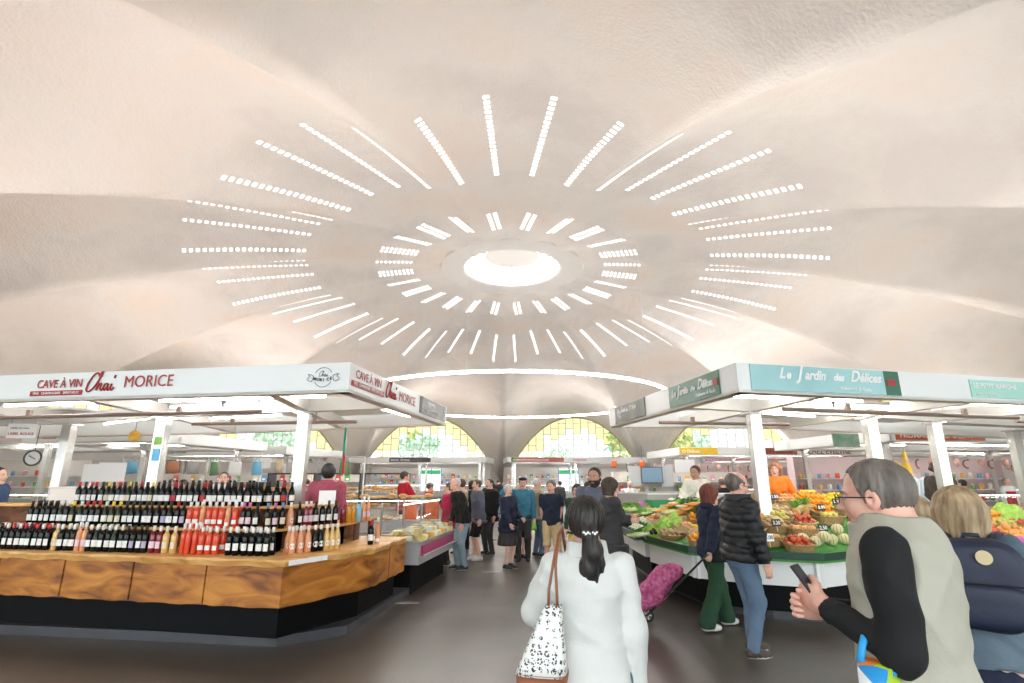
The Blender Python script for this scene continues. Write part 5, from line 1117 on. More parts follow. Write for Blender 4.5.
# ------------------------------------------------------------------ display cases
GLS = glassy('case_glass', (.95, .98, .96), .10)
CASEB = mat('case_silver', (.52, .52, .54), .35, .4); MAG = mat('magenta_panel', (.42, .02, .15), .35)
CHS = [mat('cheese_yellow', (.85, .66, .25), .5), mat('cheese_pale', (.86, .80, .62), .5), mat('cheese_orange', (.82, .45, .10), .5), mat('cheese_rind', (.55, .42, .25), .7), mat('cheese_white', (.88, .86, .80), .5)]
def cheese_kind(i):
    def wedge():
        q = MB(); n = 6; vs = [(0, 0, z) for z in (0, .07)] + [(.13 * math.cos(a), .13 * math.sin(a), z) for z in (0, .07) for a in np.linspace(-.45, .45, n)]
        fs = [(0, *[2 + k for k in range(n)][::-1]), (1, *[2 + n + k for k in range(n)])] + [(2 + k, 3 + k, 3 + n + k, 2 + n + k) for k in range(n - 1)] + [(0, 2, 2 + n, 1), (0, 1, 1 + n + n, 1 + n)]; q.add(vs, fs); return q.build('cheese', CHS[i])
    def wheel(): q = MB(); q.lathe([(.001, 0), (.085, 0), (.092, .012), (.092, .05), (.085, .062), (.001, .062)], 18); return q.build('cheese', CHS[i])
    return Kind(wedge if i % 2 == 0 else wheel)
CHK = [cheese_kind(i) for i in range(5)]
def case(label, a, b, depth, front=CASEB, base=BLACK, h0=.42, hd=.80, ht=1.28, group=None, glass=True, shelf=False):
    """a->b runs along the customer side, the vendor stands to its left"""
    a = Vector(a); b = Vector(b); L_ = (b - a).length; rt = root('display_case', (a.x, a.y, 0), math.atan2((b - a).y, (b - a).x), label=label, cat='display case', group=group)
    q = MB(); q.box(.1, L_ - .1, .18, depth - .05, 0, h0); q.build('plinth', base, rt); q = MB(); q.box(0, L_, .03, depth, h0, hd - .03); q.build('body', CASEB, rt)
    q = MB(); q.box(.12, L_ - .05, .005, .03, h0 + .12, hd - .07); q.build('front_panel', front, rt); q = MB(); q.box(0, L_, 0, depth, hd - .03, hd); q.build('deck', STEEL, rt)
    q = MB(); q.tube([(0, -.05, h0 + .14), (L_, -.05, h0 + .14)], .014, 6); q.build('rail', STEEL, rt)
    if glass:
        q = MB(); n = 6; pf = [(.03 + .26 * (t / n) ** 2.2, hd + (ht - hd) * t / n) for t in range(n + 1)]; vs = [(x, y, z) for y, z in pf for x in (.02, L_ - .02)]; q.add(vs, [(2 * i, 2 * i + 1, 2 * i + 3, 2 * i + 2) for i in range(n)]); q.build('curved_glass', GLS, rt, smooth=True)
        for x in (.02, L_ - .02): q = MB(); q.add([(x, y, z) for y, z in pf] + [(x, depth * .75, ht), (x, depth * .75, hd)], [tuple(range(len(pf) + 2))]); q.build('end_glass', GLS, rt)
        q = MB(); q.box(0, L_, .27, depth * .8, ht, ht + .02); q.build('top_shelf', glassy('case_glass_top', (.85, .92, .88), .18), rt)
        for x in [.02 + (L_ - .04) * i / max(1, round(L_ / 1.0)) for i in range(max(1, round(L_ / 1.0)) + 1)]: q = MB(); q.box(x - .014, x + .014, depth * .7, depth * .7 + .03, hd, ht); q.build('upright', STEEL, rt)
        q = MB(); q.tube([(.05, .32, ht - .03), (L_ - .05, .32, ht - .03)], .012, 6); q.build('case_light', emis('case_tube_glow', (1, .96, .9), 4), rt)
    return rt, a, (b - a) / L_, L_
def fill(cs, kinds, label, cat, z, rows=2, step=.22, d0=.15, dd=.2, sc=1):
    rt, a, d, L_ = cs; n = Vector((-d.y, d.x)); k = 0
    for r_ in range(rows):
        for i in range(int((L_ - .15) / step)):
            p = a + d * (.12 + step * (i + .5) + rnd.uniform(-.03, .03)) + n * (d0 + dd * r_); kd = kinds[k % len(kinds)]; k += 1
            kd.put((p.x, p.y, z), rnd.uniform(-1, 1), scale=sc * rnd.uniform(.85, 1.15), label=label, cat=cat, group=label)
GROUPN = [0]
cc = case('silver cheese display case with magenta front panel at the end of the wine counter', (-1.42, 8.75), (-1.12, 10.9), .95, MAG, h0=.44, hd=.78, ht=1.36)
fill(cc, CHK, 'piece of cheese on the deck of the magenta fronted case', 'cheese', .78, 4, .17, .12, .17, 1.1)
fill(cc, CHK[:2] + CHK[3:], 'cheese stacked on the others in the magenta fronted case', 'cheese', .85, 3, .2, .2, .17, 1.0)
# bread stall further back
LOAF = mat('bread_crust', (.48, .22, .06), .7, noise=((.68, .42, .18), 1), nscale=14); LOAF2 = mat('bread_pale', (.72, .50, .25), .7, noise=((.5, .28, .1), .8), nscale=14)
def loaf(): q = MB(); q.ball((0, 0, .045), (.14, .06, .05), 12, fn=lambda d: 1 + .04 * math.sin(d.x * 14)); return q.build('loaf', LOAF, smooth=True)
def baguette(): q = MB(); q.ball((0, 0, .03), (.28, .034, .032), 12, fn=lambda d: 1 + .05 * math.sin(d.x * 22)); return q.build('baguette', LOAF2, smooth=True)
def boule(): q = MB(); q.ball((0, 0, .05), (.10, .10, .06), 12); return q.build('round_loaf', LOAF, smooth=True)
BR = [Kind(loaf), Kind(baguette), Kind(boule)]
cb = case('long bread case with glass top behind the cheese stall', (-4.6, 12.5), (-1.7, 12.9), .8, ht=1.25)
fill(cb, BR, 'loaf in the long bread case', 'bread', .8, 2, .3, .2, .25); fill(cb, BR, 'loaf on top of the bread case', 'bread', 1.275, 2, .3, .35, .18)
ORC = mat('orange_card', (.85, .18, .06), .5)
for i, x in enumerate((-2.35, -1.85)): q = MB(); q.box(-.16, .16, -.005, .005, -.2, .2); o = q.build('poster', ORC, label='plain orange-red card on the bread case, %s one' % ('left', 'right')[i], cat='card'); o.location = (x, 12.78 + (x + 4.6) * .13 - .33, .62 + .4)
rk = root('bread_rack', (-4.8, 15.2, 0), label='dark framed wooden bread rack behind the vendors in red', cat='rack')
for z in (.5, .95, 1.4): q = MB(); q.box(-1.9, 1.9, -.25, .25, z, z + .03); q.build('shelf', WOODC, rk)
for x in (-1.9, -.63, .63, 1.9):
    q = MB(); q.box(x - .02, x + .02, -.25, .25, 0, 1.88); q.build('upright', DARK, rk)
q = MB(); q.box(-1.9, 1.9, -.03, .03, 1.84, 1.88); q.build('top_bar', DARK, rk)
for z in (.53, .98, 1.43):
    for i in range(11): BR[(i * 2 + int(z * 3)) % 3].put((-6.5 + i * .34, 15.15, z), rnd.uniform(-.3, .3), scale=1.15, label='loaf on the wooden bread rack', cat='bread', group='loaves on the wooden rack')
# ------------------------------------------------------------------ stalls further back
def sight(cx, cy, w, d, rz, label, group=None, signs=(), posts=True, z0=2.75, tubes=True, roof=True):
    """a rectangular canopy w x d; signs: (edge 0 front.. , s0, s1, material, words, ink, size)"""
    ca, sa = math.cos(rz), math.sin(rz); P = [(-w / 2, -d / 2), (w / 2, -d / 2), (w / 2, d / 2), (-w / 2, d / 2)]; T_ = lambda x, y: (cx + x * ca - y * sa, cy + x * sa + y * ca); P = [T_(*p) for p in P]
    n = max(2, round(w / 3.5)); ps = [T_(-w / 2 + .6 + (w - 1.2) * i / (n - 1), y) for i in range(n) for y in (-d / 2 + .9, d / 2 - .9)]
    c = canopy(label, P, ps if posts else [], z0, z0 + .35, group=group, beams=[(T_(-w / 2, -d / 2 + .9), T_(w / 2, -d / 2 + .9)), (T_(-w / 2, d / 2 - .9), T_(w / 2, d / 2 - .9))] + [(T_(-w / 2 + .6 + (w - 1.2) * i / (n - 1), -d / 2), T_(-w / 2 + .6 + (w - 1.2) * i / (n - 1), d / 2)) for i in range(n)],
        panels=[[T_(-w / 2 + .2, -d / 2 + .2), T_(w / 2 - .2, -d / 2 + .2), T_(w / 2 - .2, d / 2 - .2), T_(-w / 2 + .2, d / 2 - .2)]] if roof else [], tubes=[(T_(-w / 2 + w * (i + .15) / n, y), T_(-w / 2 + w * (i + .8) / n, y)) for i in range(n) for y in (-d / 2 + .5, d * .1)] if tubes else [], pw=.15, post_z0=0)
    for (e, s0, s1, m_, words, ink, size) in signs:
        a, b = P[e], P[(e + 1) % 4]; L_ = math.dist(a, b)
        if m_: face_panel(c, m_, a, b, s0 * L_, s1 * L_, z0 + .03, z0 + .33)
        if words: face_text(c, words, ink, a, b, s0 * L_ + .12, z0 + .17 - size * .35, size, out=.02, bold=.002)
    return c
BACKW = mat('shop_back_wall', (.66, .62, .57), .6); BACKG = mat('shop_back_grey', (.42, .42, .42), .5); BACKD = mat('shop_dark', (.10, .09, .09), .5); PINKW = mat('butcher_pink', (.78, .62, .62), .5); BLUEC = mat('screen_blue', (.2, .34, .48), .3)
MEAT = mat('meat_red', (.50, .07, .06), .4, noise=((.75, .45, .40), .7), nscale=25); HAM = mat('ham_pink', (.70, .32, .27), .4, noise=((.8, .6, .5), .6), nscale=20); SAUS = mat('sausage', (.38, .12, .08), .5)
def steak(): q = MB(); q.ball((0, 0, .03), (.12, .08, .032), 10, fn=lambda d: 1 + .15 * math.sin(3 * math.atan2(d.y, d.x))); return q.build('meat_cut', MEAT, smooth=True)
def ham(): q = MB(); q.ball((0, 0, .06), (.13, .08, .065), 12, fn=lambda d: 1 - .3 * max(0, d.x)); return q.build('ham', HAM, smooth=True)
def sausage(): q = MB(); q.tube([(.1 * math.cos(t * .5), .1 * math.sin(t * .5), .02) for t in range(8)], .02, 6); return q.build('sausage', SAUS, smooth=True)
MT = [Kind(steak), Kind(ham), Kind(sausage)]
def trayf(): 
    rt = root('fish_tray'); q = MB(); q.box(-.14, .14, -.1, .1, 0, .03); q.build('tray', ALU, rt); q = MB()
    for k in range(4): q.ball((-.08 + k * .055, 0, .045), (.02, .08, .018), 8)
    q.build('contents', mat('fish_silver', (.6, .62, .62), .3, .3), rt, smooth=True); return rt
FT = Kind(trayf)
JARC = [mat('jar_%s' % n, c, .3) for n, c in (('red', (.6, .08, .05)), ('green', (.15, .35, .08)), ('amber', (.75, .40, .08)), ('cream', (.80, .74, .60)), ('blue', (.15, .32, .55)), ('pink', (.75, .35, .42)))]
def jar_kind(i):
    def f(): rt = root('jar'); q = MB(); q.lathe([(.001, 0), (.05, 0), (.055, .01), (.055, .12), (.045, .135), (.001, .135)], 10); q.build('glass', JARC[i], rt, smooth=True); q = MB(); q.lathe([(.048, .132), (.048, .155), (.001, .157)], 10); q.build('lid', CW if i % 2 else CGo, rt); return rt
    return Kind(f)
def packet_kind(i):
    def f():
        rt = root('packet'); q = MB(); q.add([(-.08, -.035, 0), (.08, -.035, 0), (.08, .035, 0), (-.08, .035, 0), (-.085, -.03, .12), (.085, -.03, .12), (.085, .03, .12), (-.085, .03, .12), (-.08, 0, .21), (.08, 0, .21)], [(3, 2, 1, 0), (0, 1, 5, 4), (2, 3, 7, 6), (1, 2, 6, 5), (3, 0, 4, 7), (4, 5, 9, 8), (6, 7, 8, 9), (5, 6, 9), (7, 4, 8)]); q.build('bag', JARC[(i + 3) % 6], rt)
        q = MB(); q.box(-.05, .05, -.0385, -.034, .03, .10); q.build('label', TXW, rt); return rt
    return Kind(f)
JK = [jar_kind(i) for i in range(6)]; PK_ = [packet_kind(i) for i in range(6)]
NJ = [0]
def shelves(label, a, b, zs, h, back=BACKW, goods=None, gl='', gc='', step=.22, depth=.4, frame=DARK, gs=1.0):
    a = Vector(a); b = Vector(b); L_ = (b - a).length; d = (b - a) / L_; n = Vector((-d.y, d.x)); rt = root('shelf_unit', (a.x, a.y, 0), math.atan2(d.y, d.x), label=label, cat='shelves')
    q = MB(); q.box(0, L_, depth - .03, depth, 0, h); q.build('back_panel', back, rt)
    for z in zs: q = MB(); q.box(0, L_, .0, depth - .03, z, z + .03); q.build('shelf', frame if frame is not DARK else WHITE, rt)
    for x in (0, L_ - .04): q = MB(); q.box(x, x + .04, .0, depth, 0, h); q.build('side_panel', back, rt)
    if goods:
        k = 0
        for z in zs:
            for i in range(int((L_ - .2) / step)):
                k += 1
                if rnd.random() < .12: continue
                p = a + d * (.15 + step * (i + .5)) + n * .16; goods[(k * 7 + int(z * 10)) % len(goods)].put((p.x, p.y, z + .03), math.atan2(d.y, d.x) + rnd.uniform(-.2, .2), scale=gs * rnd.uniform(.9, 1.15), label=gl, cat=gc, group=gl)
    return rt
# -- far row facing the aisle, under the windows
sight(-6.3, 38.5, 9.6, 3.6, -.10, 'far white shop canopy with dark lettered board left of the middle pier', 'far row canopies', [(0, .10, .42, None, '', None, 0), (0, .30, .60, CHAR, 'BASTE  PEYRAL', TXW, .2), (0, .02, .28, WHITE, None, None, .1)])
sight(4.3, 38.2, 9.6, 3.6, .08, 'far white shop canopy with green brown board right of the middle pier', 'far row canopies', [(0, .03, .40, REDP, 'FROMAGERIE DU PAYS ROYANNAIS', TXW, .15), (0, .03, .07, LEAF, '', None, .1), (0, .45, .58, None, 'POISSONNERIE', PINKS, .14)])
sight(16.4, 34.4, 8.2, 3.6, -.30, 'far right shop canopy with pink butcher board', 'far row canopies', [(0, .02, .9, PINKS, 'BOUCHERIE   CHARCUTERIE', TXW, .24)])
sight(-16.8, 33.8, 8.2, 3.6, .30, 'far left shop canopy with a white board and thin script', 'far row canopies', [(0, .25, .75, WHITE, 'Au Fournil de Royan', TXK, .26), (0, .86, 1.0, CHAR, 'Cellier Royan', TXW, .2)])
for i, (a, b, front, goods, lb, gl, gc) in enumerate((((-10.8, 37.6), (-1.8, 36.7), CASEB, BR, 'far bakery case under the dark lettered board', 'loaf in the far bakery case', 'bread'), ((-.2, 36.5), (8.8, 37.3), CASEB, CHK, 'far cheese case under the green brown board', 'cheese in the far case right of the middle pier', 'cheese'))):
    cs = case(lb, a, b, .9, front); fill(cs, goods, gl, gc, .8, 2, .45, .15, .25, 1.3)
shelves('far shelving against the wall left of the middle pier', (-11, 40.6), (-1.6, 39.8), (.9, 1.3, 1.7), 2.5, BACKW, PK_ + JK, 'packet or jar on the far left shelving', 'packet', .42, gs=1.3)
shelves('far shelving against the wall right of the middle pier', (-.6, 39.8), (8.8, 40.6), (.9, 1.3, 1.7), 2.5, BACKW, JK + PK_, 'jar or packet on the far right shelving', 'jar', .42, gs=1.3)
def screen(loc, rz, w, h, m_, lb, glow=None):
    rt = root('screen', loc, rz, label=lb, cat='screen'); q = MB(); q.box(-w / 2, w / 2, 0, .05, -h / 2, h / 2); q.build('casing', BACKD, rt); q = MB(); q.box(-w / 2 + .03, w / 2 - .03, -.008, 0, -h / 2 + .03, h / 2 - .03); q.build('display', m_, rt); q = MB(); q.box(-.03, .03, .05, .5, -.03, .03); q.build('wall_arm', BACKD, rt)
# posts of the far row on camera axis
def doorway(loc, rz, lb, col=(.85, .95, 1)):
    rt = root('glass_door', loc, rz, label=lb, cat='door'); q = MB(); q.box(-.7, .7, 0, .02, .05, 2.35); q.build('pane', emis('daylit_door', (.8, .93, 1), 1.6), rt)
    for x in (-.75, 0, .70): q = MB(); q.box(x, x + .06, -.04, .06, 0, 2.5); q.build('frame', mat('blue_frame', (.08, .22, .5), .4), rt)
    q = MB(); q.box(-.75, .76, -.04, .06, 2.4, 2.5); q.build('head_frame', WHITE, rt); q = MB(); q.box(-.68, .68, -.01, 0, 2.0, 2.3); q.build('green_sign', mat('exit_green', (.05, .5, .15), .4), rt)
doorway((-5.9, 39.6, 0), 0, 'bright glazed door with green strip left of the middle pier'); doorway((4.1, 39.4, 0), 0, 'bright glazed door right of the middle pier'); doorway((12.6, 33.2, 0), .52, 'daylit glazed door behind the vendor in white'); doorway((14.6, 33.4, 0), .52, 'second daylit door further right')
# -- middle island stalls: left
sight(-14.2, 18.6, 8.8, 5.6, -.12, 'second white canopy behind the wine stall, with pink board', 'middle canopies', [(0, .05, .50, mat('sign_rose', (.78, .62, .62), .5), 'Volailles de Saintonge   Marché de Royan', RED, .13), (0, .55, .95, WHITE, 'Traiteur', ORR, .2)], roof=True)
sight(-21.7, 17.2, 4.6, 5.0, .1, 'third white canopy at the far left behind the clock', 'middle canopies', [(0, .2, .9, None, 'Au Fournil Royan', TXK, .22)])
sight(-13.4, 27.0, 8.2, 5.0, -.22, 'white canopy with thin black script deep behind the left stalls', 'middle canopies', [(0, .15, .85, WHITE, 'Le Rôti de Royan', TXK, .24)])
cs = case('long butcher case behind the wine shelves on the left', (-16.5, 16.2), (-8.6, 15.1), .9, PINKS); fill(cs, MT, 'meat in the butcher case behind the wine shelves', 'meat', .8, 2, .3, .15, .25, 1.2)
cs = case('butcher case at the far left edge', (-23.2, 14.9), (-17.9, 15.8), .9); fill(cs, MT, 'meat in the case at the far left', 'meat', .8, 2, .4, .15, .25, 1.2)
shelves('low partition with packets behind the butcher case on the left', (-13.8, 20.6), (-5.4, 19.5), (.9, 1.25, 1.6), 1.9, BACKW, PK_, 'packet on the partition shelves behind the wine stall', 'packet', .36)
shelves('beige wall shelving under the third canopy on the left', (-24.5, 19.5), (-16, 20.6), (1.0, 1.4, 1.8), 2.4, BACKW, JK, 'jar on the beige shelving at the far left', 'jar', .42, gs=1.2)
# hanging goods under the left canopy: aprons and bags on a rail
HANG = [mat('cloth_%s' % n, c, .8) for n, c in (('tan', (.62, .48, .32)), ('sky', (.18, .50, .72)), ('white', (.82, .82, .80)), ('green', (.15, .28, .14)), ('grey', (.35, .34, .34)), ('rust', (.45, .20, .10)))]
def hang_kind(i):
    def f():
        rt = root('hanging_bag'); q = MB(); w = .16 + .03 * (i % 3); q.add([(-w, -.03, -.55), (w, -.03, -.55), (w * .85, -.02, -.12), (-w * .85, -.02, -.12), (-w, .03, -.55), (w, .03, -.55), (w * .85, .02, -.12), (-w * .85, .02, -.12), (0, -.08, -.36), (0, .08, -.36)], [(0, 1, 8), (1, 2, 8), (2, 3, 8), (3, 0, 8), (5, 4, 9), (6, 5, 9), (7, 6, 9), (4, 7, 9), (0, 4, 5, 1), (3, 2, 6, 7), (0, 3, 7, 4), (1, 5, 6, 2)]); q.build('bag', HANG[i], rt, smooth=True)
        q = MB(); q.tube([(-w * .6, 0, -.12), (-.02, 0, .0), (.02, 0, .0), (w * .6, 0, -.12)], .008, 5); q.build('handle', HANG[i], rt); return rt
    return Kind(f)
HK = [hang_kind(i) for i in range(6)]
rl = root('hanging_rail', (-7.0, 13.6, 2.25), -.1, label='thin rail hung with bags behind the wine stall', cat='rail'); q = MB(); q.tube([(-3.0, 0, 0), (3.4, 0, 0)], .015, 6); q.build('bar', STEEL, rl)
for x in (-3.0, 3.4): q = MB(); q.tube([(x, 0, 0), (x, 0, -2.25)], .02, 6); q.build('upright', STEEL, rl)
for i in range(11): x = -2.8 + i * .57; HK[(i * 5 + 1) % 6].put((-7.0 + x * math.cos(.1), 13.6 - x * math.sin(.1), 2.235), rot=(0, rnd.uniform(-.12, .12), rnd.uniform(-.5, .5)), scale=rnd.uniform(.6, .85), label=('tan', 'sky blue', 'white', 'green', 'grey', 'rust brown')[(i * 5 + 1) % 6] + ' bag hanging from the rail behind the wine stall', cat='bag', group=('tan', 'sky blue', 'white', 'green', 'grey', 'rust brown')[(i * 5 + 1) % 6] + ' bags on the rail')
# hanging sign LABEL ROUGE, scales, clock face
p = aty(22, 431, 9.6); sg = root('hanging_sign', p, .25, label='small white hanging card reading LABEL ROUGE at the far left', cat='sign'); q = MB(); q.box(-.22, .22, -.006, .006, -.13, .13); q.build('card', TXW, sg)
text('lettering', 'LABEL ROUGE', mat('ink_red', (.45, .1, .12), .5), .062, (-.20, -.012, -.07), (1, 0, 0), parent=sg, bold=.001); text('lettering', 'volailles fermières', TXK, .04, (-.18, -.012, .04), (1, 0, 0), parent=sg)
for x in (-.18, .18): q = MB(); q.tube([(x, 0, .13), (x, 0, 2.95 - p.z)], .003, 4); q.build('string', DARK, sg)
p = aty(34, 458, 12.4); ck = root('dial_scale', p, .25, label='round white dial with black rim hanging behind the left posts', cat='clock'); m = MB()
m.v = []; m.lathe([(.001, 0), (.16, 0), (.16, .05), (.001, .05)], 24); me = m.mesh('face', TXW); me.transform(Matrix.Rotation(R(90), 4, 'X')); link('face', me, ck)
q = MB(); q.tube([(.165 * math.cos(t * .2618), -.05, .165 * math.sin(t * .2618)) for t in range(24)], .02, 6, closed=True); q.build('rim', BACKD, ck); q = MB(); q.tube([(-.08, -.058, .05), (.06, -.058, -.03)], .008, 4); q.build('hand', TXK, ck); q = MB(); q.tube([(0, -.02, .16), (0, -.02, 2.95 - p.z)], .008, 4); q.build('hanger', DARK, ck)
for i, (px_, py_, Y_, w_, h_) in enumerate(((92, 473, 13.2, .42, .42), (112, 472, 13.2, .62, .45), (262, 462, 15.5, .5, .35))):
    p = aty(px_, py_, Y_); rt = root('white_board', (p.x, p.y, 0), .1, label='blank white board standing behind the wine shelves, %s' % ('small one beside the carton', 'wide one', 'far one near the hooded vendor')[i], cat='board'); q = MB(); q.box(-w_ / 2, w_ / 2, -.01, .01, p.z - h_ / 2, p.z + h_ / 2); q.build('panel', TXW, rt); q = MB(); q.box(-.02, .02, .01, .04, 0, p.z); q.build('stand', STEEL, rt)
p = aty(134, 436, 12.5); rt = root('orange_disc', p, 0, label='orange and yellow painted disc hanging under the left canopies', cat='sign'); q = MB(); q.tube([(0, 0, 0), (0, .03, 0)], .13, 20); q.build('disc', mat('disc_orange', (.85, .38, .04), .5, noise=((.9, .65, .1), 1), nscale=6), rt); q = MB(); q.tube([(0, .02, .12), (0, .02, 3.3 - p.z)], .006, 4); q.build('cord', DARK, rt)
# yellow and blue notices on a steel post
p = PL[1]; 
for z, m_, h_ in ((2.28, LEAF, .13), (2.02, mat('notice_blue', (.10, .40, .65), .5), .2), (1.83, TXW, .12)):
    q = MB(); q.box(-.06, .06, -.003, .003, 0, h_); o = q.build('notice', m_, label='%s paper notice stuck on the second steel post' % ('green' if z > 2.2 else 'blue' if z > 2 else 'white'), cat='notice'); o.location = (p[0] + .01, p[1] - .092, z)
# -- middle island stalls: right
sight(14.6, 18.2, 8.6, 5.6, .10, 'white canopy with orange red cheese dairy board behind the greengrocer', 'middle canopies', [(0, .02, .34, ORR, 'FROMAGERIE D OLERON', TXW, .22), (3, .1, .9, None, '', None, 0), (0, .55, .95, mat('sign_rose', (.78, .62, .62), .5), 'BOUCHERIE MERCIER', RED, .16)])
sight(19.9, 24.2, 7.0, 4.6, .3, 'white canopy with maroon board deep on the right', 'middle canopies', [(0, .05, .85, MAR, 'CHARCUTERIE  TRAITEUR', TXW, .18)])
sight(11.9, 27.2, 8.8, 5.2, .04, 'white canopy with yellow board and bold black lettering behind the greengrocer', 'middle canopies', [(0, .0, .20, YELS, 'O Délices', TXW, .2), (0, .38, .62, REDP, 'MAISON ROUGE', TXK, .24), (0, .66, .98, CREAM, 'CHEZ EVELYNE', TXK, .30)])
for i, (a, b, lb, fr) in enumerate((((10.6, 15.5), (18.6, 16.2), 'long pale counter case behind the vendor in the dark jacket', CREAM), ((8.2, 23.9), (15.4, 24.2), 'pink lit butcher case behind the orange jacket', PINKS), ((16.5, 21.4), (23.0, 23.5), 'butcher case deep on the right', PINKS))):
    cs = case(lb, a, b, .9, fr); fill(cs, MT, 'meat in the %s' % lb.replace('long ', ''), 'meat', .8, 2, .34, .15, .25, 1.2)
shelves('pink walled butcher shelving on the right', (10.2, 19.6), (18.6, 20.5), (.9, 1.3, 1.7), 2.5, PINKW, JK, 'jar on the pink butcher shelving', 'jar', .36, gs=1.2); shelves('pink walled shelving deep on the right', (17.2, 25.0), (23.6, 27.2), (.9, 1.3, 1.7), 2.5, PINKW, PK_, 'packet on the deep right shelving', 'packet', .4, gs=1.2)
shelves('shelving behind the pink lit butcher case', (8.0, 30.2), (15.4, 30.4), (.9, 1.3, 1.7), 2.5, PINKW, JK, 'jar behind the pink lit butcher case', 'jar', .4, gs=1.2)
# hams hung on rails at the right
for cx, cy, n, rz, lb in ((14.5, 17.0, 16, .1, 'rail above the pale counter case'), (11.9, 25.6, 14, .04, 'rail above the pink lit case'), (20.8, 23.6, 16, .3, 'rail above the deep right case')):
    rl = root('meat_rail', (cx, cy, 2.3), rz, label='steel %s carrying hams and sausages' % lb, cat='rail'); q = MB(); q.tube([(-3.4, 0, 0), (3.4, 0, 0)], .015, 6); q.build('bar', STEEL, rl)
    for x in (-3.4, 3.4): q = MB(); q.tube([(x, 0, 0), (x, 0, -2.3)], .02, 6); q.build('upright', STEEL, rl)
    for i in range(n):
        x = -3.2 + 6.4 * i / (n - 1); MT[(i % 2) + 1].put((cx + x * math.cos(rz), cy + x * math.sin(rz), 2.17 if i % 2 else 2.2), rot=(0, R(90), rz + rnd.uniform(-.4, .4)), scale=1.3, label='ham or sausage hung from the %s' % lb, cat='ham', group='meats on the %s' % lb)
# yellow cards, glass cloches with blue stripes, small boards
p = aty(894, 466, 13); card = root('price_card', p, 0, label='bright yellow starred price card above the pale counter', cat='card'); q = MB(); st = [(.2 * (1 if k % 2 else .78) * math.cos(k * math.pi / 9), .13 * (1 if k % 2 else .78) * math.sin(k * math.pi / 9)) for k in range(18)]
q.add([(x, y_, z) for y_ in (0, .012) for x, z in st], [tuple(range(18)), tuple(range(18, 36))[::-1]] + [(k, (k + 1) % 18, 18 + (k + 1) % 18, 18 + k) for k in range(18)]); q.build('card', mat('card_yellow', (.95, .85, .05), .5), card); q = MB(); q.tube([(0, .02, -.1), (0, .02, -p.z + 0)], .01, 5); q.build('stick', STEEL, card)
p = aty(906, 464, 16.8); bn = root('pennant', p, 0, label='tall yellow paper cone on a counter behind the steel posts', cat='banner'); q = MB(); q.lathe([(.16, -.3), (.02, .45), (.001, .46)], 10); q.build('cone', YELS, bn); q = MB(); q.box(-.2, .2, -.2, .2, -p.z, -.3); q.build('stand', PINKW, bn)
for i in range(5):
    p = aty(898 + i * 9, 488, 10.6 + .05 * i); rt = root('water_pack', (p.x, p.y, 1.08), .1 * i, label='pale blue striped roll of sacks standing behind the grey haired man', cat='roll', group='pale blue rolls'); q = MB(); q.lathe([(.001, 0), (.075, 0), (.08, .02), (.08, .62), (.06, .66), (.001, .66)], 14); q.build('roll', mat('pale_blue_wrap', (.55, .70, .80), .3, noise=((.85, .88, .9), 1), nscale=6, aniso=(6, 6, .3)), rt, smooth=True); q = MB(); q.lathe([(.03, .66), (.03, .69), (.001, .69)], 8); q.build('cap', WHITE, rt)
q = MB(); rt = root('service_counter', (9.8, 11.25, .095), .2, label='plain beige service counter behind the far right produce', cat='counter'); q.box(-2.2, 2.8, -.3, .3, 0, .94); q.build('body', mat('beige_panel', (.62, .52, .40), .5), rt); q = MB(); q.box(-2.25, 2.85, -.35, .35, .94, .98); q.build('top', WHITE, rt)
# monitors and boards seen over the grey partition
p = aty(652, 475, 19); screen(p, 0, .75, .55, BLUEC, 'square blue grey monitor above the grey partition')
for i, (px, py, w, h, m_, lb) in enumerate(((636, 476, .5, .7, BACKG, 'pale grey notice board left of the monitor'), (667, 476, .45, .7, BACKG, 'pale grey notice board right of the monitor'), (685, 466, .7, .45, TXW, 'round pictured poster right of the monitor'))):
    p = aty(px, py, 19.1); q = MB(); q.box(-w / 2, w / 2, 0, .03, -h / 2, h / 2); o = q.build('notice_board', mat('board_grey_pale', (.62, .64, .66), .5) if i < 2 else m_, label=lb, cat='board'); o.location = p
shelves('mid hall shelving behind the grey partition', (3.6, 19.3), (8.0, 19.4), (.9, 1.25, 1.6), 1.95, BACKW, JK + PK_, 'jar on the shelving behind the grey partition', 'jar', .3)
for i, px in enumerate((614, 642)): p = aty(px, 464, 18.2); rt = root('paper_lantern', p, 0, label='small red orange lantern shade, %s of the two hanging behind the shoppers' % ('left', 'right')[i], cat='lamp'); q = MB(); q.lathe([(.06, -.12), (.09, -.08), (.09, .08), (.05, .12)], 12); q.build('shade', ORC, rt); q = MB(); q.tube([(0, 0, .12), (0, 0, 2.8 - p.z)], .005, 4); q.build('cord', DARK, rt)
# picture poster over the right stalls
p = aty(846, 441, 14.6); rt = root('hanging_poster', p, .2, label='landscape poster of green fields hanging beside the orange red board', cat='poster'); q = MB(); q.box(-.42, .42, -.01, .01, -.16, .2); q.build('print', mat('field_print', (.15, .38, .25), .5, noise=((.45, .6, .5), 1), nscale=3), rt)
for x in (-.4, .4): q = MB(); q.tube([(x, 0, .2), (x, 0, 2.78 - p.z)], .004, 4); q.build('string', DARK, rt)
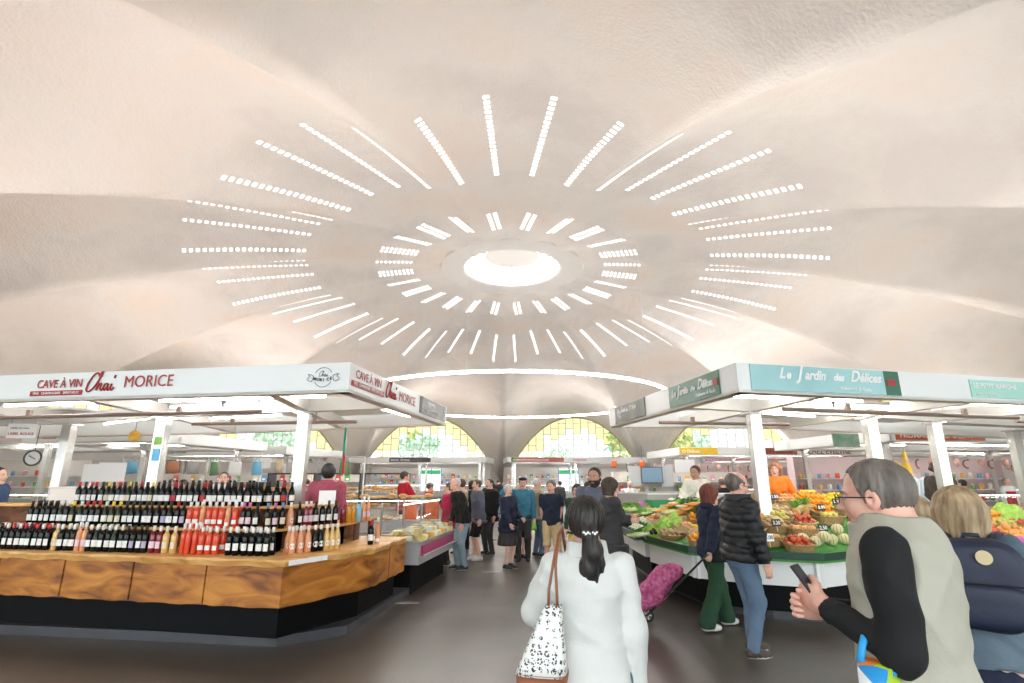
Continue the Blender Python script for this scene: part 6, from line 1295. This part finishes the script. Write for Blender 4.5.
# flag on a pole by the hooded vendor
p = aty(344, 470, 10.2); fl_ = root('flag', (p.x, p.y, 1.4), 0, label='narrow green and red flag on a thin pole by the hooded vendor', cat='flag'); q = MB(); q.tube([(0, 0, 0), (0, 0, 1.35)], .008, 5); q.build('pole', STEEL, fl_)
for z0, z1, m_ in ((.78, 1.28, mat('flag_green', (.02, .35, .22), .7)), (.42, .78, mat('flag_red', (.6, .03, .04), .7))):
    q = MB(); vs = [(.01 - .06 * (i / 3) * (1 - .25 * (1.28 - z)), .03 * math.sin(i * 2 + z * 6), z) for z in np.linspace(z0, z1, 6) for i in range(4)]; q.add(vs, [(j * 4 + i, j * 4 + i + 1, j * 4 + i + 5, j * 4 + i + 4) for j in range(5) for i in range(3)]); o = q.build('cloth', m_, fl_, smooth=True); sd_ = o.modifiers.new('s', 'SOLIDIFY'); sd_.thickness = .004
# uplighters
for (x, y, pw) in ((-4.5, 8.2, 210), (-10.0, 9.6, 90), (5.0, 8.2, 210), (10.5, 10.0, 90), (-14, 18.5, 190), (-21.7, 17.0, 90), (-13.4, 26.8, 240), (14.2, 18.2, 190), (19.8, 24.2, 170), (11.9, 27, 260), (-6.3, 38.4, 240), (4.3, 38.1, 240), (16.4, 34.4, 240), (-16.8, 33.8, 240)):
    z = 3.0 if (abs(y - 8.2) < .1 or x in (-10.0, 10.5)) else (2.86 if y == 20.5 else 3.0)
    uplighter(x, y, z + .02, pw, (1, .89, .82) if x < 0 else (1, .94, .89))
# trees outside
BARK = mat('bark', (.12, .08, .05), .9); TL = mat('tree_leaves', (.38, .58, .38), .7, noise=((.60, .75, .58), 1), nscale=3)
def tree():
    rt = root('tree'); q = MB(); q.tube([(0, 0, 0), (.1, 0, 1.5), (0, .1, 3.2)], [.22, .17, .1], 8); q.build('trunk', BARK, rt, smooth=True); rr = random.Random(5); q = MB()
    for k in range(420):
        u, v, w_ = rr.gauss(0, 1), rr.gauss(0, 1), rr.gauss(0, 1); l = math.sqrt(u * u + v * v + w_ * w_); rad = rr.uniform(.6, 1); c = (u / l * 2.0 * rad, v / l * 2.0 * rad, 4.4 + w_ / l * 1.7 * rad); s = rr.uniform(.18, .34); a, b = rr.random() * 6, rr.random() * 3; e1 = Vector((math.cos(a) * math.cos(b), math.sin(a) * math.cos(b), math.sin(b))); e2 = Vector((-math.sin(a), math.cos(a), .3)); C = Vector(c); q.add([tuple(C + e1 * s), tuple(C + e2 * s * .7), tuple(C - e1 * s), tuple(C - e2 * s * .7)], [(0, 1, 2, 3)])
    q.build('crown', TL, rt); return rt
TR = Kind(tree)
for i, a in enumerate((150, 160, 172, 182, 196, 207, 218, 133, 122, 232, 243)):
    TR.put((33 * math.sin(R(a)), CY - 33 * math.cos(R(a)), -.05), i, scale=1.0 + .2 * math.sin(i * 2.3), label='leafy tree outside seen through the arched windows', cat='tree', group='trees outside the hall')
# ------------------------------------------------------------------ the people
F_ = fabric
JEAN = F_('denim_blue', (.13, .20, .30), (120, .3)); JEANL = F_('denim_light', (.27, .36, .42), (120, .3)); NAVY = F_('navy_cloth', (.012, .018, .045)); BLK = F_('black_cloth', (.007, .007, .008)); FLE = F_('white_fleece', (.74, .74, .72), (140, .5), n2=(.66, .66, .64)); GRY = F_('grey_blue_knit', (.13, .145, .19)); CHR = F_('charcoal_coat', (.045, .043, .045))
TEALC = F_('teal_shirt', (.05, .20, .30)); TANC = F_('tan_cloth', (.50, .40, .28)); BEI = F_('beige_gilet', (.46, .44, .36), (100, .4), n2=(.40, .38, .31)); REDC = F_('red_cloth', (.50, .015, .03)); CORAL = F_('raspberry_coat', (.55, .02, .08)); BURG = F_('burgundy_hoodie', (.36, .07, .11)); ORGC = F_('orange_sweater', (.90, .20, .015), n2=(.8, .16, .01)); CRMC = F_('cream_hoodie', (.78, .76, .66))
GRNC = F_('dark_green_cord', (.015, .06, .025), (90, .6)); DGC = F_('dark_green_knit', (.02, .055, .03)); PINKC = F_('pink_shirt', (.72, .32, .32)); BRNC = F_('dark_brown_jacket', (.085, .065, .05)); TPUF = F_('tan_puffer', (.19, .115, .065)); PUF = mat('black_puffer', (.008, .009, .011), .55, bump=(18, .5, .01)); DENJ = F_('denim_jacket', (.075, .115, .155), (70, .6), n2=(.15, .20, .24)); SCARF = mat('green_scarf', (.22, .50, .36), .8, noise=((.75, .85, .75), 1), nscale=25); WHC = F_('white_coat', (.80, .80, .80)); KHA = F_('khaki_shorts', (.62, .45, .24)); YEC = F_('mustard_cloth', (.75, .52, .03)); SHB = mat('brown_shoe', (.06, .04, .03), .5); SHD = mat('dark_shoe', (.02, .02, .022), .5); SHW = mat('white_shoe', (.7, .7, .68), .5)
GLB = mat('spectacle_frame', (.02, .015, .015), .3)
def px(p, Y, py=490): return aty(p, py, Y).x
# 1 the woman in white, seen from behind
W1, J1 = person('woman in white fleece jacket walking away, black ponytail, seen from behind', px(587, 2.65, 560), 2.65, H=1.665, face=0, fem=True, top=FLE, hem=.80, loose=.02, collar=(FLE, .035), legs=JEAN, lh=(-.05, .27, 1.12), rh=(.235, .05, .80), lf=(-.08, .06, .0), rf=(.09, -.02, .0), hair='tail', hc='black', res=.0095, lpole=(-1, -.15, -.35), rpole=(.6, -.8, 0), head=(0, -4), shoe=SHW, fold=.0055, headk=1.06)
q = MB(); c_ = Vector(J1['toM'](np.array([0, -.138, -.025]).astype(float)))
for k in range(7): a_ = (k - 3) * .3; q.ball((c_.x + .036 * math.sin(a_), c_.y - .028 + .010 * a_ * a_, c_.z + .008 - .006 * (k % 2)), .009, 6)
q.build('hair_clip', mat('silver_beads', (.8, .8, .8), .2, .8), W1, smooth=True)
DAISY = bpy.data.materials.new('daisy_print'); DAISY.use_nodes = True
def _da():
    n = DAISY.node_tree.nodes; l = DAISY.node_tree.links; b = n['Principled BSDF']; tc = n.new('ShaderNodeTexCoord'); v = n.new('ShaderNodeTexVoronoi'); v.inputs['Scale'].default_value = 34; v.inputs['Randomness'].default_value = .25; l.new(tc.outputs['Object'], v.inputs['Vector']); v2 = n.new('ShaderNodeTexVoronoi'); v2.inputs['Scale'].default_value = 110; l.new(tc.outputs['Object'], v2.inputs['Vector'])
    a = n.new('ShaderNodeMath'); a.operation = 'GREATER_THAN'; a.inputs[1].default_value = .16; l.new(v.outputs['Distance'], a.inputs[0]); c2 = n.new('ShaderNodeMath'); c2.operation = 'LESS_THAN'; c2.inputs[1].default_value = .46; l.new(v.outputs['Distance'], c2.inputs[0]); d = n.new('ShaderNodeMath'); d.operation = 'LESS_THAN'; d.inputs[1].default_value = .52; l.new(v2.outputs['Distance'], d.inputs[0])
    m1 = n.new('ShaderNodeMath'); m1.operation = 'MULTIPLY'; l.new(a.outputs[0], m1.inputs[0]); l.new(c2.outputs[0], m1.inputs[1]); m2 = n.new('ShaderNodeMath'); m2.operation = 'MULTIPLY'; l.new(m1.outputs[0], m2.inputs[0]); l.new(d.outputs[0], m2.inputs[1])
    mx = n.new('ShaderNodeMix'); mx.data_type = 'RGBA'; mx.inputs[6].default_value = (.82, .81, .78, 1); mx.inputs[7].default_value = (.03, .03, .04, 1); l.new(m2.outputs[0], mx.inputs[0]); l.new(mx.outputs[2], b.inputs['Base Color'])
_da()
TANL = mat('tan_leather', (.28, .10, .045), .45)
bg_ = root('shoulder_bag', (px(541, 2.5, 625), 2.50, .92), R(-12), label='white handbag with black flower print and tan base carried by the woman in white', cat='bag')
def slab_bag(p, z0, z1, w0, w1, d0, d1, sh=0, n=16):
    vs = []; 
    for t in np.linspace(0, 1, 7):
        w = w0 + (w1 - w0) * t; d = (d0 + (d1 - d0) * t) * (1 - .15 * math.sin(t * 3)); 
        for i in range(n):
            a = 2 * math.pi * i / n; cx_, sy = math.cos(a), math.sin(a); vs.append((sh * t + w / 2 * math.copysign(abs(cx_) ** .5, cx_), d / 2 * math.copysign(abs(sy) ** .6, sy), z0 + (z1 - z0) * t))
    p.add(vs, [(j * n + i, j * n + (i + 1) % n, (j + 1) * n + (i + 1) % n, (j + 1) * n + i) for j in range(6) for i in range(n)] + [tuple(range(n))[::-1], tuple(6 * n + i for i in range(n))]); return p
slab_bag(MB(), .035, .30, .22, .075, .14, .07, .055).build('body', DAISY, bg_, smooth=True); slab_bag(MB(), -.005, .042, .212, .222, .135, .144, .004).build('base', TANL, bg_, smooth=True)
for dx in (-.018, .02):
    q = MB(); q.tube([(.055 + dx, -.02, .29), (.055 + dx * .9, -.015, .36), (.062 + dx * .3, .0, .46), (.075, .06, .575), (.085, .13, .60), (.09, .20, .50)], .015, 6, flat=.4); q.build('strap', TANL, bg_, smooth=True)
# 2 the man with the phone
W2, J2 = person('grey haired man with glasses in black sleeves and beige gilet holding a phone', px(900, 2.0, 560), 2.0, H=1.885, face=44, top=BLK, hem=.86, loose=.010, fat=1.15, legs=BLK, jacket=(BEI, .78, 0, 'vest', .02), collar=(BEI, .034), drop=(.06, .03), lh=(-.10, .21, 1.205), rh=(.0, .245, 1.175), lpole=(-.45, -1, -.1), rpole=(.6, -.8, -.3), head=(2, 6), skin='pink', hair='short', hc='grey', glasses=GLB, res=.0095, curl=(48, 60), headk=1.02, fold=.006)
q = MB(); ph_ = wpt(W2, (-.065, .297, 1.365)); pr = root('mobile_phone', ph_, R(44), label='dark mobile phone held up by the grey haired man in the beige gilet', cat='phone'); q.box(-.036, .036, -.004, .004, -.07, .07); q.build('casing', SHD, pr); q = MB(); q.box(-.033, .033, -.0055, -.004, -.065, .065); q.build('display', mat('phone_glass', (.05, .06, .08), .1), pr); pr.rotation_euler = (R(-35), R(0), R(44))
_m = J2['el'] * .72 + J2['WL'] * .28; bgl = wpt(W2, (_m[0], _m[1], _m[2] - .63)); tb = root('shopping_bag', bgl, R(40), label='colourful plastic shopping bag with bright blue handles hanging on the forearm of the phone man', cat='bag')
MULTI = bpy.data.materials.new('colourful_print'); MULTI.use_nodes = True
def _mu():
    n = MULTI.node_tree.nodes; l = MULTI.node_tree.links; b = n['Principled BSDF']; b.inputs['Roughness'].default_value = .3; tc = n.new('ShaderNodeTexCoord'); v = n.new('ShaderNodeTexVoronoi'); v.inputs['Scale'].default_value = 7; l.new(tc.outputs['Object'], v.inputs['Vector']); s = n.new('ShaderNodeSeparateColor'); l.new(v.outputs['Color'], s.inputs[0]); cr_ = n.new('ShaderNodeValToRGB'); cr_.color_ramp.interpolation = 'CONSTANT'; e = cr_.color_ramp
    e.elements[0].color = (.85, .85, .85, 1); e.elements[1].position = .5; e.elements[1].color = (.02, .28, .65, 1)
    for p_, c_ in ((.62, (.75, .06, .08, 1)), (.70, (.85, .85, .85, 1)), (.80, (.45, .65, .05, 1)), (.87, (.85, .25, .03, 1)), (.93, (.45, .05, .35, 1))): q = e.elements.new(p_); q.color = c_
    l.new(s.outputs[0], cr_.inputs[0]); l.new(cr_.outputs[0], b.inputs['Base Color'])
_mu()
slab_bag(MB(), 0, .57, .34, .27, .17, .10).build('body', MULTI, tb, smooth=True); BLH = mat('blue_handle', (.02, .35, .75), .4)
for dy in (-.045, .045): q = MB(); q.tube([(-.08, dy, .55), (-.06, dy * .8, .61), (-.015, dy * .5, .68), (.025, dy * .5, .68), (.06, dy * .8, .61), (.08, dy, .55)], .012, 6, flat=.45); q.build('handle', BLH, tb, smooth=True)
# 3 the woman with the backpack
W3, J3 = person('woman in denim jacket and pale green scarf seen from behind wearing a navy backpack', px(968, 2.75, 560), 2.75, H=1.735, face=-34, drop=(.05, .01), fem=True, fat=1.15, top=DENJ, hem=.93, loose=.035, legs=NAVY, leg='skirt', kneehem=.35, hair='bob', hc='sandy', collar=(SCARF, .05), res=.0095, lh=(-.20, .20, 1.0), rh=(.20, .22, 1.05), head=(14, 6), headk=1.12, fold=.010)
q = MB(); c0 = J3['head'] + np.array([0, -.03, -.15])
q.tube([(c0[0] + .12 * math.cos(t * .3927), c0[1] + .10 * math.sin(t * .3927), c0[2] - .01 + .015 * math.sin(t * 1.3)) for t in range(16)], .035, 8, closed=True); q.build('scarf', SCARF, W3, smooth=True)
bp_ = root('backpack', wpt(W3, (.01, -.155, 1.11)), R(-34), label='navy backpack with round beige badge and front pocket worn over the denim jacket', cat='backpack'); NP = mat('navy_nylon', (.012, .018, .045), .55, bump=(25, .3, .006))
V, F = snet(lambda X, Y, Z: smax(np.maximum(np.abs(Y + .065) - .065, 0) + (np.sqrt(np.abs(X / .175) ** 3.2 + np.abs((Z - .18) / .195) ** 3.2 + np.abs((Y + .065) / .085) ** 2.6) - 1) * .09 - .002 * np.sin(X * 30 + Z * 17), np.abs(Y + .065) - .09, .01), (-.22, -.2, -.05), (.22, .06, .42), .009); link('body', arr2mesh('body', V, F, NP), bp_)
V, F = snet(lambda X, Y, Z: (np.sqrt(np.abs(X / .15) ** 3.5 + np.abs((Z - .10) / .09) ** 3.5 + np.abs((Y + .135) / .03) ** 2.5) - 1) * .04, (-.2, -.2, -.03), (.2, -.05, .25), .008); link('pocket', arr2mesh('pocket', V, F, NP), bp_)
q = MB(); q.tube([(-.14, -.158, .19), (0, -.168, .192), (.14, -.158, .19)], .0035, 5); z_ = q.build('zipper', mat('zip_dark', (.04, .04, .05), .3, .5), bp_); q = MB(); q.ball((-.10, -.168, .175), .008, 6); q.build('zip_pull', STEEL, bp_)
q = MB(); q.lathe([(.001, 0), (.030, 0), (.030, .006), (.001, .007)], 20); me = q.mesh('badge', mat('badge_beige', (.68, .55, .33), .6)); me.transform(Matrix.Translation((.02, -.148, .30)) @ Matrix.Rotation(R(90), 4, 'X')); link('badge', me, bp_)
for s in (-1, 1): q = MB(); q.tube([(s * .06, -.03, .33), (s * .09, .035, .375), (s * .11, .12, .385), (s * .125, .22, .33), (s * .12, .26, .20)], .026, 6, flat=.35); q.build('shoulder_strap', NP, bp_, smooth=True)
q = MB(); q.tube([(-.035, -.03, .355), (-.025, -.04, .385), (.025, -.04, .385), (.035, -.03, .355)], .01, 6); q.build('haul_loop', NP, bp_, smooth=True)
# 4, 5 the couple by the produce
W4, J4 = person('man in black puffer jacket and blue jeans facing the produce counter, with glasses', px(741, 6.0, 560), 6.0, H=1.80, face=-78, lean=3, fat=1.12, top=PUF, puff=.014, hem=.88, loose=.04, collar=(PUF, .035), legs=JEAN, lh=(-.24, .15, .9), rh=(.28, .10, .80), lf=(-.09, .10), rf=(.10, -.03), skin='pink', hair='ring', hc='grey', glasses=GLB, head=(-4, 16), res=.0115, shoe=SHB, curl=(40, 25), headk=1.12)
W5, J5 = person('woman with red brown hair in navy hoodie and wide dark green trousers pulling a trolley', px(712, 6.95, 560), 6.95, H=1.66, face=-72, fem=True, lean=4, top=NAVY, hem=.86, loose=.03, hoodie=NAVY, legs=GRNC, flare=.045, lf=(-.09, .22), rf=(.09, -.22, .02), lh=(-.2, .25, .95), rh=(.24, -.24, .86), rpole=(.6, -1, 0), hair='bob', hc='redbrown', head=(-14, 8), res=.0115, shoe=SHW, curl=(60, 90), headk=1.08)
sb = root('crossbody_bag', wpt(W5, (.21, .0, .78)), R(-72 + 90), label='black crossbody bag at the hip of the woman in green trousers', cat='bag'); slab_bag(MB(), 0, .24, .32, .30, .10, .05).build('body', BLK, sb, smooth=True); q = MB(); q.tube([(-.13, 0, .23), (-.1, .10, .55), (.0, .18, .70), (.06, .12, .6), (.13, 0, .23)], .008, 5); q.build('strap', BLK, sb)
TRO = mat('magenta_pattern', (.30, .03, .12), .7, noise=((.55, .14, .28), 1), nscale=26); wl = atz(643, 626, 0); hd_ = wpt(W5, (.24, -.24, .86)) ; hd_.z = .87
tr = root('shopping_trolley', (wl.x, wl.y, 0), math.atan2(hd_.y - wl.y, hd_.x - wl.x), label='magenta patterned shopping trolley tilted behind the woman in green trousers', cat='trolley'); Lh = math.hypot(hd_.x - wl.x, hd_.y - wl.y)
V, F = snet(lambda X, Y, Z: (lambda u, v: (np.sqrt(np.abs((u - .40) / .40) ** 3 + np.abs((v - .14 - .02 * np.sin(u * 14)) / (.175 - .07 * np.clip(u, 0, 1))) ** 2.6 + np.abs(Y / .17) ** 3) - 1) * .11 - .003 * np.sin(X * 40 + Z * 25) - .003 * np.sin(Y * 33 + Z * 30))((X * Lh + (Z - .09) * .78) / math.hypot(Lh, .78), (-(X) * .78 + (Z - .09) * Lh) / math.hypot(Lh, .78)), (-.25, -.25, .03), (.85, .25, .95), .014); link('bag', arr2mesh('bag', V, F, TRO), tr)
q = MB()
for y_ in (-.11, .11): q.tube([(.02, y_, .09), (Lh * .96, y_ * .5, .84)], .009, 6)
q.tube([(Lh * .96, -.055, .84), (Lh, -.05, .87), (Lh, .05, .87), (Lh * .96, .055, .84)], .014, 6); q.build('frame', DARK, tr)
for y_ in (-.19, .19):
    q = MB(); q.tube([(.07 * math.cos(t * .3927), y_, .085 + .07 * math.sin(t * .3927)) for t in range(16)], .014, 6, closed=True); w_ = q.build('wheel', SHD, tr, smooth=True); q = MB()
    for t in range(5): q.tube([(0, y_, .085), (.065 * math.cos(t * 1.257), y_, .085 + .065 * math.sin(t * 1.257))], .006, 4)
    q.build('spokes', WHITE, w_)
q = MB(); q.tube([(0, -.19, .085), (0, .19, .085)], .008, 5); q.build('axle', DARK, tr)
# vendors
def dais(x, y, w, d, h, lb): q = MB(); q.box(-w / 2, w / 2, -d / 2, d / 2, 0, h); o = q.build('platform', WOODD, label=lb, cat='platform'); o.location = (x, y, .096)
dais(px(778, 9.95), 9.95, 1.6, .7, .23, 'low wooden platform under the vendor in orange'); dais(px(944, 10.1), 10.1, .9, .6, .22, 'low wooden platform under the vendor in the dark jacket')
person('greengrocer with long ginger hair in bright orange sweater behind the fruit', px(777, 9.9), 9.9, z=.327, H=1.70, face=168, fem=True, top=ORGC, hem=.85, loose=.035, legs=BLK, lh=(-.26, .28, 1.08), rh=(.26, .28, 1.08), hair='long', hc='ginger', head=(-18, 6), res=.013, headk=1.15)
person('smiling vendor in cream hoodie standing behind the vegetables', px(697, 11.75), 11.75, z=.096, H=1.90, face=125, top=CRMC, hem=.82, loose=.045, hoodie=CRMC, legs=BLK, lh=(-.2, .36, 1.0), rh=(.22, .34, 1.0), hair='short', hc='dkbrown', skin='tan', head=(12, 10), res=.014, headk=1.15)
person('vendor in dark brown jacket with hair tied back looking right', px(941, 10.1), 10.1, z=.317, H=1.72, face=-72, top=BRNC, hem=.85, loose=.03, legs=BLK, lh=(-.22, .2, .95), rh=(.24, .2, .95), hair='bun', hc='dkbrown', skin='tan', head=(-8, 4), res=.013, headk=1.15)
person('blond woman in brown quilted jacket bending over the produce behind the phone man', px(921, 3.7), 3.7, H=1.63, face=12, fem=True, lean=6, top=TPUF, puff=.012, hem=.85, loose=.035, legs=BLK, lh=(-.2, .3, 1.0), rh=(.2, .3, 1.0), hair='bun', hc='sandy', head=(10, 0), res=.012, headk=1.1)
person('butcher in black working deep on the right under the hams', px(990, 13.6), 14.4, H=1.72, face=20, top=BLK, hem=.85, legs=BLK, lh=(-.3, .3, 1.1), hair='short', hc='black', res=.016)
# centre group
person('tall bearded man in grey blue sweater facing the camera', px(595, 8.5), 8.5, H=1.90, face=168, top=GRY, hem=.86, loose=.03, legs=BLK, hair='crop', hc='black', beard=True, skin='tan', head=(-14, 4), res=.0125, headk=1.12)
person('woman with long dark hair and folded arms in a long charcoal coat facing right', px(610, 7.9), 7.9, H=1.74, face=-82, fem=True, top=CHR, hem=.35, loose=.05, legs=BLK, lh=(.14, .24, 1.18), rh=(-.12, .28, 1.14), hair='bob', hc='dkbrown', head=(-4, 4), res=.0125, headk=1.1)
q = MB(); o = None
for (lb, p_, Y, H, fc, kw) in (
 ('woman with glasses in dark green cardigan and mustard skirt in the aisle', 577, 10.3, 1.64, 150, dict(fem=True, top=DGC, hem=.8, legs=YEC, leg='skirt', hair='bob', hc='dkbrown', glasses=GLB, lh=(-.2, .25, 1.0))),
 ('person in pink shirt bending down near the yellow bag', 582, 14.2, 1.66, -80, dict(lean=14, top=PINKC, hem=.85, legs=CHR, hair='short', hc='dkbrown', lh=(-.2, .35, 1.0), rh=(.2, .35, 1.0))),
 ('older man in navy polo and khaki shorts with hands behind his back', 551, 10.9, 1.70, 178, dict(top=NAVY, sleeve='short', hem=.88, legs=KHA, leg='shorts', kneehem=.48, hair='thick+curly', hc='grey', skin='pink', lh=(-.16, -.14, .9), rh=(.16, -.14, .9), head=(-25, 4), fat=1.1)),
 ('man in tan waistcoat and jeans turned to the right', 537, 13.0, 1.74, -60, dict(top=TANC, hem=.82, legs=JEAN, hair='short', hc='white', skin='pink')),
 ('man in teal shirt and dark flat cap raising one hand', 523, 12.2, 1.76, 176, dict(top=TEALC, hem=.84, legs=CHR, hair='short', hc='grey', skin='pink', rh=(.30, .22, 1.62), rpole=(.8, -.4, -1))),
 ('white haired woman in navy cardigan and dark pleated skirt looking right', 508, 11.3, 1.62, -130, dict(fem=True, fat=1.2, top=NAVY, hem=.74, loose=.035, legs=CHR, leg='skirt', kneehem=.47, hair='thick+curly', hc='white', lh=(-.22, .22, 1.02), rh=(.20, .24, .92), head=(-14, 4))),
 ('white haired woman in black coat carrying a lime green bag', 519, 12.6, 1.62, -150, dict(fem=True, top=BLK, hem=.6, legs=BLK, leg='skirt', hair='thick+curly', hc='white', lh=(-.2, .28, 1.0))),
 ('balding old man in black sweater and light jeans bending to look at the cheese', 464, 11.2, 1.74, 118, dict(lean=15, top=BLK, hem=.88, loose=.03, legs=JEANL, hair='ring', hc='white', skin='pink', head=(8, 24), lh=(-.22, .12, .88), rh=(.20, .18, .9), rf=(.12, .05), fat=1.1, headk=1.12)),
 ('woman in raspberry red coat and black trousers by the cheese case', 449, 11.75, 1.66, 80, dict(fem=True, top=CORAL, hem=.72, loose=.035, legs=BLK, hair='short', hc='brown')),
 ('man in grey blue jacket and black shorts at the cheese case', 479, 12.4, 1.72, 112, dict(lean=4, top=GRY, hem=.8, loose=.035, legs=BLK, leg='shorts', kneehem=.5, hair='short', hc='brown', shoe=SHW)),
 ('dark haired person in black jacket carrying a black bag in the queue', 490, 13.3, 1.74, 130, dict(top=BLK, hem=.75, loose=.05, legs=CHR, hair='short', hc='black')),
 ('brown haired person in taupe coat at the back of the queue', 461, 13.4, 1.72, 60, dict(top=TANC, hem=.8, legs=BLK, hair='thick', hc='brown')),
 ('small dark haired person almost hidden in the queue', 472, 14.2, 1.68, 20, dict(top=BLK, hem=.8, legs=BLK, hair='bob', hc='black')),
 ('cheesemonger in red and white top behind the bread case', 404, 14.0, 1.78, -55, dict(z=.12, top=REDC, hem=.82, loose=.03, legs=BLK, hair='short', hc='dkbrown', skin='pink', collar=(WHC, .03), head=(-10, 14), lh=(-.2, .34, 1.0), rh=(.2, .34, 1.0), headk=1.15)),
 ('second vendor in red bending beside the cheesemonger', 425, 14.75, 1.62, -60, dict(z=.0, lean=12, top=REDC, hem=.82, legs=BLK, hair='thick', hc='grey', head=(0, 25))),
 ('vendor in burgundy hoodie turned away behind the bottles', 327, 9.0, 1.86, 14, dict(z=.096, top=BURG, hem=.82, loose=.045, hoodie=BURG, legs=BLK, hair='thick', hc='black', lh=(-.24, .25, 1.0), headk=1.12)),
 ('man in navy sweatshirt at the left edge behind the counter', -6, 8.9, 1.82, -80, dict(z=.096, top=F_('navy_bright', (.03, .07, .16)), hem=.82, loose=.04, legs=BLK, hair='short', hc='black', headk=1.1)),
 ('butcher in white coat and black apron with glasses behind the bottles', 222, 12.6, 1.78, 205, dict(z=.096, top=WHC, hem=.8, loose=.03, legs=BLK, apron=BLK, hair='short', hc='dkbrown', glasses=GLB, lh=(-.1, .36, 1.1), rh=(.12, .36, 1.08), headk=1.12)),
 ('shop assistant in white at the deep left counter', 170, 18.6, 1.72, 190, dict(top=WHC, hem=.8, legs=BLK, hair='short', hc='brown', apron=REDC)),
 ('vendor with brown hair in white apron left of the hanging bags', 182, 13.9, 1.70, 170, dict(z=.0, top=PINKC, hem=.8, legs=BLK, apron=WHC, hair='thick', hc='brown', lh=(-.1, .36, 1.1))),
 ('vendor in grey behind the pale boards on the left', 60, 15.2, 1.74, 140, dict(top=GRY, hem=.8, legs=BLK, hair='short', hc='dkbrown', apron=WHC)),
 ('customer in dark jacket between the left stalls', 306, 19.5, 1.72, 60, dict(top=CHR, hem=.8, legs=BLK, hair='short', hc='brown')),
 ('customer in black standing far left behind the carton', 108, 14.0, 1.66, -100, dict(top=GRY, hem=.8, legs=BLK, hair='short', hc='grey')),
 ('bald man in dark sweater behind the grey partition', 724, 14.2, 1.76, -70, dict(top=BLK, hem=.82, legs=BLK, hair='ring', hc='grey', skin='pink', headk=1.1)),
 ('bald chef in white jacket at the middle shelving', 630, 18.2, 1.66, 170, dict(top=WHC, hem=.82, legs=BLK, hair='ring', hc='grey')),
 ('customer in red top far behind the fruit', 786, 18.4, 1.66, 120, dict(top=REDC, hem=.82, legs=BLK, hair='ring', hc='white', skin='pink')),
 ('assistant in pale coat at the pink lit case', 812, 20.6, 1.68, 200, dict(top=WHC, hem=.82, legs=BLK, hair='short', hc='brown')),
 ('butcher in white behind the pale counter case on the right', 1008, 17.6, 1.76, 190, dict(top=WHC, hem=.82, legs=BLK, hair='short', hc='grey', apron=REDC)),
 ('customer in grey crouching over the far bakery case', 560, 22.0, 1.64, 30, dict(top=CHR, hem=.82, legs=BLK, hair='short', hc='black')),
 ('distant shopper in black walking towards the middle pier', 498, 27.0, 1.70, 10, dict(top=BLK, hem=.8, legs=JEAN, hair='short', hc='brown')),
):
    kw = dict(kw); kw.setdefault('res', .015 if Y < 13 else .019); kw.setdefault('shoe', SHD)
    o, _ = person(lb, px(p_, Y), Y, H=H, face=fc, **kw)
    if 'flat cap' in lb: q = MB(); h_ = Vector(_['head']) + Vector((0, 0, .10)); q.ball((h_.x, h_.y + .02, h_.z), (.098, .125, .04), 14); q.build('flat_cap', NAVY, o, smooth=True)
    if 'lime green' in lb: q = wpt(o, (-.2, .25, .62)); b2 = root('carrier_bag', q, .3, label='lime green carrier bag held by the white haired woman in black', cat='bag'); slab_bag(MB(), 0, .24, .2, .15, .09, .05).build('body', mat('lime_plastic', (.22, .75, .06), .4), b2, smooth=True); q = MB(); q.tube([(-.06, 0, .23), (0, 0, .38), (.06, 0, .23)], .006, 5); q.build('handle', mat('lime_plastic', (.22, .75, .06), .4), b2)
    if 'mustard skirt' in lb: q = wpt(o, (-.22, .2, .62)); b2 = root('tote_bag', q, .3, label='yellow tote bag beside the woman in the green cardigan', cat='bag'); slab_bag(MB(), 0, .32, .34, .30, .1, .06).build('body', YEC, b2, smooth=True); q = MB(); q.tube([(-.1, 0, .31), (0, 0, .5), (.1, 0, .31)], .008, 5); q.build('handle', YEC, b2)
